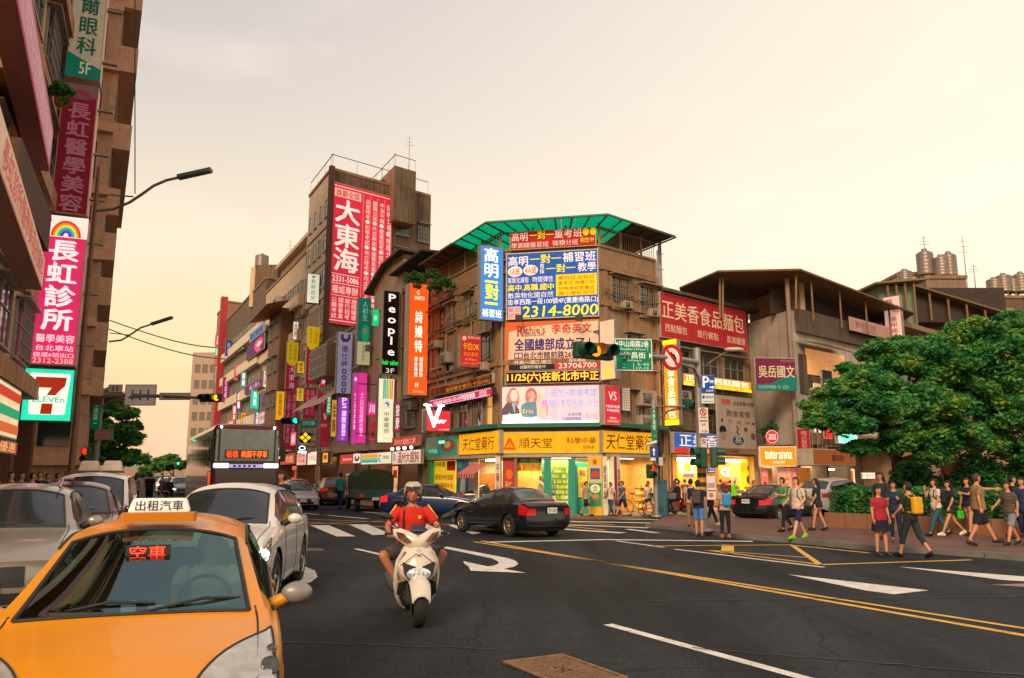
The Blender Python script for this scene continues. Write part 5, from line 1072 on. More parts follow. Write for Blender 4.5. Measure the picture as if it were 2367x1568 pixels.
blade(520,787,535,824,'dark blue blade sign high on the banded office house','283c70',[('t','會計',.25,.15,.75,.85,'90a0c8',{'v':True})],.3,thick=.3)
for i, (y0,y1,c_,t_)in enumerate(((774,801,'c84858','日語'),(802,824,'30d0a8','牙科'),(825,846,'c84858','補習'),(847,884,'28c8a0','當鋪'),(885,928,'c03850','公寓'))):
 blade(497,y0,511,y1,('top','second','third','fourth','lowest')[i]+' box of the far stack of alternating pink and green blade signs',c_,[('t',t_,.2,.1,.8,.9,'f0e0e0',{'v':True})],.7 if i%2 else.4,thick=.3,group='far stack of pink and green box signs')
sign(PL_L.off(.7),(566,883,606,903),'violet shop band with pale lettering on the banded office house','5a1c58',[('t','線上真人',.3,.2,.9,.8,'d8b0d0')],.3,thick=.1)
sign(PL_L.off(.7),(571,786,610,820),'dark violet panel with a pink rooster shaped mark','50204a',[('e',.45,.1,.95,.7,'c84878'),('e',.6,.3,.85,.6,'e8c8c0'),('p',[(.45,.5),(.7,.6),(.9,.95),(.6,.9)],'c84878')],.3,thick=.1)
sign(PL_L.off(.7),(577,758,611,780),'pale blue banner with dark lettering near the top of the banded house','6878a8',[('t','辦公室出租',.1,.2,.9,.8,'202848')],.2,thick=.1)
sign(PL_L.off(.7),(526,972,541,1002),'red and white sign just over the bus roof','c83028',[('t','銀行',.2,.1,.8,.9,'f0e0d8',{'v':True})],.5,thick=.1)
sign(PL_L.off(.7),(600,948,640,976),'white panel with a violet swoosh above the bus','c8b0b0',[('p',[(.5,.9),(.9,.2),(.98,.5),(.8,.98)],'902050'),('t','時尚',.05,.3,.4,.7,'806888')],.3,thick=.1)
blade(644,985,656,1062,'narrow white and red lightbox right of the bus','e8a0a8',[('t','小吃店麵線',.25,.1,.75,.9,'b02838',{'v':True})],.9,thick=.25)
for(x0,y0,x1,y1,c_,t_,lb)in((686,836,702,864,'d8a818','補習','small yellow board between the two yellow headed blade signs'),(684,898,700,928,'d8b020','英文','yellow board beside the dark red faint lettered sign'),(643,860,655,890,'9880b8','美髮','pale violet board under the light blue twin sign'),(536,936,545,982,'b82c38','藥局','thin red blade sign over the rear of the bus roof'),(546,905,556,950,'5a3080','網咖','thin violet blade sign over the bus roof'),(608,858,620,896,'c8c0b0','牙科','small white blade sign left of the light blue one'),(556,955,566,990,'c89020','銀樓','thin amber blade sign close above the bus'),(588,950,598,985,'2858a0','文理','thin blue blade sign close above the bus display'),(740,846,752,894,'b82858','服飾','rose blade sign left of the grey horseshoe one'),(752,905,764,960,'308858','茶莊','green blade sign left of the violet one'),(764,925,775,1010,'d8a038','金飾','amber blade sign touching the violet one'),(908,930,922,1000,'903048','按摩','maroon blade sign between telecom and orange dress shop signs'),(852,968,866,1020,'c83828','火鍋','red blade sign under the small pink square'),(556,860,568,896,'28808a','眼鏡','teal blade sign on the banded office house'),(541,845,550,880,'c84858','漢堡','small pink blade sign near the far stack'),(676,745,688,786,'e0d8c8','診所','small white blade sign above the left yellow headed one'),(740,800,752,840,'3058a8','會計','small blue blade sign beside the right yellow headed one')):
 blade(x0,y0,x1,y1,lb,c_,[('t',t_,.2,.08,.8,.92,'f0e4d8' if c_[0]not in 'ced' else '5a2020',{'v':True,'b':.02})],.55,thick=.25,o=.3)
sign(PL_L.off(1.3),(672,1000,684,1030),'small pink lightbox hanging low beside the yellow lattice sign','d86878',[('t','麵',.2,.2,.8,.8,'f8e8e0')],.6,thick=.2)
YD=blade(692,1000,718,1024,'yellow glowing lattice diamond sign','281c10',[('p',[(.5,0),(1,.5),(.5,1),(0,.5)],'f0b818',{'em':1.4}),('l',[(.25,.25),(.75,.75)],.08,'281c10'),('l',[(.75,.25),(.25,.75)],.08,'281c10')],0,thick=.1,o=1.2)
blade(686,1030,709,1050,'dark blue neon sign with a white bread roll outline','101830',[('e',.15,.05,.85,.55,'e8f0ff',{'em':2}),('e',.25,.14,.75,.46,'101830'),('t','早餐店',.05,.6,.98,.98,'f0f4ff',{'em':2,'b':.03})],0,thick=.1,o=1.0)
# ================================================================== THE NEAR HOUSE ON THE LEFT
TL=mat('b08058',.85,var=.3,scale=.7,streak=.5)
def near_tile():
 return tile_mat('d0a078','6a4a34',.3,.12,streak=.35)
T=thing('arcade_house','tall brown tiled arcade house with hanging shop signs at the left edge','building',PL_N.P(20))
b=MB(); q=[PL_N.P(20),PL_N.P(35),PL_N.P(35,0,-14),PL_N.P(20,0,-14)]; b.prism([(p.x,p.y)for p in q],4.4,34); b.build('wall',near_tile(),T,True)
for i in range(9):
 b=MB(); pbox(b,PL_N,20,4.3+3.3*i,35.05,4.9+3.3*i,-.02,.5 if i%2==0 else.22); b.build('ledge',TL,T,True)
for f in range(6):
 for i in range(5,9): window(PL_N,(3+i*3.6,5.4+3.3*f,5.6+i*3.6,7.2+3.3*f),T,'bars' if(i+f)%3 else 'hood')
b=MB()
for i in range(6,10): pbox(b,PL_N,-6+i*4.55,.1,-5.3+i*4.55,4.4,-.7,0)
b.build('arcade_piers',mat('6a4834',.85,streak=.4),T,True)
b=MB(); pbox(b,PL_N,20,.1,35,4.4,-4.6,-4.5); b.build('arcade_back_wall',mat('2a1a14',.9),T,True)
for k, (u_,c_)in enumerate(((26,'e0a050'),(31,'50b0a0'))):
 prect(PL_N.off(-4.3),(u_,1.2,u_+2.6,3.4),.05,0,mat(c_,.5,emit=.5,var=.4,scale=2),'lit_shop',T)
prect(PL_N.off(.06),(22.5,4.9+3.3,25.2,6.9+3.3),.05,0,mat('b06a38',.5,emit=.35),'lit_window',T)
b=MB(); pbox(b,PL_N,20,8.2,26,9.3,0.2,1.0); b.build('balcony_box',mat('5a3c2c',.85,streak=.4),T,True)
b=MB(); b.tube([PL_N.P(21,5.5,.3),PL_N.P(22.5,10.6,.3)],.06,6); b.tube([PL_N.P(22.8,5,.28),PL_N.P(22.8,10,.28)],.05,6); b.build('drain_pipe',mat('b08868',.6),T,True)
d2=Vector((math.sin(R(-27.4)),math.cos(R(-27.4)),0)); far2=Vector((-.528*46,46,0)); PL_W=Plane(far2,d2)
T=thing('ledged_tower','pale tower with a stack of projecting ledges seen edge on behind the hanging signs','building',far2)
b=MB(); q=[PL_W.P(-13),PL_W.P(0),PL_W.P(0,0,-12),PL_W.P(-13,0,-12)]; b.prism([(p.x,p.y)for p in q],0,40); b.build('wall',mat('c89c7c',.8,var=.2,streak=.3),T,True)
for i, (x,y)in enumerate(((299,54),(281,159),(269,267),(255,382),(240,522),(228,640),(226,720),(222,800),(218,880),(214,960))):
 zz=at_depth(x,y,46).z; b=MB(); pbox(b,PL_W,-13,zz,.25,zz+1.25,0,.75 if i<5 else.5); b.build('ledge',mat('d0a484',.8,streak=.2),T,True)
 b=MB(); pbox(b,PL_W,-12.6,zz+1.25,-.3,zz+3.2,.02,.06); b.build('window_strip',mat((.02,.05,.045),.15),T,True)
b=MB()
for zz in range(3,38,3):
 for k in range(6): b.obox(PL_W.P(-13,zz,-.6-1.9*k),-PL_W.N*1.2,-PL_W.D*.05,(0,0,1.7))
b.build('end_windows',DARKGLASS(),T,True)
for f in range(12): b=MB(); b.obox(PL_W.P(-13,2.2+3*f,0),-PL_W.N*12,-PL_W.D*.3,(0,0,.4)); b.build('end_ledge',mat('d0a484',.8),T,True)
BL_=Plane(Vector((-.541*28,28,0)),Vector((.913,.407,0)))
SEV=sign(BL_,(50,851,170,975),'square convenience store lightbox with a big red seven on white and turquoise border','28c8a0',[('p',[(.12,.13),(.14,.1),(.9,.1),(.91,.14),(.86,.84),(.84,.87),(.18,.87),(.16,.84)],'ece4d4',{'em':.9}),('p',[(.24,.17),(.84,.17),(.82,.33),(.7,.44),(.62,.55),(.6,.86),(.38,.86),(.4,.64),(.48,.5),(.56,.37),(.24,.37)],'b83418',{'em':.5}),('r',.2,.51,.84,.665,'ece4d4',{'em':.9}),('t','ELEVEn',.21,.535,.83,.64,'28b088',{'b':.06})],.85,thick=.5,case='3a8a70',posts=2)
sign(BL_,(85,499,190,845),'pink clinic sign with rainbow and large white characters above the convenience store box','c02858',[('r',0,0,1,.145,'e8d8cc')]+[('e',.18+.045*i,.03+.014*i,.86-.045*i,.25-.014*i,c_,{'a':(0,180)})for i,c_ in enumerate(('c83020','f07820','f0d030','40c080','3078d0','603098'))]+[('e',.46,.115,.58,.165,'e8d8cc',{'a':(0,180)})]+[('t',ch,.16,.165+.155*i,.86,.31+.155*i,'f4e0e0',{'b':.07})for i,ch in enumerate('長虹診所')]+[('t','醫學美容',.08,.80,.94,.855,'f0c8d0',{'b':.03}),('t','台北車站',.08,.87,.94,.91,'f0c8d0'),('t','捷運6號出口',.06,.92,.94,.95,'f0c8d0'),('t','2312-2388',.06,.957,.94,.99,'f0b0a0')],.7,thick=.7,case='c8a898',posts=3)
sign(BL_,(130,193,216,496),'unlit dark red clinic sign above the pink one','7c1428',[('r',0,0,1,.1,'7a5a58'),('e',.12,.04,.85,.19,'9a3048',{'a':(0,180)}),('e',.25,.075,.72,.16,'7a4a50',{'a':(0,180)})]+[('t',ch,.2,.145+.142*i,.85,.275+.142*i,'a86878',{'b':.06})for i,ch in enumerate('長虹醫學美容')],.1,thick=.7,case='d0a890',posts=3)
sign(BL_,(166,-170,248,184),'cream eye clinic sign with dark green characters at the top edge','b8a890',[('p',[(0,.84),(1,.93),(1,1),(0,1)],'107860'),('t','5F',.38,.9,.7,.975,'d0c8a8',{'b':.03}),('t','爾',.25,.46,.82,.585,'185840',{'b':.04}),('t','眼',.25,.6,.82,.72,'185840',{'b':.04}),('t','科',.25,.735,.82,.85,'185840',{'b':.04}),('t','得恩',.25,.15,.82,.43,'185840',{'v':True})],.12,thick=.7,case='c8a890',posts=3)
def slant_sign(px_r,yt,yb,Y,label,col,items,em,length,thick=.5):
 p=at_depth(px_r,(yt+yb)/2,Y); pl=Plane(p,Vector((-.447,.894,0)))
 z1=at_depth(px_r,yt,Y).z; z0=at_depth(px_r,yb,Y).z
 sign(pl,None,label,col,items,em,rect=(-length,z0,0,z1),off=-thick,thick=thick,case='8a5a50')
slant_sign(118,303,398,22,'long rose coloured lightbox running along the facade at the top left','b8808a',[('t','眼科光學隱形眼鏡',.45,.25,.97,.75,'c8a0a0'),('r',0,.88,1,1,'98283c'),('r',0,0,1,.08,'98283c')],.22,15)
slant_sign(100,597,672,20,'long pale pink lightbox with red characters above the arcade','c8a088',[('t','長虹診所醫學美容皮膚科',.4,.15,.97,.85,'b85848',{'b':.02}),('r',0,.92,1,1,'a86858')],.25,15)
slant_sign(95,90,135,25,'small pale awning box between the two top signs','b89080',[],.1,4)
aw=sign(PL_N.off(1.0),(-60,868,46,1008),'striped orange green and red convenience store fascia at the left edge','e0c8a0',[('r',0,.1,1,.28,'c84028',{'em':.5}),('r',0,.42,1,.6,'28a070',{'em':.5}),('r',0,.72,1,.9,'d06838',{'em':.5})],.5,thick=.4)
sign(PL_N.off(.9),(-60,1012,40,1045),'small red banner under the striped fascia','b03828',[('t','優惠',.5,.1,.95,.9,'e8c080')],.4,thick=.1)
def lamp_post(base,top_z,arm,label,r=.09,head=True,brace=None):
 T=thing('street_lamp',label,'street lamp',base)
 b=MB(); b.tube([(0,0,0),(0,0,top_z)],[r*1.2,r*.7],10); b.build('pole',mat('7a5c44',.6,.3),T)
 if arm:
  b=MB(); b.tube(arm[:-1]+[arm[-1]],[r*.55]*len(arm),8); b.build('arm',M_METAL,T,True)
  a, c=arm[-2], arm[-1]; d=(c-a).normalized(); e=c+d*.15
  if head: b=MB(); b.obox(c-Vector((0,.14,.05)),d*1.15,Vector((0,.28,0)),Vector((0,0,.12))); b.build('lamp_head',mat((.12,.14,.14),.4,.5),T,True)
  if brace: b=MB(); b.tube(brace,r*.3,6); b.build('brace',M_METAL,T,True)
 return T
Y1=26
base=at_depth(168,990,Y1); base=Vector((-.546*Y1,Y1,.12))
lamp_post(base,at_depth(226,395,Y1).z,[at_depth(x,y,Y1)for x,y in((219,488),(262,484),(300,468),(330,448),(355,430),(385,417),(412,411))],'near street lamp with a long curved arm against the sky',.09,brace=[at_depth(222,449,Y1),at_depth(308,455,Y1)])
b=MB(); b.tube([at_depth(312,-30,Y1),at_depth(312,448,Y1)],.02,4)
tag(b.build('cable',M_DARK),'thin black cable hanging vertically onto the near lamp arm','cable')
Y2=42
pb_=at_depth(231,1060,Y2)
lamp_post(Vector((pb_.x-.25,Y2,.12)),at_depth(254,745,Y2).z,[at_depth(x,y,Y2)for x,y in((252,790),(280,787),(300,775),(325,758),(350,750))],'thin second street lamp behind the road signs on the left',.09,brace=[at_depth(253,770,Y2),at_depth(300,775,Y2)])
for k, (a,c)in enumerate((((190,718),(520,805)),((190,738),(520,830)))):
 b=MB(); p, q=at_depth(*a,40), at_depth(*c,90); pts=[p.lerp(q,i/12)-Vector((0,0,.5*math.sin(math.pi*i/12)))for i in range(13)]; b.tube(pts,[.03+.04*i/12 for i in range(13)],4)
 tag(b.build('overhead_wire',mat('a88a70',.7)),('upper' if k==0 else 'lower')+' of two overhead wires crossing the street on the left','wire')
 # ================================================================== MASTS, SIGNALS AND ROAD SIGNS
M_SIG=mat('0e4a3a',.5)
def lensm(on,c): return mat(c,.3,emit=(4.5 if on else 0),var=.02)
def signal(p,rz,label,lit=(0,),n=3,vert=False,s=1.0,cols=('ff3010','ff5a04','10ffb0'),hood=True):
 T=thing('traffic_light',label,'traffic light',p,rz)
 st=.36*s; Lh=st*n
 b=MB(); (b.box(-.2*s,-.1,-Lh/2,.2*s,.12,Lh/2)if vert else b.box(-Lh/2,-.1,-.2*s,Lh/2,.12,.2*s)); bevel(b.build('housing',M_SIG,T),.04,2)
 for i in range(n):
  c=(0,0,Lh/2-st*(i+.5))if vert else(-Lh/2+st*(i+.5),0,0)
  b=MB(); b.lathe([(-.115,.001),(-.125,.08*s),(-.11,.145*s)],'y',16,c=c)
  L_=b.build('lens',lensm(i in lit,cols[i%len(cols)]if i in lit else(.02,.03,.03)),T)
  if hood:
   b=MB(); rg=[]
   for yy, r_ in((-.1,.16),(-.38*s,.155)):
    rg.append([(c[0]+r_*s*math.cos(q),yy,c[2]+r_*s*math.sin(q))for q in[R(-40+260*k/14)for k in range(15)]])
   b.loft(rg,cap=False,closed=False); rg2=[[(x*1.0+(c[0]-x)*.06,y,z+(c[2]-z)*.06)for x,y,z in r_]for r_ in rg]; b.loft(rg2,cap=False,closed=False)
   b.build('visor',M_SIG,T)
 return T
def mast_pole(base,ztop,label,arms=(),r=.14,name='signal_mast'):
 T=thing(name,label,'signal mast',base); b=MB(); b.tube([(0,0,0),(0,0,ztop-base.z)],[r,r*.75],14); b.lathe([(0,r*1.9),(.06,r*1.9),(.08,r*1.1)],'z',14); b.build('pole',M_GALV,T)
 for pts, rr in arms: b=MB(); b.tube(pts,rr,8); b.build('arm',M_GALV,T,True)
 return T
YM=24.8; mb_=at_depth(1626,1200,YM); MBs=Vector((mb_.x,YM,.12))
az=at_depth(1625,838,YM).z
e1_, e2_, e3_=at_depth(1555,828,22.6), at_depth(1465,822,21.2), at_depth(1425,820,20.5)
BM=mast_pole(MBs,at_depth(1626,805,YM).z,'thick grey signal mast with a long arm on the right pavement corner',[([Vector((MBs.x,YM,az)),e1_,e2_,e3_],[.09,.08,.06,.05]),([Vector((MBs.x,YM,az-.9)),at_depth(1618,880,24.6),at_depth(1603,850,24.2),at_depth(1570,840,23.2)],.05),([at_depth(1636,842,YM),at_depth(1660,826,YM-.4),at_depth(1685,810,YM-.8)],.03)])
b=MB(); p=at_depth(1688,808,YM-.8); b.ell((p.x+.12,p.y,p.z),.32,.1,.07,10,6); b.build('lamp_head',mat('b8b0a0',.4),BM,True)
b=MB()
for i in range(5):
 z0=.9+i*.28; b.lathe([(z0,.142),(z0+.14,.142)],'z',14)
b.build('warning_bands',mat('d09010',.6),BM)
b=MB()
for i in range(4): z0=1.04+i*.28; b.lathe([(z0,.1425),(z0+.14,.1425)],'z',14)
b.build('warning_bands',M_DARK,BM)
signal(at_depth(1372,812,20.0),R(28),'overhead traffic light with amber lit, in front of the school billboard',lit=(1,),s=1.05,n=3)
pf=lambda px, py, Y, d=(1,0,0): Plane(at_depth(px,py,Y),d)
GR='0a7a58'
RS=sign(pf(1421,820,21.0,(1,.14,0)),(1421,783,1508,858),'green street name sign with white border hanging from the mast arm',GR,[('l',[(.02,.02),(.98,.02),(.98,.98),(.02,.98),(.02,.02)],.02,'d8e0d8'),('p',[(.03,.17),(.08,.1),(.08,.26)],'e0ece4'),('t','中山南路2巷',.11,.07,.9,.27,'e8f0ea',{'b':.02}),('t','ZhongShan S Rd Lane 2',.12,.3,.88,.38,'d8e8e0'),('t','許昌街',.22,.42,.82,.62,'e8f0ea',{'b':.02}),('p',[(.97,.52),(.91,.43),(.91,.61)],'e0ece4'),('t','XuChang St',.32,.65,.7,.72,'d8e8e0'),('r',.48,.76,.49,.95,'d8e8e0'),('t','2-42',.58,.76,.9,.83,'d8e8e0'),('t','17-19',.56,.88,.88,.95,'d8e8e0'),('r',.2,.79,.26,.8,'d8e8e0'),('r',.2,.9,.26,.91,'d8e8e0')],.12,thick=.04,case='8a9088',name='road_sign',cat='road sign')
p=at_depth(1552,827,22.4); T=thing('road_sign','round red ring sign forbidding left turns on the mast arm','road sign',p,R(30))
b=MB(); b.lathe([(0,.001),(0,.38),(-.03,.38)],'y',32); b.build('back',M_GALV,T)
b=MB(); ms=[]; decorate(b,ms,.76,.76,-.032,[('e',0,0,1,1,'b01c24'),('e',.14,.14,.86,.86,'e0d4c8'),('p',[(.62,.78),(.7,.78),(.7,.5),(.62,.38),(.5,.34),(.5,.26),(.32,.4),(.5,.54),(.5,.45),(.58,.48),(.62,.56)],'181418'),('p',[(.22,.28),(.3,.2),(.8,.72),(.72,.8)],'b01c24')],.12)
o=b.build('face',ms,T); o.location=(-.38,0,-.38)
def plate(px,Y,label,col,items,em=.08,d=(1,0,0),**k): return sign(pf((px[0]+px[2])/2,(px[1]+px[3])/2,Y,d),px,label,col,items,em,thick=.03,off=0,case='8a8a84',name='road_sign',cat='road sign',**k)
plate((1620,867,1653,908),24.4,'blue parking sign with white letter P and arrow','1450a8',[('t','P',.12,.1,.55,.72,'e8e8f0',{'b':.06}),('r',.62,.3,.9,.42,'c0c8e0'),('e',.64,.36,.74,.48,'c0c8e0'),('e',.8,.36,.9,.48,'c0c8e0'),('p',[(.6,.66),(.8,.66),(.8,.6),(.95,.7),(.8,.8),(.8,.74),(.6,.74)],'e8e8f0'),('t','100M',.35,.84,.8,.96,'e0e0f0')])
plate((1620,909,1652,934),24.4,'white plate with a blue round emblem under the parking sign','d0d0cc',[('e',.08,.2,.3,.52,'1c60a8'),('t','臺灣聯通',.34,.25,.9,.48,'3070a0'),('t','Taiwan Parking',.15,.7,.9,.85,'606870')])
plate((1614,942,1638,1003),24.4,'tall white no stopping plate with red ring','d4c8bc',[('e',.15,.03,.85,.32,'b02028'),('e',.27,.08,.73,.27,'d4c8bc'),('l',[(.3,.08),(.7,.27)],.03,'b02028'),('t','P',.4,.1,.62,.25,'202020'),('r',.2,.36,.8,.39,'202020'),('t','違規停車',.12,.46,.88,.56,'484040'),('t','拖吊',.3,.6,.7,.7,'904038'),('t','0-24',.3,.86,.8,.95,'303030')])
plate((1620,1012,1634,1036),24.5,'small white plate with a red ring lower on the mast','c8bcb0',[('e',.2,.1,.8,.6,'b02028'),('e',.32,.18,.68,.5,'c8bcb0'),('l',[(.35,.2),(.65,.5)],.03,'b02028')])
plate((1634,1080,1653,1094),24.5,'small blue plate on the mast above the poster','2060a8',[('t','許昌街',.1,.15,.9,.5,'d0d8e8'),('r',.1,.65,.9,.8,'d0d8e8')])
plate((1633,1100,1655,1156),24.45,'white paper poster with pictures tied to the mast','d8c0bc',[('r',.1,.3,.9,.5,'98908c'),('r',.1,.6,.9,.64,'282828'),('e',.2,.7,.7,.9,'a07830')])
signal(at_depth(1621,1058,24.3),R(-70),'side on signal box on the left of the mast',lit=(),vert=True,n=2,s=.85)
signal(at_depth(1651,1057,24.6),R(80),'side on signal box on the right of the mast',lit=(),vert=True,n=2,s=.85)
YB=33.5; p0=at_depth(1517,1150,YB); Q0=Vector((p0.x,YB,.1))
mast_pole(Q0,at_depth(1517,925,YB).z,'slimmer grey mast in front of the corner house with cables round it',[([at_depth(1517,940,YB),at_depth(1600,940,31.5),at_depth(1628,940,31)],.05),([at_depth(1518,1000,YB),at_depth(1522,968,33.2),at_depth(1545,950,32.8),at_depth(1575,944,32.2)],.05)],r=.12)
signal(at_depth(1606,938,31.2),R(35),'dark traffic light at the end of the lower arm over the blue bakery fascia',lit=(),s=.9)
plate((1505,944,1519,1021),33.1,'narrow green vertical street name plate on the slim mast',GR,[('p',[(.35,.12),(.65,.12),(.5,.04)],'e0ece4'),('t','許昌街',.25,.16,.75,.66,'e0ece4',{'v':True}),('t','XuChang',.3,.8,.8,.85,'c0d8cc')])
plate((1502,1032,1521,1057),33.1,'blue one way plate with a white arrow','1848a0',[('p',[(.42,.85),(.42,.4),(.3,.4),(.5,.12),(.7,.4),(.58,.4),(.58,.85)],'e0e0f0')])
plate((1503,1058,1516,1066),33.1,'small white plate under the blue arrow','d0ccc0',[])
pd=signal(at_depth(1504,1090,33.0),R(25),'pedestrian signal with small red figure on the slim mast',lit=(0,),vert=True,n=2,s=.8,cols=('ff2010',))
T=thing('camera','white surveillance camera on the slim mast','camera',at_depth(1512,1024,33)); b=MB(); b.tube([(-.35,-.1,-.08),(.1,0,.04)],.07,8); b.build('housing',mat('d8d4c8',.4),T); b=MB(); b.tube([(.05,0,0),(.1,.3,-.1)],.02,5); b.build('arm',M_METAL,T)
plate((1522,1057,1533,1077),33.3,'pale switch box strapped to the slim mast','b8b0a0',[])
b=MB()
for i in range(7): b.tube([Q0+Vector((.1+.06*(i%3),-.1+.05*(i%2),.2)),Q0+Vector((.2+.1*math.sin(i),0,2.0+.2*i)),Q0+Vector((.15,.05,4.2))],.03,5)
tag(kind(b.build('cable_bundle',M_DARK),'stuff'),'bundle of dark cables climbing the slim mast','cables')
T=thing('switch_cabinet','blue grey switch cabinet standing beside the slim mast','cabinet',at_depth(1530,1185,33.6)); T.location.z=.1; b=MB(); b.box(-.22,-.2,0,.22,.2,1.5); bevel(b.build('body',mat('1c4c60',.5),T),.03,2); b=MB(); b.box(-.18,-.215,.15,.18,-.2,1.35); b.build('door',mat('24586c',.5),T)
YL=40; lp0=at_depth(236,1060,YL); LP0=Vector((lp0.x-.3,YL,.12))
LM=mast_pole(LP0,at_depth(240,900,YL).z,'brown signal mast on the left pavement with a long arm over the street',[([at_depth(236,915,YL),at_depth(300,914,YL-1),at_depth(400,917,YL-2),at_depth(470,920,YL-3)],[.12,.1,.08,.06]),([at_depth(238,940,YL),at_depth(255,928,YL),at_depth(290,920,YL-1),at_depth(330,916,YL-1.4)],.07)],r=.16)
signal(at_depth(487,920,YL-3.2),R(-6),'overhead light glowing amber at the end of the left arm',lit=(2,),s=.95,cols=('ff3010','10ffb0','ff8808'))
plate((288,889,361,938),YL-1.1,'grey back of a road sign hung on the left arm','9a8c84',[('l',[(.25,.25),(.25,.75)],.08,'3a3430'),('l',[(.5,.25),(.5,.75)],.08,'3a3430'),('l',[(.75,.25),(.75,.75)],.08,'3a3430')],.25)
plate((250,889,283,908),YL-.6,'small grey sign back beside the left mast','8a7468',[('l',[(.35,.2),(.35,.8)],.06,'3a3430'),('l',[(.65,.2),(.65,.8)],.06,'3a3430')],.15)
plate((368,908,440,925),YL-1.8,'long low sign back on the left arm','9a7c70',[],.15)
plate((212,906,233,994),YL-.6,'green vertical street plate on the left mast',GR,[('t','忠孝西路',.25,.1,.75,.75,'c8dcd0',{'v':True}),('r',.3,.82,.7,.84,'c8dcd0')])
plate((218,992,262,1018),YL-.6,'faded brown plate under the green left plate','7a5c4c',[],.1)
signal(at_depth(199,1052,30),R(5),'red pedestrian signal glowing above the white van',lit=(0,),vert=True,n=2,s=.75,cols=('ff1808',))
b=MB(); p=at_depth(205,1100,30.2); b.tube([(p.x,p.y,.1),(p.x,p.y,at_depth(199,1040,30.2).z)],.07,8); T=thing('signal_post','short green post carrying the red pedestrian signal','signal post',(p.x,p.y,0)); b.build('pole',M_SIG,T,True)
pm=at_depth(735,1060,47); b=MB()
T=mast_pole(Vector((pm.x,47,.1)),at_depth(735,935,47).z,'far signal mast in front of the red blade signs',[([at_depth(735,972,47),at_depth(690,974,45),at_depth(662,974,44)],.05)],r=.1)
signal(at_depth(672,973,44),R(-4),'far traffic light glowing green in front of the left row',lit=(2,),s=.9)
plate((695,969,733,990),44.5,'small far green street sign in front of the red blade signs',GR,[('t','忠孝西路',.12,.2,.88,.7,'b8d8c8')])
for(px,py,Y,lb)in((314,1011,60,'left'),(308,1074,95,'lower middle'),(407,1072,95,'lower right')):
 signal(at_depth(px,py,Y),0,'far green traffic light at the end of the street, %s one'%lb,lit=(2,),s=1.0 if Y<70 else.8,hood=False)
Pm=at_depth(2180,1110,31); T=thing('traffic_mirror','brown backed round traffic mirror with hood on a grey post','traffic mirror',(Pm.x,31,.12))
b=MB(); b.tube([(0,0,0),(0,0,at_depth(2176,990,31).z)],.06,8); b.build('post',M_GALV,T)
mc=at_depth(2197,1073,30.8); b=MB(); rg=[[(mc.x-Pm.x+r_*.36*math.cos(q),-.2-y,mc.z-.12+r_*.52*math.sin(q))for q in[2*math.pi*k/24 for k in range(24)]]for r_,y in((.02,.12),(.5,.1),(.9,.03),(1,0),(1,-.05))]
b.loft(rg); b.build('mirror',mat('8a5a38',.5),T)
b=MB(); rg=[[(mc.x-Pm.x+.38*math.cos(q),-.2-y,mc.z-.12+.56*math.sin(q))for q in[R(60+110*k/10)for k in range(11)]]for y in(-.1,.25)]; b.loft(rg,cap=False,closed=False); b.build('hood',mat('a88868',.5),T)
T=thing('street_lamp','small pink round lamp on the post by the tree','street lamp',at_depth(2174,990,31)); b=MB(); b.ell((0,0,.05),.28,.28,.09,12,6); b.build('shade',mat('c04870',.5,emit=.5),T); b=MB(); b.tube([(0,0,-.2),(0,0,0)],.04,6); b.build('neck',M_METAL,T)
T=thing('parasol','tan parasol or awning corner behind the tree at the right edge','parasol',at_depth(2420,1035,30)); b=MB(); b.add([(-1.5,0,0),(1.2,-1,.1),(1.2,1.5,.1),(-.3,.2,.8)],[(0,1,3),(1,2,3),(0,3,2)]); b.build('cover',mat('b07850',.7),T); b=MB(); b.tube([(0,.3,-2.5),(0,.3,.5)],.03,5); b.build('pole',M_METAL,T)
# ================================================================== PLANTS
def leaf_mat(c1,c2,c3,key):
 m=bpy.data.materials.new('leaves_'+key); m.use_nodes=True; nt=m.node_tree; b=nt.nodes['Principled BSDF']; Nn=nt.nodes.new; Ln=nt.links.new
 tc=Nn('ShaderNodeTexCoord'); n=Nn('ShaderNodeTexNoise'); n.inputs['Scale'].default_value=.9; n.inputs['Detail'].default_value=8; n.inputs['Roughness'].default_value=.8; Ln(tc.outputs['Object'],n.inputs[0])
 r=Nn('ShaderNodeValToRGB'); e=r.color_ramp.elements; e[0].position=.35; e[0].color=c1+(1,); e[1].position=.68; e[1].color=c3+(1,); x=e.new(.5); x.color=c2+(1,)
 Ln(n.outputs[0],r.inputs[0]); Ln(r.outputs[0],b.inputs['Base Color']); b.inputs['Roughness'].default_value=.5
 t=Nn('ShaderNodeBsdfTranslucent'); Ln(r.outputs[0],t.inputs[0]); mx=Nn('ShaderNodeMixShader'); mx.inputs[0].default_value=.3; Ln(b.outputs[0],mx.inputs[1]); Ln(t.outputs[0],mx.inputs[2]); Ln(mx.outputs[0],nt.nodes['Material Output'].inputs[0])
 return m
LF1=leaf_mat((.012,.10,.045),(.05,.26,.06),(.36,.48,.05),'tree')
LF2=leaf_mat((.012,.10,.045),(.04,.21,.06),(.17,.3,.06),'hedge')
LF3=leaf_mat((.03,.14,.04),(.08,.26,.05),(.2,.32,.05),'far')
rng=np.random.default_rng(5)
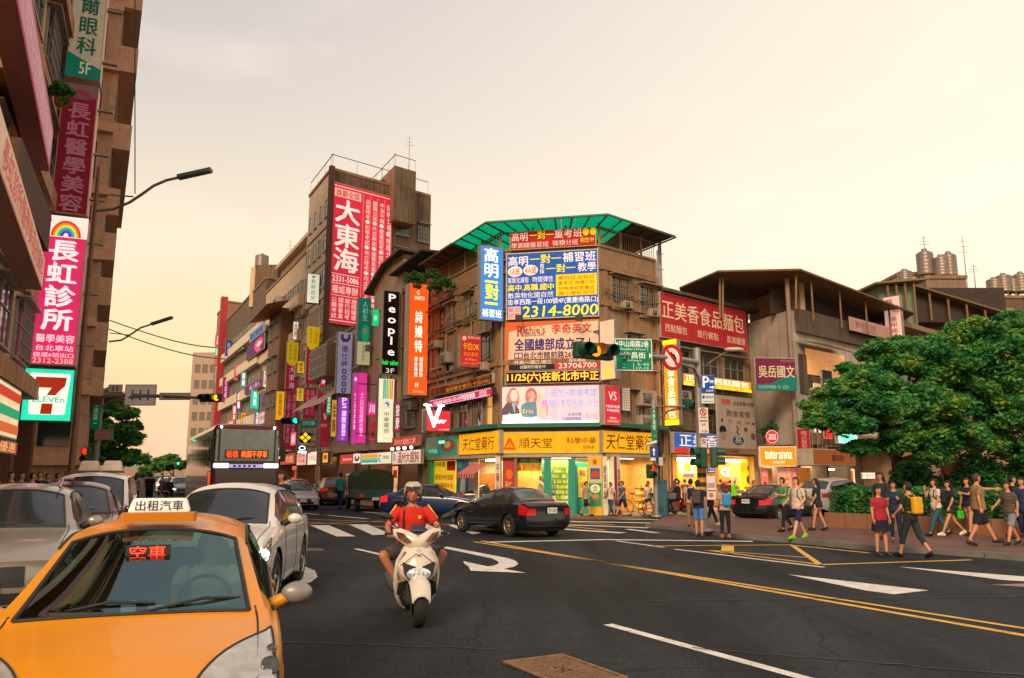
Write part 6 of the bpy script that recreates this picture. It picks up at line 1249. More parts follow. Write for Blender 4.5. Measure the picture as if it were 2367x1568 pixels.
def leaves(name,clumps,n,size,m,parent,base,surf=.62,boxes=False):
 """many small folded leaves spread through ellipsoid clumps; clumps = (x,y,z,rx,ry,rz)"""
 cl=np.array(clumps,float); vol=(cl[:,3]*cl[:,4]*cl[:,5])**(2/3); pick=rng.choice(len(cl),n,p=vol/vol.sum()); c=cl[pick]
 if boxes: d=rng.uniform(-1,1,(n,3)); pos=c[:,:3]+d*c[:,3:]; pos[:,2]+=.06*np.sin(pos[:,0]*5)+rng.normal(0,.03,n)
 else:
  d=rng.normal(size=(n,3)); d/=np.linalg.norm(d,axis=1)[:,None]; r=surf+(1-surf)*rng.random(n)**.5
  r*=1+.22*np.sin(d[:,0]*7+pick)*np.sin(d[:,2]*6+pick*2)+rng.normal(0,.07,n)
  pos=c[:,:3]+d*r[:,None]*c[:,3:]
 a=rng.normal(size=(n,3)); a[:,2]*=.5; a/=np.linalg.norm(a,axis=1)[:,None]
 bb=np.cross(a,rng.normal(size=(n,3))); bb/=np.linalg.norm(bb,axis=1)[:,None]
 s=size*rng.uniform(.6,1.3,n)[:,None]; nn=np.cross(a,bb)
 v=np.stack([pos-a*s,pos+bb*s*.45+nn*s*.15,pos+a*s,pos-bb*s*.45+nn*s*.15],1).reshape(-1,3)-np.array(base)
 me=bpy.data.meshes.new(name); me.vertices.add(4*n); me.vertices.foreach_set('co',v.ravel().astype(np.float32))
 me.loops.add(4*n); me.loops.foreach_set('vertex_index',np.arange(4*n,dtype=np.int32)); me.polygons.add(n); me.polygons.foreach_set('loop_start',np.arange(0,4*n,4,dtype=np.int32))
 me.materials.append(m); me.update(calc_edges=True); me.validate()
 o=bpy.data.objects.new(name,me); link(o,parent); return o
M_BARK=mat('4a3426',.9,var=.35,scale=3,bump=.5)
def tree(base,clumps,label,n=14000,size=.13,m=None,th=None,r=.22,limbs=5,group=None,name='broadleaf_tree'):
 T=thing(name,label,'tree',base,0,group); b0=Vector(base)
 big=clumps; sub=[]
 for(x,y,z,a,b_,c_)in big:
  sub.append((x,y,z,a*.72,b_*.72,c_*.66))
  for k in range(8):
   q=rng.uniform(0,6.283); e=rng.uniform(-.5,1.0); f=rng.uniform(.3,.46); sub.append((x+a*.8*math.cos(q)*math.cos(e),y+b_*.8*math.sin(q)*math.cos(e),z+c_*.85*math.sin(e),a*f,b_*f,c_*f*.62))
 cz=sum(c[2]for c in clumps)/len(clumps); ctr=Vector((sum(c[0]for c in clumps)/len(clumps),sum(c[1]for c in clumps)/len(clumps),0)); th=th or(cz-b0.z)*.55
 top=b0+Vector(((ctr.x-b0.x)*.25,(ctr.y-b0.y)*.25,th))
 b=MB(); b.tube([b0,b0.lerp(top,.5)+Vector((.1,0,0)),top],[r,r*.8,r*.65],10); b.build('trunk',M_BARK,T,True)
 for c in sorted(clumps,key=lambda q:-q[3])[:limbs]:
  e=Vector(c[:3]); mid=top.lerp(e,.5)+Vector((0,0,-.3)); b=MB(); b.tube([top-Vector((0,0,.2)),mid,e],[r*.5,r*.3,r*.1],7); b.build('limb',M_BARK,T,True)
 leaves('crown',sub,n,size,m or LF1,T,base,.35); return T
def cpx(lst,Y):
 o=[]
 for(x,y,r_,dy)in lst: p=at_depth(x,y,Y+dy); k=r_/1868*(Y+dy); o.append((p.x,p.y,p.z,k*.98,k*1.1,k*.8))
 return o
tree(G(2150,1190)+Vector((0,3,.1)),cpx([(1895,965,52,0),(1935,915,55,0),(1990,880,62,.5),(2050,840,66,1),(2110,815,60,1.5),(2160,850,80,1),(1960,975,62,-.5),(2040,935,85,-.5),(2130,930,90,0),(2080,1015,62,0),(1985,1035,38,0),(2190,1000,80,.5),(2030,800,30,2),(2200,790,60,2),(2160,1050,50,.5)],28),'wide dark green street tree whose crown hides the houses on the right',78000,.10,r=.3,limbs=8)
tree(G(2330,1190)+Vector((0,3,.1)),cpx([(2235,760,42,0),(2250,820,75,0),(2310,790,62,0),(2350,750,50,1),(2330,870,90,0),(2260,920,85,.5),(2370,960,90,0),(2290,1010,70,.5),(2420,830,110,1),(2390,1060,70,.5)],29.5),'second street tree merging in from the right edge',50000,.10,r=.26,limbs=6)
for i, (x,y,r_,n_,lb)in enumerate(((2110,1105,45,5000,'dark shrub behind the hedge under the first tree'),(2250,1095,60,6500,'large dark shrub behind the walking men'),(2340,1120,60,6500,'dark shrub at the right edge behind the striped shirt'))):
 cl=cpx([(x,y,r_,2),(x-r_*.6,y+20,r_*.7,2),(x+r_*.6,y+15,r_*.7,2)],29); T=thing('shrub',lb,'shrub',(cl[0][0],cl[0][1],.12)); leaves('foliage',cl,n_,.1,LF2,T,T.location,.3); b=MB(); b.tube([(0,0,0),(0,0,cl[0][2]-.12)],[.05,.02],5); b.build('stem',M_BARK,T)
h0_, h1_=G(1907,1218,.12), G(2030,1224,.12); h2_=G(2430,1247,.12)
dd=(h2_-h0_).normalized(); hn=Vector((-dd.y,dd.x,0)); Lh=(h2_-h0_).length
PT=thing('planter_wall','long low brown stone planter wall in front of the hedge','planter',h0_)
k_=9
for i in range(k_):
 b=MB(); b.obox(dd*(Lh*i/k_+.01),dd*(Lh/k_-.02),hn*.25,(0,0,.46)); b.build('stone_block',mat('8a6048',.8,var=.25,scale=3,fine=.2),PT)
b=MB(); b.obox(hn*.26,dd*Lh,hn*2.2,(0,0,.36)); b.build('soil',mat('2a1c14',.95),PT)
T=thing('hedge','long clipped dark green hedge in the stone planter','hedge',h0_)
bx=[tuple(h0_+dd*(Lh*(i+.5)/24)+hn*1.1+Vector((0,0,.78+.05*math.sin(i*1.7))))+(Lh/48+.15,.75,.42)for i in range(24)]
leaves('foliage',bx,42000,.07,LF2,T,h0_,boxes=True)
b=MB()
for i in range(30): p=dd*(Lh*(i+.5)/30)+hn*1.1; b.tube([p+Vector((0,0,.3)),p+Vector((0,0,1.0))],.02,4)
kind(b.build('stems',M_BARK,T),'stuff')
tree(Vector(tuple(at_depth(255,1080,55))[:2]+(.1,)),cpx([(225,945,45,0),(250,920,42,0),(285,955,36,0),(240,1000,55,0),(285,1010,45,0),(225,1050,50,0),(290,1060,38,1),(305,985,22,0)],55),'dark street tree behind the left mast',15000,.2,r=.25,limbs=4)
tree(Vector(tuple(at_depth(205,1080,70))[:2]+(.1,)),cpx([(215,930,35,0),(205,980,40,0),(325,1062,22,0),(200,1040,40,0)],66),'further street tree almost hidden by the left mast',8000,.25,r=.25,limbs=3)
for i, (x,y,r_,Y,lb)in enumerate(((352,1078,16,150,'leftmost of the bright far trees'),(378,1070,20,140,'middle of the bright far trees'),(402,1068,22,120,'bright far tree nearest the bus'),(335,1088,12,130,'lowest of the bright far trees'))):
 cl=cpx([(x,y,r_,0),(x-r_*.7,y+10,r_*.8,0),(x+r_*.7,y+8,r_*.8,0)],Y); tree(Vector((cl[0][0],Y,0)),cl,lb,2500,.35,LF3,r=.25,limbs=2,group='bright trees closing the street')
for x, y, r_, Y, lb in((960,640,17,41.5,'potted shrub hanging over the narrow terrace edge'),(1000,632,14,41,'shrub trailing beside the red sheeting'),(1030,652,15,40.2,'shrub on the parapet of the corner house'),(1005,660,12,40.5,'trailing plant under the parapet'),(140,205,22,24,'leafy plant on the balcony between the top signs'),(1790,992,22,41.5,'balcony plants above the round sock sign')):
 cl=cpx([(x,y,r_,0),(x-r_,y+6,r_*.6,0),(x+r_,y+8,r_*.6,0),(x+r_*.4,y+r_*1.3,r_*.5,0)],Y); T=thing('potted_plant',lb,'plant',(cl[0][0],Y,cl[0][2]-.6)); leaves('foliage',cl,1400,.07,LF3 if y<700 else LF2,T,T.location,.3)
 b=MB(); b.lathe([(0,.001),(0,.12),(.25,.16),(.25,.001)],'z',10); b.build('pot',mat('8a4a30',.7),T); b=MB(); b.tube([(0,0,.2),(0,0,.6)],.02,4); b.build('stem',M_BARK,T)
 # ================================================================== VEHICLES
def interp(ctrl,x):
 xs=[c[0]for c in ctrl]; ys=[c[1]for c in ctrl]
 return float(np.interp(x,xs,ys))
def smooth_curve(ctrl,xs,it):
 y=np.interp(xs,[c[0]for c in ctrl],[c[1]for c in ctrl]);
 for _ in range(it):
  z=y.copy(); z[1:-1]=(y[:-2]+2*y[1:-1]+y[2:])/4; y=z
 return y
TYRE_M={}
def wheel_meshes(r,w,spokes,rimcol):
 k=(r,w,spokes,rimcol)
 if k in TYRE_M: return TYRE_M[k]
 b=MB(); h=w/2
 b.lathe([(-h,r*.62),(-h*1.0,r*.9),(-h*.8,r*.98),(-h*.3,r),(h*.3,r),(h*.8,r*.98),(h,r*.9),(h,r*.62),(h*.6,r*.6)],'x',32)
 b.lathe([(-h*.6,r*.6),(-h,r*.62)],'x',32)
 t=b.build('tyre',M_RUBBER);
 b=MB(); b.lathe([(h*.55,.001),(h*.3,r*.5),(h*.5,r*.6),(h*.96,r*.64),(h*.9,r*.6)],'x',32,1); b.lathe([(-h*.55,.001),(-h*.55,r*.62)],'x',16,1)
 for i in range(spokes):
  q=2*math.pi*i/spokes; cu, cw=math.cos(q), math.sin(q); n=Vector((0,-cw,cu))*r*.075; p0=Vector((h*.72,cu*.06*r,cw*.06*r)); p1=Vector((h*.86,cu*r*.62,cw*r*.62))
  b.add([p0-n*1.3,p0+n*1.3,p1+n*.8,p1-n*.8,p0-n*1.3-Vector((.04,0,0)),p0+n*1.3-Vector((.04,0,0)),p1+n*.8-Vector((.04,0,0)),p1-n*.8-Vector((.04,0,0))],[(0,1,2,3),(0,4,5,1),(2,6,7,3),(1,5,6,2),(3,7,4,0)])
 b.lathe([(h*.9,.001),(h*.88,r*.14),(h*.6,r*.16)],'x',12); b.lathe([(h*.97,r*.645),(h*.99,r*.6),(h*.8,r*.58)],'x',32)
 m=b.build('rim',[mat(rimcol,.3,.7),M_DARK])
 TYRE_M[k]=(t.data,m.data); bpy.data.objects.remove(t); bpy.data.objects.remove(m); return TYRE_M[k]
STY={'sedan':dict(L=4.6,W=.88,zt=[(0,.62),(.12,.70),(.9,.86),(1.35,.94),(1.45,.97),(2.15,1.38),(2.5,1.44),(3.1,1.43),(3.4,1.38),(3.95,1.06),(4.1,1.03),(4.5,1.0),(4.6,.92)],zb=[(0,.60),(.3,.68),(1.3,.86),(2.2,.90),(3.6,.95),(4.4,.93),(4.6,.86)],wr=[(0,.80),(1.3,.80),(2.2,.58),(3.3,.57),(3.9,.66),(4.3,.76),(4.6,.78)],wheels=(.92,3.62),wr_=.32,glass=(1.42,2.2,3.32,4.0),doors=(1.55,2.55,3.42)),'wagon':dict(L=4.6,W=.86,zt=[(0,.66),(.08,.74),(.5,.88),(1.0,.98),(1.12,1.03),(2.0,1.50),(2.4,1.57),(3.4,1.56),(4.1,1.49),(4.45,1.2),(4.6,1.0)],zb=[(0,.64),(.3,.76),(1.0,.94),(2.2,.97),(3.8,1.02),(4.6,.98)],wr=[(0,.76),(1.0,.76),(2.0,.61),(3.8,.60),(4.3,.66),(4.6,.7)],wheels=(.86,3.6),wr_=.32,glass=(1.08,2.0,4.05,4.5),doors=(1.5,2.55,3.5)),'suv':dict(L=4.75,W=.94,zt=[(0,.78),(.08,.88),(.4,.98),(1.2,1.08),(1.3,1.12),(2.05,1.60),(2.4,1.68),(3.6,1.66),(4.1,1.58),(4.5,1.25),(4.75,1.1)],zb=[(0,.74),(.3,.88),(1.2,1.04),(3.8,1.12),(4.75,1.05)],wr=[(0,.80),(1.2,.82),(2.1,.66),(3.8,.64),(4.4,.72),(4.75,.76)],wheels=(.95,3.7),wr_=.37,glass=(1.27,2.05,4.1,4.55),doors=(1.6,2.7,3.6)),'van':dict(L=4.9,W=.92,zt=[(0,.8),(.1,.92),(.6,1.08),(.8,1.15),(1.5,1.75),(1.9,1.86),(4.3,1.86),(4.7,1.75),(4.9,1.3)],zb=[(0,.76),(.4,.98),(4.9,1.05)],wr=[(0,.8),(.8,.82),(1.6,.72),(4.5,.70),(4.9,.76)],wheels=(.9,3.8),wr_=.34,glass=(.78,1.55,4.5,4.85),doors=(1.4,2.5,3.6)),}
def make_car(style,colour,label,loc,rz,rim='a8a49c',spokes=7,plate=None,lights=False,brake=False,taxi=False,see=False,rack=False,cat='car',dense=False,tail='a01018',name='parked_car',metal=.0,simple=False,group=None,bumper=None,lamp=None):
 S=STY[style]; Lc, W=S['L'], S['W']; wr_=S['wr_']
 T=thing(name,label,cat,loc,rz,group)
 P_=paint(colour,.3 if taxi else.22,metal,.3 if taxi else.45)
 step=.05 if dense else(.1 if not simple else.2)
 g0, g1, g2, g3=S['glass']; keys=[0,g0,g1,g2,g3,Lc]+list(S['doors'])
 xs=sorted(set([round(v,3)for v in np.arange(0,Lc,step)]+[round(k,3)for k in keys]))
 xs=np.array([x for i,x in enumerate(xs)if i==0 or x-xs[i-1]>.012 or any(abs(x-k)<1e-6 for k in keys)])
 it=2 if step>=.1 else 5
 zt=smooth_curve(S['zt'],xs,it); zb=smooth_curve(S['zb'],xs,it); wr=smooth_curve(S['wr'],xs,it)
 ww=smooth_curve([(0,W*.90),(.25,W*.97),(.8,W),(Lc-1.0,W),(Lc-.25,W*.97),(Lc,W*.90)],xs,it)
 zl=smooth_curve([(0,.26),(.3,.2),(.6,.2),(Lc-.6,.2),(Lc-.2,.24),(Lc,.32)],xs,2)
 sside=[0,.06,.18,.32,.46,.6,.74,.86,.95,1.0]; shape=[.90,.955,.985,.995,1.0,1.0,.992,.985,.972,.95]
 ngl=4; ntop=6
 ncol=len(sside)+ngl+ntop
 grid=[]
 for i, x in enumerate(xs):
  col=[]
  for s_, sh in zip(sside,shape): col.append([ww[i]*sh,zl[i]+(zb[i]-zl[i])*s_])
  yb, zbb=col[-1]; crown=min(.13,max(.02,(zt[i]-zb[i])*.25)); zr=zt[i]-crown; zr=max(zr,zb[i]+.004); yr=min(wr[i],yb-.02)
  y0_=yb-.025
  for k in range(ngl):
   f=k/(ngl-1); bow=.02*math.sin(math.pi*f)*min(1,(zt[i]-zb[i])/.3); col.append([y0_+(yr-y0_)*f+bow,zbb+.006+(zr-zbb-.006)*f])
  for k in range(1,ntop+1):
   f=k/ntop; a=f*math.pi/2; col.append([yr*(1-f)**.8 if k<ntop else 0.0,zr+(zt[i]-zr)*math.sin(a)**.75])
  grid.append(col)
 G_=np.zeros((len(xs),ncol,3))
 for i, x in enumerate(xs):
  for j, (y,z)in enumerate(grid[i]):
   fr=max(0,1-x/1.0); rr=max(0,1-(Lc-x)/.9); q=(y/W)**2
   G_[i,j]=(y,x+.22*fr*fr*q-.16*rr*rr*q-Lc/2,z)
 ra=wr_*1.17
 inside=np.zeros((len(xs),ncol),bool); ns=len(sside)
 for wx in S['wheels']:
  cy, cz=wx-Lc/2, wr_
  for i in range(len(xs)):
   for j in range(ns-1):
    dy, dz=G_[i,j,1]-cy, G_[i,j,2]-cz; d=math.hypot(dy,dz)
    if d<ra:
     inside[i,j]=True
     if j<=0 and dz<0: G_[i,j,1]=cy+(math.copysign(ra,dy)if abs(dy)>ra*.5 else dy);
     else:
      s_=ra/max(d,1e-4); G_[i,j,1]=cy+dy*s_; G_[i,j,2]=max(cz+dz*s_,G_[i,j,2]if dz<0 else 0)
     G_[i,j,0]=max(G_[i,j,0],W*.985)
 body=MB(); glass={'windscreen':MB(),'rear_window':MB()}; sw=[MB(),MB()]; pill=MB(); lampf=[MB(),MB()]; lampr=[MB(),MB()]
 nW0, nR=ns, ns+ngl
 def cls(i,j):
  x0, x1=xs[i], xs[i+1]; xm=(x0+x1)/2
  h=(zt[i]+zt[i+1])/2-(zb[i]+zb[i+1])/2
  if j>=nR-1+1 and g0<=x0 and x1<=g1+1e-6: return 'w'
  if j>=nR and g2<=x0 and x1<=g3+1e-6: return 'r'
  if ns<=j<nR-1 and g0+.12<=x0 and x1<=g3-.1:
   if h<.2: return 'b'
   for d in S['doors'][1:]:
    if abs(xm-d)<.045: return 'p'
   if xm>g2+.25 and style in('sedan',): return 'b'
   return 's'
  return 'b'
 for side in(0,1):
  sg=1 if side==0 else-1
  V_=lambda i, j, o=0: (G_[i,j,0]*sg+o*sg,G_[i,j,1],G_[i,j,2])
  for i in range(len(xs)-1):
   for j in range(ncol-1):
    if j<ns-1 and inside[i,j]and inside[i+1,j]and inside[i,j+1]and inside[i+1,j+1]: continue
    q=[V_(i,j),V_(i,j+1),V_(i+1,j+1),V_(i+1,j)]
    if side: q=q[::-1]
    c=cls(i,j)
    tgt=body if c=='b' else glass['windscreen']if c=='w' else glass['rear_window']if c=='r' else sw[side]if c=='s' else pill
    tgt.add(q,[(0,1,2,3)],0,True)
    xm=(xs[i]+xs[i+1])/2
    def patch(mb,o=.008):
     qq=[(p[0]+o*sg,p[1]-(.012 if xm<1 else-.012),p[2]+.006)for p in q]; mb.add(qq,[(0,1,2,3)],0,True)
    lo, hi=(5,ns)if style!='sedan' else(5,8)
    if xm>Lc-(.42 if style=='sedan' else.3)and 5<=j<ns-(0 if style!='sedan' else 1): patch(lampr[side])
 def weld(mb,name,m,par,th=None):
  if not mb.f: return None
  o=mb.build(name,m,par); bm=bmesh.new(); bm.from_mesh(o.data); bmesh.ops.remove_doubles(bm,verts=bm.verts,dist=.0008)
  for e in bm.edges:
   if len(e.link_faces)==2 and e.calc_face_angle(0)>R(38): e.smooth=False
  bm.to_mesh(o.data); bm.free(); return o
 for end, i in(('f',0),('r',len(xs)-1)):
  fs=[]; nj=ns+ngl+ntop-1
  rows=list(range(0,ncol)); nx=12
  vv=[]
  for j in rows:
   y, z=G_[i,j,0], G_[i,j,2]
   for k in range(nx+1):
    t=-1+2*k/nx; yy=y*t; q=(yy/W)**2
    base=-Lc/2+.22*q if end=='f' else Lc/2-.16*q
    bulge=.05*math.sin(min(1,max(0,(z-.2)/.5))*math.pi)
    edge=1-abs(t)**6
    vv.append((yy,base-(bulge*edge if end=='f' else-bulge*edge),z))
  for r_ in range(len(rows)-1):
   for k in range(nx):
    q=(r_*(nx+1)+k,r_*(nx+1)+k+1,(r_+1)*(nx+1)+k+1,(r_+1)*(nx+1)+k)
    fs.append(q if end=='f' else q[::-1])
  body.add(vv,fs,0,True)
  def fpatch(name,m,t0,t1,z0,z1,o=.012,par=T):
   pb=MB()
   for(r_,k)in[(r_,k)for r_ in range(len(rows)-1)for k in range(nx)]:
    tm=-1+2*(k+.5)/nx; zm=(vv[r_*(nx+1)][2]+vv[(r_+1)*(nx+1)][2])/2
    if t0<=tm<=t1 and z0<=zm<=z1:
     q=[vv[r_*(nx+1)+k],vv[r_*(nx+1)+k+1],vv[(r_+1)*(nx+1)+k+1],vv[(r_+1)*(nx+1)+k]]
     pb.add([(p[0],p[1]+(-o if end=='f' else o),p[2])for p in q],[(0,1,2,3)],0,True)
   return weld(pb,name,m,par)
  zz=zb[i]
  if end=='f':
   fpatch('grille',mat((.03,.03,.03),.35,.3),-.52,.52,zz-.24,zz-.03)
   fpatch('lower_grille',M_DARK,-.6,.6,.28,.4)
   for s_ in((-1,1)if simple else()):
    hl=fpatch('headlight',mat('c8c8c0',.08,.3,emit=.15),min(s_*.55,s_*1.0),max(s_*.55,s_*1.0),zz-.16,zz+.0,.016)
   if bumper: fpatch('bumper',mat(bumper,.3),-1,1,.24,zz-.26,.014)
  else:
   for s_ in(-1,1): fpatch('tail_light',mat(tail,.2,emit=(.9 if brake else.2)),min(s_*.62,s_),max(s_*.62,s_),zz-.22,zz-.03,.016)
   fpatch('rear_bumper_strip',M_DARK,-.8,.8,.3,.38)
 weld(body,'body',P_,T)
 gm=glass_mat((.30,.42,.40),.6)if see else DARKGLASS()
 ws=weld(glass['windscreen'],'windscreen',gm,T); weld(glass['rear_window'],'rear_window',mat((.10,.12,.12),.08,spec=.9)if not see else gm,T)
 for k in(0,1): weld(sw[k],'side_window',gm if see else DARKGLASS(),T)
 weld(pill,'door_pillar',M_DARK,T)
 def surf(x,j,sg,o=.006):
  i=np.interp(x,xs,np.arange(len(xs))); i0=min(int(i),len(xs)-2); j0=min(int(j),ncol-2); fi, fj=i-i0, j-j0
  p=(G_[i0,j0]*(1-fi)*(1-fj)+G_[i0+1,j0]*fi*(1-fj)+G_[i0,j0+1]*(1-fi)*fj+G_[i0+1,j0+1]*fi*fj)
  c=np.array([0,G_[i0,j0,1]+.3,.45]); n=p-c; n=n/np.linalg.norm(n); p=p+n*o; return(p[0]*sg,p[1],p[2])
 def lens(k):
  sg=1 if k==0 else-1; x1_, ja, jb, jc=lamp or(.62,5.5,9.5,9.6); nn=12
  mb=MB(); vs_=[]
  for a_ in range(nn+1):
   t=a_/nn; x=.0+x1_*t; lo_=ja+(jc-.2-ja)*t**1.3; hi_=jb+(jc-jb)*t*t
   for c_ in range(7): vs_.append(surf(x,lo_+(hi_-lo_)*c_/6,sg,.007+.012*math.sin(math.pi*c_/6)*(1-t)))
  fs_=[(a_*7+c_,a_*7+c_+1,(a_+1)*7+c_+1,(a_+1)*7+c_)for a_ in range(nn)for c_ in range(6)]
  mb.add(vs_,fs_,0,True); ho=weld(mb,'headlight',mat('b8b4ac',.06,.45,emit=.08,var=.3,scale=9),T)
  mb=MB(); mb.tube([surf(x1_*a_/nn,ja+(jc-.2-ja)*(a_/nn)**1.3,sg,.01)for a_ in range(nn+1)],.007,5); mb.tube([surf(x1_*a_/nn,jb+(jc-jb)*(a_/nn)**2,sg,.01)for a_ in range(nn+1)],.007,5); mb.build('lamp_seal',M_DARK,ho)
  for(tt,f_,r_)in((.14,.42 if not taxi else.62,.07),(.36,.45 if not taxi else.6,.055),(.6,.5,.03)):
   lo_=ja+(jc-.2-ja)*tt**1.3; hi_=jb+(jc-jb)*tt*tt; c=Vector(surf(x1_*tt,lo_+(hi_-lo_)*f_,sg,.012)); n=Vector((c.x*.5,-.75,.55)).normalized()if dense else Vector((sg*.3,-1,.2)).normalized()
   u_=n.cross(Vector((0,0,1))).normalized(); w_=u_.cross(n)
   mb=MB(); mb.loft([[c+n*d_+(u_*math.cos(q)+w_*math.sin(q))*r_*s_ for q in[2*math.pi*h/16 for h in range(16)]]for s_,d_ in((1,0),(.94,.012),(.75,.008),(.7,.004),(.4,.016),(.02,.02))],cap=False); mb.build('reflector_bowl',M_CHROME if tt<.3 else mat((.1,.1,.1),.1,.6),ho)
 if not simple:
  gp=MB()
  for sg in(1,-1): gp.tube([surf(x,ns+ngl-.4,sg,.003)for x in np.linspace(.12,g0+.05,14)],.006,4)
  gp.build('bonnet_gap',M_DARK,T)
  for k in(0,1):
   lens(k); weld(lampr[k],'tail_light',mat(tail,.2,emit=(.8 if brake else.15)),T)
  sl=MB()
  for sg in(1,-1):
   pts=[Vector((G_[i,nR,0]*sg,G_[i,nR,1],G_[i,nR,2]+.004))for i in range(len(xs))if g0-1e-6<=xs[i]<=g1+1e-6]; sl.tube(pts,.014,5)
   pts=[Vector((G_[i,nR-1,0]*sg,G_[i,nR-1,1],G_[i,nR-1,2]+.004))for i in range(len(xs))if g1<=xs[i]<=g2]; sl.tube(pts,.012,5)
   pts=[Vector((G_[i,ns,0]*sg+.01*sg,G_[i,ns,1],G_[i,ns,2]))for i in range(len(xs))if g0+.25<=xs[i]<=g3-.2]; sl.tube(pts,.011,5)
  for gx in(g0,g1,g2,g3):
   i=int(np.argmin(abs(xs-gx))); sl.tube([Vector((G_[i,j,0]*sg,G_[i,j,1],G_[i,j,2]+.004))for sg,js in((1,range(nR,ncol)),(-1,range(ncol-2,nR-1,-1)))for j in js],.012,5)
  sl.build('rubber_seals',M_DARK,T)
  for sg in(1,-1):
   ds=MB()
   for d in S['doors']:
    i=int(np.argmin(abs(xs-d))); ds.tube([Vector((G_[i,j,0]*sg+.001*sg,G_[i,j,1],G_[i,j,2]))for j in range(1,ns)],.006,4)
   ds.build('door_gaps',M_DARK,T)
   for d in S['doors'][1:]:
    i=int(np.argmin(abs(xs-d+.22))); h=MB(); h.box(-.012,-.1,-.014,.02,.1,.014); o=h.build('door_handle',P_,T); o.location=(G_[i,7,0]*sg,G_[i,7,1],G_[i,7,2]); bevel(o,.008,2)
   mi_=int(np.argmin(abs(xs-(g0+.42)))); mx_, my_, mz_=G_[mi_,ns,0]*sg, G_[mi_,ns,1], G_[mi_,ns,2]
   h=MB(); h.ell((mx_+sg*.165,my_,mz_+.09),.105,.06,.075,16,10); mo=h.build('mirror',P_ if not taxi else mat('8c8682',.35,.2),T)
   h=MB(); h.tube([(mx_-sg*.02,my_+.02,mz_+.0),(mx_+sg*.12,my_+.01,mz_+.07)],[.05,.04],8); h.build('stalk',M_DARK if not taxi else P_,mo)
   h=MB(); h.ell((mx_+sg*.165,my_+.055,mz_+.09),.088,.02,.06,16,6); h.build('mirror_glass',M_CHROME,mo)
  wp=MB()
  i0=int(np.argmin(abs(xs-g0)));
  for k, (a0,a1)in enumerate(((-.55,.1),(.0,.62))):
   y0_, z0_=G_[i0,ncol-1,1]-.0, G_[i0,ncol-1,2]+.02
   wp.tube([(a0*.9,y0_+.12*abs(a0),z0_-.015),(a0*.4+a1*.6,y0_+.1,z0_+.05),(a1*.95,y0_+.08+.12*abs(a1),z0_+.035)],.011,5)
  wp.build('wipers',M_DARK,T)
 un=MB(); un.box(-W*.86,-Lc/2+.35,.17,W*.86,Lc/2-.35,.5); un.build('underbody',M_DARK,T)
 t_, r_=wheel_meshes(wr_,.21,spokes,rim)
 for wx in S['wheels']:
  for sg in(1,-1):
   o=bpy.data.objects.new('wheel',t_); link(o,T); o.location=(sg*(W-.115),wx-Lc/2,wr_); o.rotation_euler=(0,0,0 if sg>0 else math.pi)
   q=bpy.data.objects.new('rim',r_); link(q,o)
 if plate:
  for end, yy in(('f',-Lc/2-.05),('r',Lc/2+.05)):
   z_=.48 if end=='f' else(.78 if style=='sedan' else.7)
   pl_=MB(); pl_.box(-.17,-.008,-.08,.17,.008,.08); po=pl_.build('number_plate',mat('d8d8d4',.5,emit=.1),T); po.location=(0,yy-(.02 if end=='f' else-.02),z_)
   if end=='r': po.rotation_euler=(0,0,math.pi)
   t=MB(); ms=[]; decorate(t,ms,.34,.16,-.012,[('t',plate,.06,.2,.94,.82,'283038',{'b':.02})]); q=t.build('lettering',ms,po); q.location=(-.17,0,-.08)
 if lights:
  for sg in(1,-1):
   h=MB(); h.ell((sg*W*.90,-Lc/2+.27,zb[4]-.07),.075,.07,.06,12,8); h.build('lit_bulb',mat((1,.85,.55),.3,emit=22,var=.01),T)
   h=MB()
   for k in range(5): h.ell((sg*(W*.5+.09*k),-Lc/2-.03+.035*k,zb[2]-.2+.012*k),.018,.02,.018,6,5)
   h.build('running_lights',mat((1,.9,.7),.3,emit=7,var=.01),T)
 if rack:
  for sg in(1,-1):
   h=MB(); z_=S['zt'][6][1]+.06; h.tube([(sg*.52,g1-Lc/2,z_-.12),(sg*.53,g1-Lc/2+.2,z_),(sg*.53,g2-Lc/2-.2,z_),(sg*.52,g2-Lc/2,z_-.14)],.022,6); h.build('roof_rail',M_CHROME,T)
 return T, dict(xs=xs,G=G_,ns=ns,nR=nR,ncol=ncol,zt=zt,zb=zb,Lc=Lc,W=W,S=S)
def park(px,py,rzdeg):
 p=G(px,py); return(p.x,p.y,0), R(rzdeg)
TX=Vector((-2.68,6.25,0)); TR=R(18)
T, I=make_car('wagon','d88a06','orange yellow taxi with a white roof sign filling the lower left corner',TX,TR,plate='367-2G',taxi=True,lamp=(.86,7,16.6,12.6),see=True,dense=True,name='taxi',cat='taxi',bumper='a8a4a0')
T.scale=(1.02,1,.945)
rs=thing('taxi_sign','white taxi roof sign with blue characters on an orange base','taxi sign',TX,TR); bpy.data.objects.remove(rs)
zr0=1.565
b=MB(); b.prism([(-.25,-.32),(.25,-.32),(.25,-.14),(-.25,-.14)],zr0-.02,zr0+.05); o=bevel(b.build('roof_sign_base',paint('c87810'),T),.02,2)
b=MB(); vs=[(-.21,-.30,zr0+.05),(.21,-.30,zr0+.05),(.21,-.17,zr0+.05),(-.21,-.17,zr0+.05),(-.18,-.27,zr0+.16),(.18,-.27,zr0+.16),(.18,-.2,zr0+.16),(-.18,-.2,zr0+.16)]
b.add(vs,[(3,2,1,0),(4,5,6,7),(0,1,5,4),(1,2,6,5),(2,3,7,6),(3,0,4,7)]); so=bevel(b.build('roof_sign',mat('e0d8c8',.4,emit=.25),T),.02,2)
t=MB(); put_text(t,'出租汽車',-.165,zr0+.065,.165,zr0+.145,0,0,False,.02); t.v=[(x,-.30-.006+(z-zr0-.05)*.275,z)for x,y,z in t.v]; t.build('lettering',mat('3a2878',.5),so)
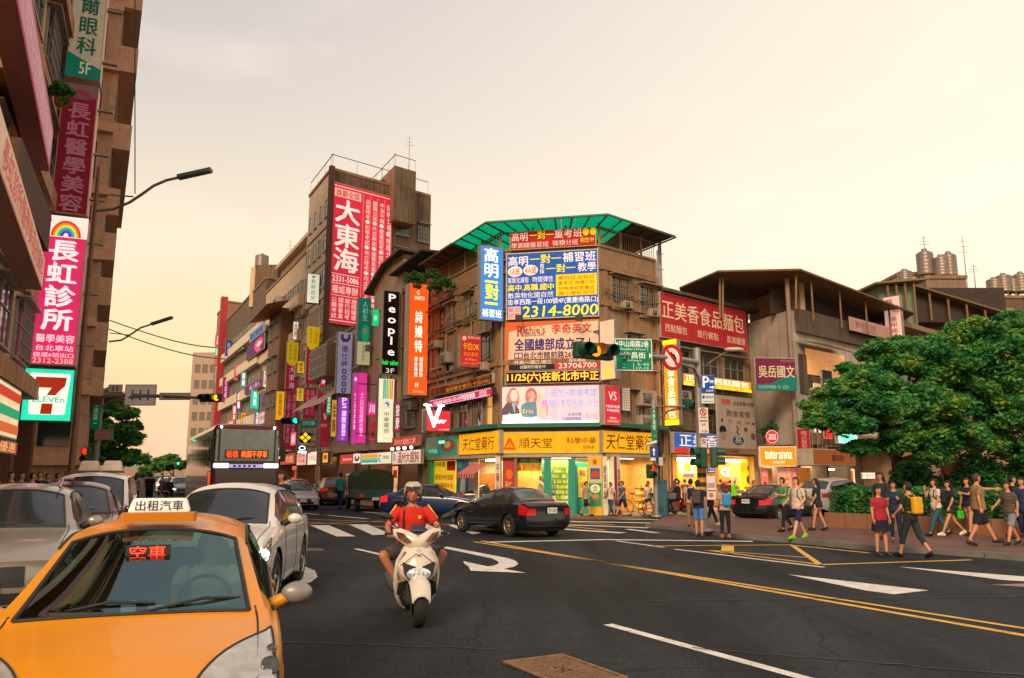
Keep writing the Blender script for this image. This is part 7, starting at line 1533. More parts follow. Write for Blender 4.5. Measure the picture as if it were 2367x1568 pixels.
M_INT=mat((.045,.045,.05),.8); M_SEAT=mat('4a4440',.8)
b=MB(); b.box(-.72,-1.15,.5,.72,-.75,.98); bevel(b.build('dashboard',M_INT,T),.05,2)
b=MB(); b.tube([(.36+.17*math.cos(q),-.68+.07*math.sin(q),1.0+.17*math.sin(q))for q in[2*math.pi*k/20 for k in range(21)]],.014,6); b.build('steering_wheel',M_DARK,T)
for x in(-.36,.36):
 b=MB(); b.box(x-.24,-.25,.45,x+.24,.25,.65); b.box(x-.24,.2,.6,x+.24,.34,1.14); b.box(x-.12,.22,1.18,x+.12,.3,1.36); bevel(b.build('front_seat',M_SEAT,T),.04,2)
b=MB(); b.box(-.66,.95,.45,.66,1.5,.65); b.box(-.66,1.4,.6,.66,1.55,1.15); bevel(b.build('back_seat',M_SEAT,T),.04,2)
b=MB(); ms=[];
b.box(-.16,-.62,1.3,.12,-.59,1.4); o=b.build('led_board',M_DARK,T); t=MB(); put_text(t,'空車',-.14,1.305,.10,1.395,-.626,0,False,.0); t.build('lettering',mat('ff3820',.4,emit=2.5,var=.01),o)
b=MB(); b.box(-.1,-1.1,.98,-.02,-1.06,1.08); b.box(.05,-1.08,.98,.16,-1.05,1.04); b.build('dash_gadgets',mat('c8c8d0',.4,emit=.3),T)
M0=0
T, _=make_car('suv','d8d4cc','white crossover with its headlight lit right behind the taxi',(-4.4,12.9,0),R(7),lights=True,plate='AKR-2388',dense=True,name='white_crossover',metal=.1)
T, _=make_car('suv','9a948c','silver off roader with roof rails cut by the left edge',(-7.2,11.9,0),R(24),plate='5588-HX',rack=True,name='silver_crossover',metal=.4)
T, _=make_car('van','d8d0c8','white van with two pale boxes on its roof behind the silver off roader',(-9.95,19.4,0),R(22),name='white_van',cat='van',plate='AGL-7712')
for k, x in enumerate((-.34,.28)):
 Tb=thing('roof_box','pale roof box on the white van, %s one of two'%('left' if k==0 else 'right'),'roof box',T.location+Vector((x*.92*1.2,.2-x*.4,1.88)),T.rotation_euler.z)
 b=MB(); b.add([(-.24,-.2,0),(.24,-.2,0),(.24,.2,0),(-.24,.2,0),(-.18,-.12,.26),(.18,-.12,.26),(.18,.12,.26),(-.18,.12,.26)],[(3,2,1,0),(4,5,6,7),(0,1,5,4),(1,2,6,5),(2,3,7,6),(3,0,4,7)]); bevel(b.build('cover',mat('b8a898',.5),Tb),.04,2); b=MB(); b.box(-.26,-.22,-.03,.26,.22,0); b.build('base',M_DARK,Tb)
make_car('suv','501018','dark maroon car squeezed between the silver off roader and the white van',(-8.6,15.9,0),R(25),name='maroon_car')
make_car('sedan','141820','black sedan turning away at the crossing with red tail lights',(-.15,25.6,0),R(180+34),plate='ZY-2513',brake=False,tail='b01018',name='black_sedan',spokes=6,rim='b8a080')
make_car('sedan','182c58','dark blue sedan crossing behind the scooter rider',(-3.35,35.2,0),R(82),brake=True,tail='e02028',name='blue_sedan')
make_car('sedan','d8d4d0','white sedan facing the camera on the far side of the crossing',(-11.7,44.5,0),R(21),plate='6120-NP',name='white_sedan',lights=False)
make_car('suv','6a2420','dull red car behind the far white sedan with glowing lamp',(-11.2,50.5,0),R(200),brake=True,name='red_car')
make_car('wagon','d0ccc4','pale car half seen between the white sedan and the red one',(-13.0,49.0,0),R(22),name='pale_car',lights=True)
make_car('sedan','12181c','black saloon seen from behind waiting at the right pavement',(10.9,33.4,0),R(180+46-82+0)if False else R(180-48),plate='1838-QF',brake=False,tail='c83038',name='black_saloon',spokes=8)
make_car('suv','d8d6d2','white hatchback parked beyond the black saloon behind the pedestrians',(14.6,36.4,0),R(180-50),tail='c02028',name='white_hatchback')
make_car('sedan','2a2620','dark car almost hidden behind the roof of the black sedan',(-.3,39.2,0),R(86),name='dark_car')
far=[(-22.5,60,25,'e0dcd4'),(-27,66,25,'80807c'),(-31,76,26,'c8a020'),(-36,84,26,'d8d4cc'),(-32,92,26,'404448'),(-42,100,26,'b8b4b0')]
nm=('nearest of the far oncoming cars between the bus and the white van','grey far oncoming car behind the nearest one','yellow far taxi coming down the street','white far car beyond the far yellow taxi','dark far car closing the queue beside the bus lane','pale last car at the end of the street')
for(x,y,a,c_), lb in zip(far,nm): make_car('wagon' if c_!='80807c' else 'suv',c_,lb,(x,y,0),R(a),lights=True,simple=True,name='far_car',group='oncoming cars far down the street')
def bus(loc,rz):
 T=thing('bus','tall black coach with orange route display above its wide windscreen','bus',loc,rz); Lb, Wb, Hb=12.0, 1.25, 3.75
 Bd=paint('181414',.2)
 b=MB(); prof=[(-Wb,.35),(-Wb,2.9),(-Wb*.985,Hb-.25),(-Wb*.9,Hb-.05),(-Wb*.5,Hb),(Wb*.5,Hb),(Wb*.9,Hb-.05),(Wb*.985,Hb-.25),(Wb,2.9),(Wb,.35)]
 st=[(-.22,.93,.0),(-.10,.97,.0),(.1,1,0),(.6,1,0),(Lb,1,0)]
 rings=[[(x*s_,y+(.14 if z>2 and y<.2 else 0)*0,z if z<1 else z*(1-(1-s_)*.25))for x,z in prof]for y,s_,_ in st]
 b.loft(rings,cap=True,sm=False); bevel(b.build('body',Bd,T),.03,2)
 def fr(x0,z0,x1,z1,y,m,nm_,d=.03,items=None,r=.0,par=None):
  q=MB(); q.box(x0,y-d,z0,x1,y,z1,0); o=q.build(nm_,m,par or T)
  if r: bevel(o,r,3)
  if items:
   t=MB(); ms=[]; decorate(t,ms,x1-x0,z1-z0,y-d-.01,items); l_=t.build('lettering',ms,o); l_.location=(x0,0,z0)
  return o
 fr(-1.0,2.32,1.0,3.52,-.22,mat((.26,.38,.35),.15,spec=.9),'upper_windscreen',.06,r=.05)  # mirrored sky is painted into the glass as a pale teal base colour
 fr(-.8,2.42,.8,2.74,-.285,mat((.10,.08,.07),.4,emit=.0),'led_board',.02,[('t','板橋',.03,.08,.3,.92,'ff4a18',{'em':1.6}),('t','桃園不停車',.36,.08,.97,.92,'ff6a20',{'em':1.6})])
 fr(-1.15,3.5,1.15,3.66,-.2,mat('8a3028',.4),'roof_edge',.06,r=.03)
 for s_ in(-1,1):
  fr(min(s_*1.06,s_*1.14),2.3,max(s_*1.06,s_*1.14),3.5,-.2,mat('a8b8b0',.3),'side_strip',.05)
  fr(min(s_*.62,s_*1.2),2.05,max(s_*.62,s_*1.2),2.24,-.2,mat('e8d8e8',.3,emit=1.1),'light_bar',.1,r=.06)
  fr(min(s_*.8,s_*1.15),.75,max(s_*.8,s_*1.15),.95,-.2,mat('e8e0c8',.2,emit=.6),'headlight',.06,r=.03)
  q=MB(); q.tube([(s_*1.1,-.2,3.3),(s_*1.3,-.5,3.1),(s_*1.3,-.5,2.8)],.03,6); q.build('mirror_arm',M_DARK,T); q=MB(); q.box(s_*1.3-.1,-.55,2.3,s_*1.3+.1,-.45,2.8); bevel(q.build('mirror',M_DARK,T),.03,2)
  q=MB(); q.ell((s_*.98,-.25,3.6),.05,.05,.05,8,6); q.build('marker_lamp',mat((.9,1,1),.3,emit=6,var=.01),T)
 fr(-.6,2.07,.6,2.2,-.2,mat('b0a0d0',.3,emit=.8),'light_bar',.08,[('r',.1+.15*i,.2,.18+.15*i,.8,'604890')for i in range(5)])
 fr(-1.12,.95,1.12,2.0,-.2,mat((.03,.04,.045),.06,spec=.9),'lower_windscreen',.06,r=.04)
 fr(-.95,1.15,.95,1.3,-.27,mat('3a2010',.5),'dashboard_lights',.01,[('e',.3,.2,.33,.6,'f0d060',{'em':3}),('e',.5,.2,.53,.6,'f0d060',{'em':3}),('e',.6,.3,.62,.6,'f0a060',{'em':3})])
 for k in range(7):
  for s_ in(-1,1): q=MB(); q.box(min(s_*1.245,s_*1.262),.9+k*1.55,2.1,max(s_*1.245,s_*1.262),2.35+k*1.55,3.25); q.build('side_window',DARKGLASS(),T)
 q=MB(); q.box(-1.265,.4,.5,-1.25,1.3,1.95); q.build('door',mat('282020',.2),T)
 for s_ in(-1,1):
  for yy in(2.2,9.0):
   t_, r_=wheel_meshes(.5,.3,10,'88847c'); o=bpy.data.objects.new('wheel',t_); link(o,T); o.location=(s_*1.12,yy,.5); o.rotation_euler=(0,0,0 if s_>0 else math.pi); q=bpy.data.objects.new('rim',r_); link(q,o)
 for x, z, c_ in((-1.28,1.6,'e84818'),): q=MB(); q.box(x,.1,z-.4,x+.03,.5,z+.3); q.build('side_lamp',mat(c_,.4,emit=.9),T)
 return T
p=at_depth(566,1098,31.0); bus((p.x,31.0,0),R(26))
p=at_depth(849,1160,42.5); T=thing('truck','small green truck with a canvas covered bed beside the blue sedan','truck',(p.x,42.5,0),R(200))
b=MB(); b.box(-.85,-2.3,.5,.85,-.9,1.9); bevel(b.build('cab',paint('0e3c40'),T),.12,3); b=MB(); b.box(-.88,-.85,.65,.88,2.3,1.15); b.build('bed',mat('12484a',.5),T)
b=MB(); rg=[[(x,y,z)for x,z in((-.9,1.1),(-.9,1.75),(-.65,2.0),(0,2.08),(.65,2.0),(.9,1.75),(.9,1.1))]for y in(-.85,0,1,2.32)]; b.loft(rg,closed=False,cap=True,sm=False); b.build('canvas_cover',mat('2c3a22',.9,var=.25,bump=.3),T)
b=MB(); b.box(-.8,-2.36,.95,.8,-2.28,1.7); b.build('windscreen',DARKGLASS(),T)
for s_ in(-1,1): b=MB(); b.box(s_*.7-.1,2.3,.7,s_*.7+.1,2.36,.85); b.build('tail_light',mat('a01818',.3,emit=.3),T)
b=MB(); b.box(-.17,2.3,.55,.17,2.33,.7); b.build('number_plate',mat('c8d0c0',.5),T)
for s_ in(-1,1):
 for yy in(-1.6,1.4): t_, r_=wheel_meshes(.36,.22,6,'88847c'); o=bpy.data.objects.new('wheel',t_); link(o,T); o.location=(s_*.76,yy,.36); o.rotation_euler=(0,0,0 if s_>0 else math.pi); q=bpy.data.objects.new('rim',r_); link(q,o)
 # ================================================================== PEOPLE
SKIN='c08862'
def seg_r(p0,p1,r0,r1,n=10):
 b=MB(); d=(p1-p0).normalized(); pts=[p0-d*r0*.7,p0-d*r0*.35,p0,p0.lerp(p1,.3),p0.lerp(p1,.65),p1,p1+d*r1*.35,p1+d*r1*.7]
 rs=[r0*.5,r0*.86,r0,r0*.7+r1*.3+.004,r0*.35+r1*.65,r1,r1*.86,r1*.5]
 b.tube(pts,rs,n); return b
def rotx(v,a): c, s=math.cos(a), math.sin(a); return Vector((v.x,v.y*c-v.z*s,v.y*s+v.z*c))
def rotz(v,a): c, s=math.cos(a), math.sin(a); return Vector((v.x*c-v.y*s,v.x*s+v.y*c,v.z))
def person(label,loc,rz,h=1.7,female=False,top='8a8a8a',bottom='303848',btype='long',shoes='202020',hair='120c0a',hairlen=0,skin=SKIN,legs=((0,0),(0,0)),arms=((5,10),(5,10)),abd=(10,10),lab=(2,2),lean=0.0,sleeve=.7,bag=None,bagcol='203050',helmet=None,head_turn=0,vox=.019,zfix=True,fat=1.0,extra=None,name='person',group=None,stripes=None,fingers=False,grip=None,top_len=0,shin=.3):
 k=h/1.75; T=thing(name,label,'person',loc,rz,group)
 HIP=Vector((0,0,.92)); J={}; ln=R(lean)
 def up(v): return HIP+rotx(v-HIP,ln)
 sw=.165 if female else.185
 for i, sg in((0,1),(1,-1)):
  hip=Vector((sg*.092,0,.90)); a, kb=R(legs[i][0]), R(legs[i][1]); la=R(lab[i])
  th=Vector((sg*math.sin(la),-math.sin(a)*math.cos(la),-math.cos(a)*math.cos(la))); knee=hip+th*.42
  s_a=a-kb; sh=Vector((sg*math.sin(la)*shin,-math.sin(s_a),-math.cos(s_a))).normalized(); ank=knee+sh*.41
  fa=max(-.6,min(.5,s_a*.5)); ft=Vector((0,-math.cos(fa),math.sin(fa)*1.0-.25)).normalized(); toe=ank+ft*.17+Vector((0,0,-.035))
  J['hip%d'%i], J['knee%d'%i], J['ank%d'%i], J['toe%d'%i], J['heel%d'%i]=hip, knee, ank, toe, ank+Vector((0,.05,-.045))
  sho=up(Vector((sg*sw,.0,1.42))); s_, e_=R(arms[i][0]), R(arms[i][1]); ab=R(abd[i])
  ua=Vector((sg*math.sin(ab),-math.sin(s_)*math.cos(ab),-math.cos(s_)*math.cos(ab))); elb=sho+ua*.27
  f_=s_+e_; ab2=ab*(.5 if e_<1.0 else.0)
  if grip: tgt=Vector(grip[i]); fd=(tgt-elb).normalized(); wr=elb+fd*min(.25,(tgt-elb).length)
  else: fd=Vector((sg*math.sin(ab2)-sg*.25*math.sin(min(e_,1.5)),-math.sin(f_),-math.cos(f_))).normalized(); wr=elb+fd*.24
  J['sho%d'%i], J['elb%d'%i], J['wr%d'%i], J['fd%d'%i]=sho, elb, wr, fd
 mbs=[]
 tr=[(.84,.145,.105),(.90,.162,.115),(.97,.158,.112),(1.06,.138 if female else.148,.10),(1.15,.132 if female else.148,.098),(1.26,.155,.112),(1.34,.165,.112),(1.41,.150,.092),(1.46,.095,.07),(1.49,.062,.056)]
 b=MB(); b.loft([[up(Vector((rx*fat*math.cos(q)*(.93 if female else 1),ry*fat*math.sin(q)+(-.02 if(female and 1.2<z<1.36 and math.sin(q)<-.2)else 0),z)))for q in[2*math.pi*j/16 for j in range(16)]]for z,rx,ry in tr]); mbs.append(b)
 nb, hd=up(Vector((0,.005,1.44))), up(Vector((0,-.015,1.645))); mbs.append(seg_r(nb,up(Vector((0,-.01,1.57))),.062,.052))
 ht=R(head_turn)
 def H(v): return hd+rotz(Vector(v),ht)
 b=MB(); c=H((0,0,.01)); b.ell(c,.074,.092,.108,16,12); c=H((0,-.025,-.055)); b.ell(c,.052,.062,.058,12,8); c=H((0,-.095,-.012)); b.ell(c,.014,.02,.024,8,6)
 for sg in(1,-1): c=H((sg*.075,.01,-.01)); b.ell(c,.012,.02,.03,8,6)
 mbs.append(b)
 bones=[]
 for i in(0,1):
  mbs.append(seg_r(J['hip%d'%i],J['knee%d'%i],.086*fat,.056*fat)); mbs.append(seg_r(J['knee%d'%i],J['ank%d'%i],.054*fat,.036)); mbs.append(seg_r(J['ank%d'%i],J['toe%d'%i],.042,.034)); mbs.append(seg_r(J['heel%d'%i],J['toe%d'%i],.038,.03))
  mbs.append(seg_r(J['sho%d'%i],J['elb%d'%i],.054,.040)); mbs.append(seg_r(J['elb%d'%i],J['wr%d'%i],.039,.027))
  bones+=[('thigh',J['hip%d'%i],J['knee%d'%i]),('shin',J['knee%d'%i],J['ank%d'%i]),('foot',J['heel%d'%i],J['toe%d'%i]),('uarm',J['sho%d'%i],J['elb%d'%i]),('farm',J['elb%d'%i],J['wr%d'%i]+J['fd%d'%i]*.1)]
 bones+=[('torso',up(Vector((0,0,.95))),up(Vector((0,0,1.40)))),('head',up(Vector((0,0,1.53))),up(Vector((0,-.01,1.72))))]
 allb=MB()
 for q in mbs: allb.add(q.v,q.f)
 hands=MB()
 for i, sg in((0,1),(1,-1)):
  w, fd=J['wr%d'%i], J['fd%d'%i]; side=fd.cross(Vector((sg,0,0)));
  if side.length<.2: side=Vector((0,1,0))
  side.normalize(); nrm=Vector((-sg,0,0)); nrm=(nrm-fd*nrm.dot(fd)).normalized(); side=nrm.cross(fd).normalized()*(1 if grip is None else 1)
  if grip: side=Vector((0,0,0))+Vector((sg*1.0,0,.1)).normalized(); nrm=Vector((0,0,-1))
  pal=MB(); rg=[]
  for t, ww in((0,.026),(.03,.036),(.075,.042),(.09,.038)): c=w+fd*t; rg.append([c+side*ww*math.cos(q)+nrm*.016*math.sin(q)for q in[2*math.pi*j/10 for j in range(10)]])
  pal.loft(rg); hands.add(pal.v,pal.f,0,True)
  cu=75 if grip else 28
  for j, (o_,l_)in enumerate(((-.03,.066),(-.01,.076),(.011,.072),(.031,.058))):
   p0=w+fd*.08+side*o_; pts=[p0]; a=R(cu*.3)
   for s_ in(.42,.33,.25): pts.append(pts[-1]+(fd*math.cos(a)+nrm*math.sin(a))*l_*s_); a+=R(cu)
   q=MB(); q.tube(pts,[.0095,.009,.008,.006],6); hands.add(q.v,q.f,0,True)
  q=MB(); p0=w+fd*.025-side*.03; q.tube([p0,p0-side*.025+fd*.025+nrm*.01,p0-side*.03+fd*.055+nrm*.02],[.012,.011,.008],6); hands.add(q.v,q.f,0,True)
 me=bpy.data.meshes.new('body'); me.from_pydata([tuple(v)for v in allb.v],[],allb.f); o=bpy.data.objects.new('tmp',me); COL.objects.link(o)
 md=o.modifiers.new('r','REMESH'); md.mode='VOXEL'; md.voxel_size=vox; md.use_smooth_shade=True
 ms_=o.modifiers.new('s','SMOOTH'); ms_.factor=.5; ms_.iterations=4
 dg=bpy.context.evaluated_depsgraph_get(); ev=o.evaluated_get(dg); em=ev.to_mesh()
 nv=len(em.vertices); V=np.empty(nv*3); em.vertices.foreach_get('co',V); V=V.reshape(-1,3); NR=np.empty(nv*3); em.vertices.foreach_get('normal',NR); NR=NR.reshape(-1,3)
 Fc=[tuple(p.vertices)for p in em.polygons]; ev.to_mesh_clear(); bpy.data.objects.remove(o); bpy.data.meshes.remove(me)
 best=np.full(nv,1e9); bl=np.zeros(nv,int); bt=np.zeros(nv)
 wgt={'torso':1.75,'thigh':1.0,'uarm':.62,'farm':.5,'shin':.7,'foot':.6,'head':.95}
 for bi, (nm,a,c)in enumerate(bones):
  a, c=np.array(a), np.array(c); d=c-a; t=np.clip(((V-a)@d)/(d@d),0,1); dist=np.linalg.norm(V-(a+t[:,None]*d),axis=1)/wgt[nm]
  if nm=='torso': dist=np.where(np.abs(V[:,0])>sw*1.02,dist*1.25,dist)
  m_=dist<best; best[m_]=dist[m_]; bl[m_]=bi; bt[m_]=t[m_]
 nm=np.array([q[0]for q in bones])[bl]
 Vu=V-np.array(HIP); c, s=math.cos(-ln), math.sin(-ln); Zu=Vu[:,1]*s+Vu[:,2]*c+HIP.z
 zmin=V[:,2].min()if zfix else 0
 S_=lambda P: [tuple(p)for p in((np.array(P)-np.array([0,0,zmin-.015 if zfix else 0]))*k)]
 b=MB(); b.add(S_(V),Fc,0,True); b.add(S_(hands.v),hands.f,0,True)
 for sg in(1,-1):
  q=MB(); q.ell(H((sg*.03,-.088,.012)),.011,.007,.007,8,6); b.add(S_(q.v),q.f,1,True)
  q=MB(); q.tube([H((sg*.016,-.093,.034)),H((sg*.045,-.083,.035))],.005,4); b.add(S_(q.v),q.f,2,True)
 q=MB(); q.ell(H((0,-.088,-.055)),.022,.008,.007,8,6); b.add(S_(q.v),q.f,3,True)
 sk=mat(skin,.5,var=.1,scale=8)
 b.build('body',[sk,mat((.02,.015,.012),.2),mat(hair,.8),mat('703028',.5)],T)
 def shell(name,sel,off,m,rim=True,matf=None,sm=True):
  idx=np.where(sel)[0]; mp={}; fs=[f for f in Fc if all(sel[i]for i in f)]
  used=sorted({i for f in fs for i in f}); mp={i:n for n,i in enumerate(used)}
  if not used: return None
  of=off[used]if isinstance(off,np.ndarray)else np.full(len(used),off)
  Vn=V[used]+NR[used]*of[:,None]
  b=MB(); b.add(S_(Vn),[tuple(mp[i]for i in f)for f in fs],0,sm)
  ec={}
  for f in fs:
   for a, c in zip(f,f[1:]+f[:1]): ec.setdefault((min(a,c),max(a,c)),[]).append((a,c))
  inner=V[used]+NR[used]*.001; base=len(used); b.v+=S_(inner)
  for e, l in ec.items():
   if len(l)==1: a, c=l[0]; b.f.append([mp[c],mp[a],mp[a]+base,mp[c]+base]); b.m.append(0); b.s.append(False)
  return b.build(name,m,T)
 low=.87-top_len
 tsel=((nm=='torso')&(Zu<1.465))|((nm=='thigh')&(Zu>low)&(bt<.22))|((nm=='uarm')&(bt<sleeve))|((nm=='farm')&(sleeve>1)&(bt<sleeve-1))
 tsel&=(Zu>low)|(nm=='uarm')|(nm=='farm')
 toff=np.where(nm=='uarm',.012+.014*bt,.018)+np.where((nm=='torso')&(Zu<1.15),.012,0)+.004*np.sin(Zu*40+V[:,0]*15)
 tm=mat(top,.85,var=.12,scale=6,bump=.2)
 if stripes:
  tm=mat(top,.85,var=.05).copy(); nt_=tm.node_tree; w_=nt_.nodes.new('ShaderNodeTexWave'); w_.bands_direction='Z'; w_.inputs['Scale'].default_value=stripes[1]; w_.wave_profile='SIN'
  tc_=nt_.nodes.new('ShaderNodeTexCoord'); nt_.links.new(tc_.outputs['Object'],w_.inputs[0]); r_=nt_.nodes.new('ShaderNodeValToRGB'); r_.color_ramp.interpolation='CONSTANT'; r_.color_ramp.elements[0].color=hx(top)+(1,); r_.color_ramp.elements[1].position=.5; r_.color_ramp.elements[1].color=hx(stripes[0])+(1,)
  nt_.links.new(w_.outputs['Color'],r_.inputs[0]); nt_.links.new(r_.outputs[0],nt_.nodes['Principled BSDF'].inputs['Base Color'])
 shell('shirt',tsel,toff,tm)
 lim={'long':9,'shorts':.95,'short_shorts':.45,'capri':9,'skirt':.1}[btype]
 bsel=((nm=='torso')&(Zu<.99))|((nm=='thigh')&(bt<lim))|((nm=='shin')&(bt<(.9 if btype=='long' else.45 if btype=='capri' else-1)))
 boff=np.where(nm=='thigh',.008+(.022*bt if btype in('shorts','short_shorts')else.008),.01+(.012 if btype!='long' else.008)*bt)
 shell('skirt' if btype=='skirt' else('trousers' if btype in('long','capri')else 'shorts'),bsel,boff,mat(bottom,.85,var=.12,scale=6,bump=.2))
 if btype=='skirt':
  q=MB(); rg=[[(rx*math.cos(a)*(1+.04*math.sin(a*9)),ry*math.sin(a)*(1+.04*math.sin(a*9)),z)for a in[2*math.pi*j/28 for j in range(28)]]for z,rx,ry in((1.0,.165,.12),(.9,.195,.15),(.75,.22,.18),(.6,.235,.2))]; q.loft(rg,cap=False); q.v=S_(q.v); q.build('skirt_hem',mat(bottom,.85,var=.12,scale=6),T)
 shell('shoes',(nm=='foot')|((nm=='shin')&(bt>.96)),np.full(nv,.009),mat(shoes,.6))
 dv=V-np.array(hd); dl=np.stack([dv[:,0]*math.cos(-ht)-dv[:,1]*math.sin(-ht),dv[:,0]*math.sin(-ht)+dv[:,1]*math.cos(-ht),dv[:,2]],1)
 hs=(nm=='head')&((dl[:,2]>.05)|((dl[:,1]>-.015)&(dl[:,2]>-.06))|((dl[:,1]>.03)&(dl[:,2]>-.09)))&(np.linalg.norm(dl,axis=1)<.2)
 if helmet:
  q=MB(); rg=[]
  for t in range(8):
   a=math.pi/2*t/7; rr=math.cos(a); rg.append([H((.125*rr*math.cos(p),.145*rr*math.sin(p)+.012,.0+.15*math.sin(a)+(.055 if math.sin(p)<-.3 else-.04)*rr))for p in[2*math.pi*j/20 for j in range(20)]])
  q.loft(rg,cap=True); q.v=S_(q.v); ho=q.build('helmet',mat(helmet,.2,coat=.6),T)
  q=MB(); rg=[[H((.127*rr*math.cos(p),.148*rr*math.sin(p)+.008,zz))for p in[R(215+110*j/10)for j in range(11)]]for rr,zz in((1.0,.058),(1.0,.075),(.97,.095))]; q.loft(rg,closed=False,cap=False); q.v=S_(q.v); q.build('visor',mat((.02,.02,.02),.15),ho)
  q=MB()
  for sg in(1,-1): q.tube([H((sg*.10,.0,.02)),H((sg*.085,-.02,-.07)),H((0,-.06,-.118))],.008,5)
  q.v=S_(q.v); q.build('chin_strap',M_DARK,ho)
  if extra=='pads':
   q=MB()
   for sg in(1,-1): q.ell(H((sg*.105,.02,-.045)),.024,.07,.065,10,8)
   q.v=S_(q.v); q.build('ear_pads',M_DARK,ho)
 else:
  shell('hair',hs,np.full(nv,.02)+.006*np.sin(V[:,0]*90)*np.sin(V[:,2]*70),mat(hair,.6,var=.3,scale=30,bump=.4))
 if hairlen:
  q=MB(); rg=[[H((.088*s_*math.cos(a),.05+.055*s_*math.sin(a)+o_,z))for a in[2*math.pi*j/14 for j in range(14)]]for z,s_,o_ in((.06,.8,-.01),(-.02,1.05,0),(-.1,1.1,.02),(-.1-hairlen*.5,1.05,.05),(-.1-hairlen,.6,.055))]; q.loft(rg); q.v=S_(q.v); q.build('long_hair',mat(hair,.6,var=.3,scale=30,bump=.4),T)
 if bag=='backpack':
  q=MB(); q.box(-.14,.125,1.02,.14,.28,1.42); q.v=S_([up(Vector(v))for v in q.v]); bo=q.build('backpack',mat(bagcol,.8,bump=.3),T); bevel(bo,.05,3)
  q=MB()
  for sg in(1,-1): q.tube([up(Vector((sg*.10,.13,1.38))),up(Vector((sg*.115,.02,1.475))),up(Vector((sg*.12,-.11,1.40))),up(Vector((sg*.14,-.135,1.25))),up(Vector((sg*.165,-.02,1.08))),up(Vector((sg*.13,.13,1.06)))],.017,5)
  q.v=S_(q.v); q.build('straps',mat(bagcol,.8),bo)
 elif bag=='shoulder':
  q=MB(); q.box(.15,-.06,.78,.27,.16,1.0); q.v=S_([up(Vector(v))for v in q.v]); bo=q.build('shoulder_bag',mat(bagcol,.7),T); bevel(bo,.03,2)
  q=MB(); q.tube([up(Vector((.2,.05,.99))),up(Vector((.17,.11,1.2))),up(Vector((-.08,.1,1.46))),up(Vector((-.1,-.05,1.46))),up(Vector((.1,-.15,1.2))),up(Vector((.21,-.03,.99)))],.012,5); q.v=S_(q.v); q.build('strap',mat(bagcol,.7),bo)
 elif bag=='hand':
  w=J['wr1']+J['fd1']*.1; q=MB(); q.box(w.x-.05,w.y-.12,w.z-.34,w.x+.05,w.y+.12,w.z-.08); q.v=S_(q.v); bo=q.build('carrier_bag',mat(bagcol,.6),T); bevel(bo,.03,2)
  q=MB(); q.tube([w+Vector((0,-.08,-.09)),w+Vector((0,0,.0)),w+Vector((0,.08,-.09))],.008,4); q.v=S_(q.v); q.build('handles',mat(bagcol,.6),bo)
 T['k']=k; T['zo']=zmin-.015 if zfix else 0
 return T, J, S_
def pp(px,yf,yh,z=0.0,hmax=1.86):
 p=G(px,yf,z); Y=p.y; hh=at_depth(px,yh,Y).z-z; return(p.x,p.y,z), min(hmax,max(1.25,hh))
WALK1=dict(legs=((26,6),(-14,22)),arms=((-20,15),(24,22)))
WALK2=dict(legs=((-16,26),(24,4)),arms=((22,25),(-18,12)))
WALK3=dict(legs=((14,4),(-8,14)),arms=((-8,12),(12,18)))
STAND=dict(legs=((2,0),(-2,2)),arms=((4,12),(2,10)))
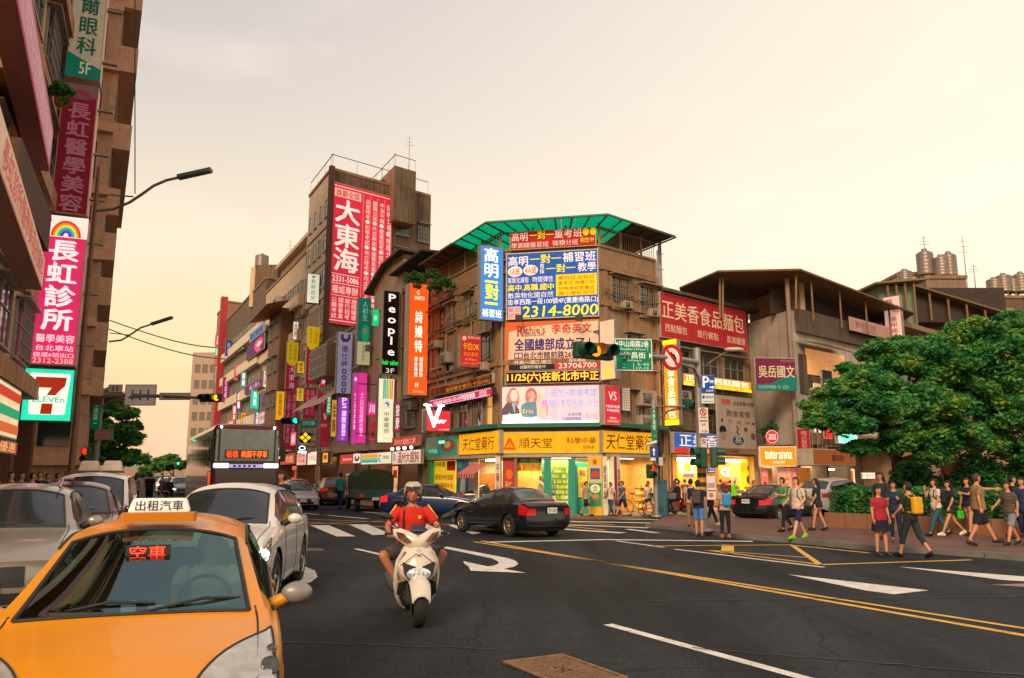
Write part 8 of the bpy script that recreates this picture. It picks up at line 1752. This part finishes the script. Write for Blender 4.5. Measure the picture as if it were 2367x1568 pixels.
PEOPLE=[('woman in a maroon shirt and dark skirt with white earphones facing the road',2040,1287,1130,0,8,dict(female=True,top='9a2038',bottom='141424',btype='skirt',hairlen=.25,shoes='303048',fat=1.12,**STAND)),('man in a black shirt with yellow backpack straps stepping off the kerb',2112,1290,1114,0,205,dict(top='16241e',bottom='1c2c30',btype='capri',bag='backpack',bagcol='d8a018',shoes='101418',head_turn=20,legs=((20,4),(-18,20)),arms=((10,40),(-24,60)),abd=(14,30))),('woman in a navy top with white collar reading her phone by the hedge',2074,1256,1118,.12,-30,dict(female=True,top='1c2848',bottom='16203c',btype='long',shoes='803030',hair='100c0c',arms=((18,95),(15,90)),legs=((3,0),(-3,4)))),('tall long haired person in dark clothes behind the maroon shirt',2046,1248,1096,.12,-60,dict(female=True,top='1c2c34',bottom='181c28',hairlen=.3,skin='a87050',legs=((12,0),(-8,12)),arms=((4,10),(6,20)))),('woman in a white top and jeans drinking while walking left',2170,1241,1106,.12,-88,dict(female=True,top='d0c0b4',bottom='285868',btype='long',shoes='181818',hairlen=.2,bag='backpack',bagcol='14182c',arms=((8,20),(40,125)),legs=((24,4),(-22,16)))),('woman in white shoes with a pink bag following the one in jeans',2202,1240,1108,.12,-85,dict(female=True,top='181c24',bottom='2c2428',btype='short_shorts',shoes='e0d8d0',hairlen=.25,bag='hand',bagcol='b86868',arms=((10,20),(26,30)),legs=((30,6),(-26,18)))),('person in dark clothes carrying a bright green bag beside the big man',2246,1240,1108,.12,-70,dict(female=True,top='1c2030',bottom='b8845c',btype='short_shorts',shoes='181818',hairlen=.12,bag='hand',bagcol='38c020',arms=((50,50),(6,8)),legs=((14,4),(-10,14)))),('big man in a khaki shirt and navy shorts pointing to the right',2270,1263,1098,.12,78,dict(top='8a7450',bottom='101830',btype='shorts',shoes='2c1c14',hair='3a3430',fat=1.22,arms=((82,8),(-12,20)),legs=((26,2),(-16,12)))),('woman in a striped shirt and grey shorts walking towards the big man',2342,1262,1114,.12,-72,dict(female=True,top='6a5a50',stripes=('30282a',9),bottom='788088',btype='shorts',shoes='302018',hair='181010',fat=1.15,arms=((-14,20),(30,25)),legs=((22,4),(-20,12)))),('man in a blue shirt at the very right edge of the pavement',2376,1262,1108,.12,-60,dict(top='183058',bottom='203458',**WALK3)),('person in black at the right edge behind the striped shirt',2352,1246,1104,.12,60,dict(top='141418',bottom='181820',**WALK3)),('woman in a dark top and white shorts with a black bag walking left',1893,1228,1110,.12,-110,dict(female=True,top='183034',bottom='d0c0bc',btype='short_shorts',shoes='181418',hairlen=.3,bag='shoulder',bagcol='101418',arms=((10,20),(25,60)),legs=((14,4),(-12,10)))),('young man in a white shirt, navy shorts and bright green shoes',1848,1249,1103,.06,-62,dict(top='d0b8b0',bottom='101c44',btype='shorts',shoes='60c818',hair='4a3020',skin='d0987a',bag='backpack',bagcol='286838',legs=((26,4),(-20,16)),arms=((-10,50),(14,45)))),('man in a green shirt and dark trousers behind the white shirt',1815,1230,1106,.12,-75,dict(top='4a8c50',bottom='101824',shoes='101010',hair='201410',arms=((20,80),(10,60)),legs=((12,2),(-18,14)))),('young man in a navy shirt and pale blue shorts looking down at the kerb',1617,1243,1115,.06,150,dict(top='101c44',bottom='4878b0',btype='shorts',shoes='585048',hair='181010',bag='backpack',bagcol='4a4038',head_turn=-30,legs=((6,2),(-4,2)),arms=((8,20),(4,16)))),('young man in a white shirt and khaki trousers with a navy backpack',1600,1221,1111,.1,170,dict(top='c8b8ac',bottom='98703c',bag='backpack',bagcol='182040',shoes='302018',**STAND)),('woman with a bright blue backpack standing at the big mast',1678,1246,1122,.06,188,dict(female=True,top='b09888',bottom='101420',shoes='a05c30',hair='4a2820',hairlen=.1,bag='backpack',bagcol='2888c8',arms=((6,20),(70,30)),abd=(8,25),legs=((2,0),(-2,0)))),('person in black behind the big mast with white shoe',1644,1218,1118,.12,100,dict(top='281c28',bottom='141824',shoes='d0c8c0',**WALK1)),('woman in a black and white striped top by the red scooter',1560,1182,1114,.1,160,dict(female=True,top='d0c8c0',stripes=('181820',10),bottom='202028',hairlen=.15,**STAND)),('young woman in a white top with dark star and denim shorts',1500,1193,1113,.1,20,dict(female=True,top='d8ccc8',bottom='182038',btype='short_shorts',shoes='a03828',hairlen=.15,**WALK1)),('child in blue clothes with a yellow bag',1536,1192,1128,.1,30,dict(female=False,top='2070a8',bottom='205890',btype='shorts',shoes='a03020',bag='shoulder',bagcol='d0a020',**WALK2)),('man in a white shirt and jeans walking past the yellow pier',1413,1195,1116,.05,-40,dict(top='d0b8a8',bottom='284868',shoes='604030',bag='backpack',bagcol='303028',**WALK1)),('man in a blue grey shirt and dark shorts walking left at the corner',1440,1196,1112,.05,-60,dict(top='405878',bottom='141c38',btype='shorts',shoes='202020',**WALK2)),('man in a tan shirt behind the two walking men',1458,1176,1108,.1,10,dict(top='a08868',bottom='a89078',btype='shorts',**STAND)),('person in grey with dark shorts at the green door',1355,1194,1113,.1,60,dict(top='a09080',bottom='141820',btype='shorts',**WALK2)),('schoolgirl in white and jeans, rightmost of three before the bottle shelf',1330,1186,1121,.1,10,dict(female=True,top='c8c0c0',bottom='203850',hairlen=.15,bag='hand',bagcol='d0c8c0',sleeve=1.7,**STAND)),('schoolgirl in dark waistcoat, middle of three before the bottle shelf',1317,1178,1119,.1,-10,dict(female=True,top='b0a8a0',bottom='182028',hairlen=.1,bag='backpack',bagcol='181818',**STAND)),('schoolgirl in a white shirt with backpack straps, leftmost of three before the shelf',1302,1187,1121,.1,15,dict(female=True,top='c8c4c8',bottom='1c3448',hairlen=.15,bag='backpack',bagcol='202830',sleeve=1.7,**WALK3)),('man with dark hair in the shop door left of the red poster',1107,1176,1112,.1,70,dict(top='a04838',bottom='202830',**STAND)),('woman in a white top looking at her phone behind the blue sedan',1090,1178,1114,.1,-70,dict(female=True,top='c8b8b8',bottom='202830',hairlen=.05,bag='backpack',bagcol='202838',**STAND)),('person in dark clothes passing the white and red shop pier',1143,1178,1112,.1,80,dict(top='402828',bottom='181c20',**WALK3)),('person with dark hair before the red shop poster',1178,1180,1114,.1,-80,dict(top='503028',bottom='181c20',**WALK3)),('person browsing at the chemist counter',1218,1178,1112,.1,170,dict(top='484040',bottom='181c20',**STAND)),('person in the lit bakery doorway behind the scooters',1585,1178,1110,.12,180,dict(top='584030',bottom='202020',**STAND)),('customer with orange lit shoulders inside the bakery',1690,1176,1112,.12,170,dict(top='382820',bottom='202020',**STAND)),('second customer at the bakery counter',1668,1176,1110,.12,190,dict(top='604838',bottom='202020',**STAND)),('person in front of the sock shop posters',1745,1176,1112,.12,40,dict(female=True,top='a85048',bottom='202020',hairlen=.15,**STAND)),('man in a turquoise shirt and jeans walking away over the crossing',785,1178,1090,0,165,dict(top='28a090',bottom='1c2c5c',shoes='181818',hair='181010',skin='b07858',bag='shoulder',bagcol='202830',**WALK3)),('man in a black shirt on the right of the white crossover',644,1275,1096,0,-25,dict(top='141c28',bottom='202838',hair='140e0c',skin='b87c5c',sleeve=.75,**STAND)),('man in a dark blue shirt seen from behind in the traffic',342,1180,1086,0,175,dict(top='101c38',bottom='141c28',hair='5a2820',**STAND)),('woman in a pale top beside the man in dark blue',310,1178,1097,0,170,dict(female=True,top='b09890',bottom='202428',hair='502818',hairlen=.15,**STAND)),]
for i, (lb,x,yf,yh,z,rot,op)in enumerate(PEOPLE):
 loc, hh=pp(x,yf,yh,z); op=dict(op)
 person(lb,loc,R(rot),hh,**op)
arc=[(22,1094),(45,1092),(70,1096),(88,1090),(105,1097),(128,1094),(150,1092)]
cols_=('a04048','304868','b89878','283028','58506a','903848','405040')
wh=('leftmost of the crowd under the arcade','second from the left under the arcade, blue shirt','third under the arcade in a tan shirt','dark clothed walker in the middle of the arcade crowd','violet shirt in the arcade crowd','red shirt near the white van in the arcade crowd','green shirt, rightmost of the arcade crowd')
for i, (x,yh)in enumerate(arc):
 Y=24+i*1.3; p=at_depth(x,1150,Y); person('person '+wh[i],(p.x,Y,.12),R(20+50*(i%3)),at_depth(x,yh,Y).z-.12,female=i%2==0,top=cols_[i],bottom='202428',vox=.03,**(WALK1 if i%2 else WALK3))
 # ------------------------------------------------------------------ scooters and bicycles
def scooter(loc,rz,label,col,det=False,front=True,seatcol=None,name='scooter'):
 """front towards -y, about 1.85 m long"""
 T=thing(name,label,'scooter',loc,rz); P_=paint(col,.2); r=.25; yf, yr=-.66, .62
 for y_, nm_ in((yf,'front'),(yr,'rear')):
  b=MB(); b.lathe([(-.062,r*.62),(-.075,r*.82),(-.05,r*.96),(0,r),(.05,r*.96),(.075,r*.82),(.062,r*.62)],'x',28); o=b.build('wheel',M_RUBBER,T); o.location=(0,y_,r)
  b=MB(); b.lathe([(-.03,.001),(-.03,r*.3),(-.045,r*.66),(.045,r*.66),(.03,r*.3),(.03,.001)],'x',20); b.build('rim',mat('38383a',.4,.6),o)
 def L(rings,nm_,m,par=None,bev=0):
  b=MB(); b.loft(rings); o=b.build(nm_,m,par or T); return o
 def ring(y,z,w,d,n=16,sq=2.6,tilt=0):
  o=[]
  for j in range(n):
   a=2*math.pi*j/n; ca, sa=math.cos(a), math.sin(a); x=w*math.copysign(abs(ca)**(2/sq),ca); v=d*math.copysign(abs(sa)**(2/sq),sa); o.append((x,y+v*math.cos(tilt),z+v*math.sin(tilt)))
  return o
 rg=[]
 for a in range(-62,75,12):
  q=R(a); c=Vector((0,yf-math.sin(q)*(r+.03)*1.0,r+math.cos(q)*(r+.03))); w_=.085+.03*math.cos(q)
  rg.append([(x*w_,c.y+(1-abs(x)**2)*-math.sin(q)*.02,c.z+(1-abs(x)**2.5)*.035-abs(x)**3*.045)for x in(-1,-.8,-.4,0,.4,.8,1)])
 b=MB(); b.loft(rg,closed=False,cap=False); rg2=[[(x*.96,y,z-.012)for x,y,z in r_]for r_ in rg]; b.loft([r_[::-1]for r_ in rg2],closed=False,cap=False); b.build('front_fender',P_,T)
 b=MB()
 for s_ in(-1,1): b.tube([(s_*.075,yf,r),(s_*.08,yf+.12,r+.32)],.02,6)
 b.build('fork',M_DARK,T)
 sec=[(-.56,.47,.10),(-.585,.50,.16),(-.60,.56,.21),(-.60,.66,.22),(-.545,.78,.205),(-.49,.86,.16),(-.46,.90,.09)]
 rings=[]
 for y, z, w in sec: rings.append([(x*w,y+.10*abs(x)**2.2-.02*(1-abs(x)),z)for x in(-1,-.86,-.6,-.3,0,.3,.6,.86,1)]+[(x*w*.92,y+.15+.04*abs(x),z)for x in(.9,.3,-.3,-.9)])
 L(rings,'front_shield',P_)
 b=MB(); b.box(-.13,-.46,.2,.13,-.34,.6); bevel(b.build('inner_panel',M_DARK,T),.04,2)
 for s_ in(-1,1):
  b=MB(); b.tube([(s_*.03,-.60,.80),(s_*.13,-.59,.72),(s_*.2,-.52,.66)],.004,4); b.build('panel_gap',M_DARK,T)
  b=MB(); b.add([(s_*.12,-.50,.5),(s_*.215,-.475,.46),(s_*.225,-.42,.33),(s_*.17,-.40,.3)],[(0,1,2,3),(3,2,1,0)]); b.build('side_vent',M_DARK,T)
 for s_ in(-1,1):
  prof=[(.18,-.50,.82,.03),(.235,-.46,.72,.04),(.26,-.42,.56,.05),(.255,-.36,.42,.05),(.225,-.28,.28,.05),(.18,-.2,.18,.05),(.13,-.16,.13,.03)]
  rg=[[(s_*(x-.035),y-t,z),(s_*x,y,z),(s_*(x+.004),y+.06,z),(s_*(x-.04),y+.08,z)]for x,y,z,t in prof]; b=MB(); b.loft(rg,sm=True); b.build('leg_shield',P_,T)
 if det:
  b=MB(); b.add([(-.045,-.575,.80),(0,-.6,.77),(.045,-.575,.80),(0,-.59,.785)],[(0,1,3),(1,2,3)]); b.build('chevron_mark',M_DARK,T)
  b=MB(); b.tube([(.02*math.cos(q),-.568,.835+.02*math.sin(q))for q in[2*math.pi*k/14 for k in range(15)]],.003,4); b.build('ring_emblem',M_CHROME,T)
 hy=-.645
 b=MB(); pts=[(-.185,.70),(0,.645),(.185,.70),(.16,.57),(.08,.475),(-.08,.475),(-.16,.57)]
 b.add([(x,hy+.03+.09*abs(x)**1.3,z)for x,z in pts]+[(x*.9,hy+.12,z)for x,z in pts],[tuple(range(6,-1,-1))]+[(i,(i+1)%7,(i+1)%7+7,i+7)for i in range(7)]); b.build('headlight_surround',M_DARK,T)
 b=MB(); b.ell((0,hy+.03,.575),.135,.04,.072,20,12); hl=b.build('headlight',mat('d8d8d4',.04,.6,emit=.25,var=.5,scale=40),T)
 for k in range(-2,3): b=MB(); b.tube([(k*.045,hy-.006,.53+abs(k)*.01),(k*.05,hy-.01,.575),(k*.045,hy-.006,.62-abs(k)*.01)],.004,4); b.build('reflector_rib',M_CHROME,hl)
 rg=[]
 for x, z0, z1, y in((-.27,.985,1.06,-.36),(-.19,.92,1.07,-.42),(-.10,.86,1.04,-.475),(0,.82,.99,-.50),(.10,.86,1.04,-.475),(.19,.92,1.07,-.42),(.27,.985,1.06,-.36)):
  rg.append([(x,y,z0),(x,y-.02,(z0+z1)/2),(x,y+.015,z1),(x,y+.1,z1+.005),(x,y+.13,z0+.03),(x,y+.06,z0-.01)])
 L(rg,'handlebar_cowl',P_)
 for s_ in(-1,1):
  b=MB(); pts=[(s_*.25,-.405,1.04),(s_*.16,-.465,1.02),(s_*.08,-.515,.93),(s_*.13,-.495,.915),(s_*.215,-.43,.955)]; b.add([(x,y-.012,z)for x,y,z in pts],[tuple(range(5))if s_<0 else tuple(range(4,-1,-1))]); b.build('turn_signal',mat('6a4c34',.1,.4,emit=.1,var=.5,scale=30),T)
  b=MB(); b.tube([(s_*.2,-.33,1.01),(s_*.36,-.27,1.01)],.017,8); b.build('hand_grip',M_DARK,T)
  b=MB(); b.tube([(s_*.19,-.34,1.04),(s_*.27,-.36,1.12),(s_*.32,-.37,1.2)],.008,5); mo=b.build('mirror_arm',M_DARK,T)
  b=MB(); rg=[[(s_*(.34+x),-.375+d,1.215+.25*x+zz)for zz,d in((hh,0),(hh*.6,-.025),(-hh*.6,-.025),(-hh,0),(0,.012))]for x,hh in((-.07,.008),(-.04,.03),(.02,.042),(.07,.036),(.1,.012))]; b.loft(rg); b.build('mirror',M_DARK,mo)
 b=MB(); b.add([(-.1,-.455,1.04),(0,-.495,.975),(.1,-.455,1.04),(.075,-.36,1.11),(-.075,-.36,1.11)],[(0,1,2,3,4)]); b.add([(-.1,-.45,1.04),(.1,-.45,1.04),(.075,-.34,1.10),(-.075,-.34,1.10)],[(3,2,1,0)]); b.build('fly_screen',mat((.015,.018,.03),.1,spec=.9),T)
 b=MB(); b.box(-.15,-.38,.24,.15,.12,.31); bevel(b.build('footboard',M_DARK,T),.03,2)
 L([ring(y,z,w,d,tilt=math.pi/2)for y,z,w,d in((.08,.45,.10,.16),(.16,.5,.145,.2),(.4,.56,.17,.16),(.7,.66,.15,.11),(.95,.76,.07,.05))],'tail_body',P_)
 L([ring(y,z,w,d,tilt=math.pi/2)for y,z,w,d in((.02,.74,.09,.03),(.1,.75,.14,.05),(.35,.76,.15,.055),(.6,.81,.14,.05),(.8,.84,.08,.03))],'seat',mat('18181a',.7))
 b=MB(); b.ell((0,.98,.72),.09,.03,.045,12,8); b.build('tail_light',mat('c01818',.2,emit=.6),T)
 b=MB(); b.tube([(-.16,.1,.27),(-.19,.4,.3),(-.2,.62,.33),(-.2,.98,.38)],[.03,.06,.075,.07],10); b.build('exhaust',mat((.05,.055,.06),.4,.5),T)
 b=MB(); b.box(.1,.2,.2,.19,.7,.36); bevel(b.build('engine_case',mat('303030',.5,.4),T),.04,2)
 return T
sc_loc=G(966,1448); SRZ=13
fw=Vector((math.sin(R(SRZ)),-math.cos(R(SRZ)),0)); base=sc_loc-fw*.66
MS=scooter((base.x,base.y,0),R(SRZ),'white scooter ridden towards the camera in the middle of the road','d6cabc',det=True)
MS.scale=(1.1,1.06,1.06)
RT, RJ, RS_=person('scooter rider in a red polo shirt with yellow sleeve stripes and chrome open face helmet',(base.x,base.y,.12),R(SRZ),1.74,top='c82414',bottom='4a4448',btype='shorts',shoes='b0704e',skin='b0704e',helmet='b8aca0',extra='pads',zfix=False,vox=.014,fat=1.12,legs=((82,84),(82,84)),lab=(46,46),shin=-.8,abd=(34,34),arms=((22,60),(22,60)),lean=4,sleeve=.78,grip=((.315,-.34-.28,1.03+.06),(-.315,-.34-.28,1.03+.06)))
RT.location=Vector((base.x,base.y,0))-fw*.30+Vector((0,0,-.08))
b=MB(); ms=[]
q=RS_([Vector((.09,-.15,1.34))])[0]
b.add([(q[0]-.025,q[1]-.012,q[2]+.02),(q[0],q[1]-.014,q[2]+.008),(q[0]+.025,q[1]-.012,q[2]+.02),(q[0]+.016,q[1]-.015,q[2]-.03),(q[0]-.016,q[1]-.015,q[2]-.03)],[(0,1,4),(1,3,4),(1,2,3)]); b.build('chest_badge',mat('e0b020',.6),RT)
b=MB(); b.tube(RS_([Vector((-.10,-.02,1.49)),Vector((-.115,-.13,1.4)),Vector((-.125,-.152,1.25)),Vector((-.13,-.145,1.08)),Vector((-.16,-.06,.98))]),.014,5); b.build('bag_strap',mat('18142c',.8),RT)
for sg, i in((1,0),(-1,1)):
 a, c=RJ['sho%d'%i], RJ['elb%d'%i]; d=(c-a).normalized(); o_=(Vector((sg,-.2,.8))-d*Vector((sg,-.2,.8)).dot(d)).normalized()
 pts=RS_([a.lerp(c,t)+o_*(.066-.006*t)for t in(-.15,.1,.4,.7)]); b=MB(); b.tube(pts,.012,5); b.build('sleeve_stripe',mat('e8b818',.8),RT)
b=MB(); b.tube(RS_([Vector((.055,-.05,1.475)),Vector((.03,-.11,1.455)),Vector((0,-.135,1.42)),Vector((-.03,-.11,1.455)),Vector((-.055,-.05,1.475))]),.014,6); b.build('collar',mat('501818',.8),RT)
p=G(1573,1198); scooter((p.x,p.y+.4,.02),R(180+60),'dark red scooter waiting beside the striped top','5a1018')
person('rider in a black jacket and dark helmet on the dark red scooter',(p.x,p.y+.4,-.1),R(120+120),1.7,top='141c24',bottom='181c28',helmet='101814',zfix=False,legs=((80,80),(80,80)),lab=(18,18),arms=((30,40),(30,40)),sleeve=1.7)
p=G(1700,1190); scooter((p.x,p.y,0),R(100),'scooter of the man in the green vest behind the black saloon','989088')
person('man in a fluorescent green vest and pale helmet sitting on a scooter',(p.x,p.y,-.1),R(100),1.75,top='70d818',bottom='181c20',helmet='c8c8c0',zfix=False,legs=((80,80),(80,80)),lab=(15,15),arms=((30,40),(30,40)),sleeve=.3)
p=G(1258,1196); scooter((p.x,p.y+1,0),R(80),'white scooter behind the boot of the black sedan','d8d4d0')
person('grey haired man in a pale shirt on the white scooter behind the black sedan',(p.x-.1,p.y+1,-.02),R(80),1.8,top='b0a090',bottom='202428',hair='8a7a68',zfix=False,legs=((80,80),(80,80)),lab=(12,12),arms=((35,35),(35,35)))
for k, (x,y,rot,c_,lb)in enumerate(((388,1160,190,'301820','scooter with glowing tail light between the bus and the taxi sign'),(372,1145,185,'402830','far scooter left of the one with the glowing light'))):
 p=G(x,y); s_=scooter((p.x,p.y,0),R(rot),lb,c_)
 person(('rider in dark jacket on the scooter with glowing tail light','rider in violet jacket on the far scooter')[k],(p.x,p.y,-.1),R(rot),1.7,top=('181c2c','30284a')[k],bottom='181c20',helmet=('a02028','202838')[k],zfix=False,vox=.025,legs=((80,80),(80,80)),lab=(15,15),arms=((30,40),(30,40)),sleeve=1.7)
def bicycle(loc,rz,label,col):
 T=thing('bicycle',label,'bicycle',loc,rz)
 for y in(-.52,.52):
  b=MB(); b.tube([(0,y+.33*math.cos(q),.34+.33*math.sin(q))for q in[2*math.pi*k/28 for k in range(29)]],.018,5,cap=False); o=b.build('wheel',M_RUBBER,T)
  b=MB()
  for k in range(10): q=math.pi*2*k/10; b.tube([(0,y,.34),(0,y+.32*math.cos(q),.34+.32*math.sin(q))],.003,3)
  b.build('spokes',M_CHROME,o)
 b=MB(); F_=paint(col)
 for a, c in(((0,-.52,.34),(0,-.36,.86)),((0,-.38,.8),(0,.12,.3)),((0,-.37,.84),(0,.2,.78)),((0,.12,.3),(0,.22,.88)),((0,.12,.3),(0,.52,.34)),((0,.52,.34),(0,.2,.76))): b.tube([a,c],.016,6)
 b.build('frame',F_,T); b=MB(); b.tube([(-.25,-.28,.98),(0,-.37,.95),(.25,-.28,.98)],.012,6); b.tube([(0,-.36,.86),(0,-.37,.95)],.012,6); b.build('handlebar',M_DARK,T)
 b=MB(); b.ell((0,.24,.92),.07,.13,.03,10,6); b.build('saddle',M_DARK,T)
 b=MB(); b.add([(-.13,-.72,.72),(.13,-.72,.72),(.13,-.46,.72),(-.13,-.46,.72),(-.16,-.76,.95),(.16,-.76,.95),(.16,-.42,.95),(-.16,-.42,.95)],[(3,2,1,0),(0,1,5,4),(1,2,6,5),(2,3,7,6),(3,0,4,7)]); b.build('basket',M_METAL,T)
p=G(1475,1193,.1); bicycle((p.x,p.y,.1),R(80),'bicycle leaning left of the girl with the star top','b0a040')
p=G(1522,1194,.1); bicycle((p.x,p.y,.1),R(95),'blue bicycle between the star top and the child in blue','2868a0')
drv=TX+rotz(Vector((.36,.0,0)),TR)
dr, _, _=person('taxi driver in a white shirt seen through the windscreen',(drv.x,drv.y,-.28),TR,1.66,top='d0ccc4',bottom='202428',zfix=False,legs=((85,80),(85,80)),lab=(8,8),arms=((48,40),(48,40)),hair='302824')
# ------------------------------------------------------------------ separate pieces that were laid down together
def split_loose(o,name):
 me=o.data; bm=bmesh.new(); bm.from_mesh(me); seen=set(); parts=[]
 bm.verts.ensure_lookup_table()
 for v in bm.verts:
  if v.index in seen: continue
  st=[v]; seen.add(v.index); isl=[]
  while st:
   q=st.pop(); isl.append(q.index)
   for e in q.link_edges:
    w=e.other_vert(q)
    if w.index not in seen: seen.add(w.index); st.append(w)
  parts.append(isl)
 own={i:k for k,isl in enumerate(parts)for i in isl}
 if len(parts)>1:
  fl=[[]for _ in parts]
  for f in bm.faces: fl[own[f.verts[0].index]].append(f)
  key={}; root=list(range(len(parts)))
  def fd(a):
   while root[a]!=a: a=root[a]
   return a
  for i, v in enumerate(bm.verts):
   c=tuple(round(x,4)for x in v.co)
   if c in key: root[fd(own[i])]=fd(key[c])
   else: key[c]=own[i]
  grp={}
  for k in range(len(parts)): grp.setdefault(fd(k),[]).extend(fl[k])
  if len(grp)>1:
   for fs in grp.values():
    mp={}; vs=[]; ff=[]
    for f in fs:
     r=[]
     for v in f.verts:
      if v.index not in mp: mp[v.index]=len(vs); vs.append(tuple(v.co))
      r.append(mp[v.index])
     ff.append(r)
    n=bpy.data.meshes.new(name); n.from_pydata(vs,[],ff); n.polygons.foreach_set('use_smooth',[f.smooth for f in fs]); n.polygons.foreach_set('material_index',[f.material_index for f in fs])
    for m in me.materials: n.materials.append(m)
    q=bpy.data.objects.new(name,n); COL.objects.link(q); q.parent=o.parent; q.location=o.location; q.rotation_euler=o.rotation_euler
   bm.free(); bpy.data.objects.remove(o); return
 bm.free()
SPL={'arcade_piers':'pier','end_windows':'window','drain_pipe':'drain_pipe','pipe_rack':'pipe','steel_frame':'steel_bar','rafters':'rafter','shutter_panels':'shutter_panel','red_sheeting':'sheet','joint_line':'joint_line','wipers':'wiper','straps':'strap','ear_pads':'ear_pad','running_lights':'running_light','dash_gadgets':'dash_gadget','dashboard_lights':'dashboard_light','ledge':'ledge','bread_shelf':'bread_shelf','warning_bands':'warning_band','awning':'stripe','wall':'wall','bonnet_gap':'bonnet_gap','window_cage':'cage_bar','louvre':'slat','crossbar':'crossbar','bracket':'bracket'}
for o in list(bpy.data.objects):
 if o.type=='MESH' and o.data.users==1:
  b_=o.name.split('.')[0]
  if b_ in SPL and not o.children: split_loose(o,SPL[b_])
  if b_ in('door_gaps','rubber_seals','spokes','grille','lamp_seal','railing'): o['kind']='stuff'
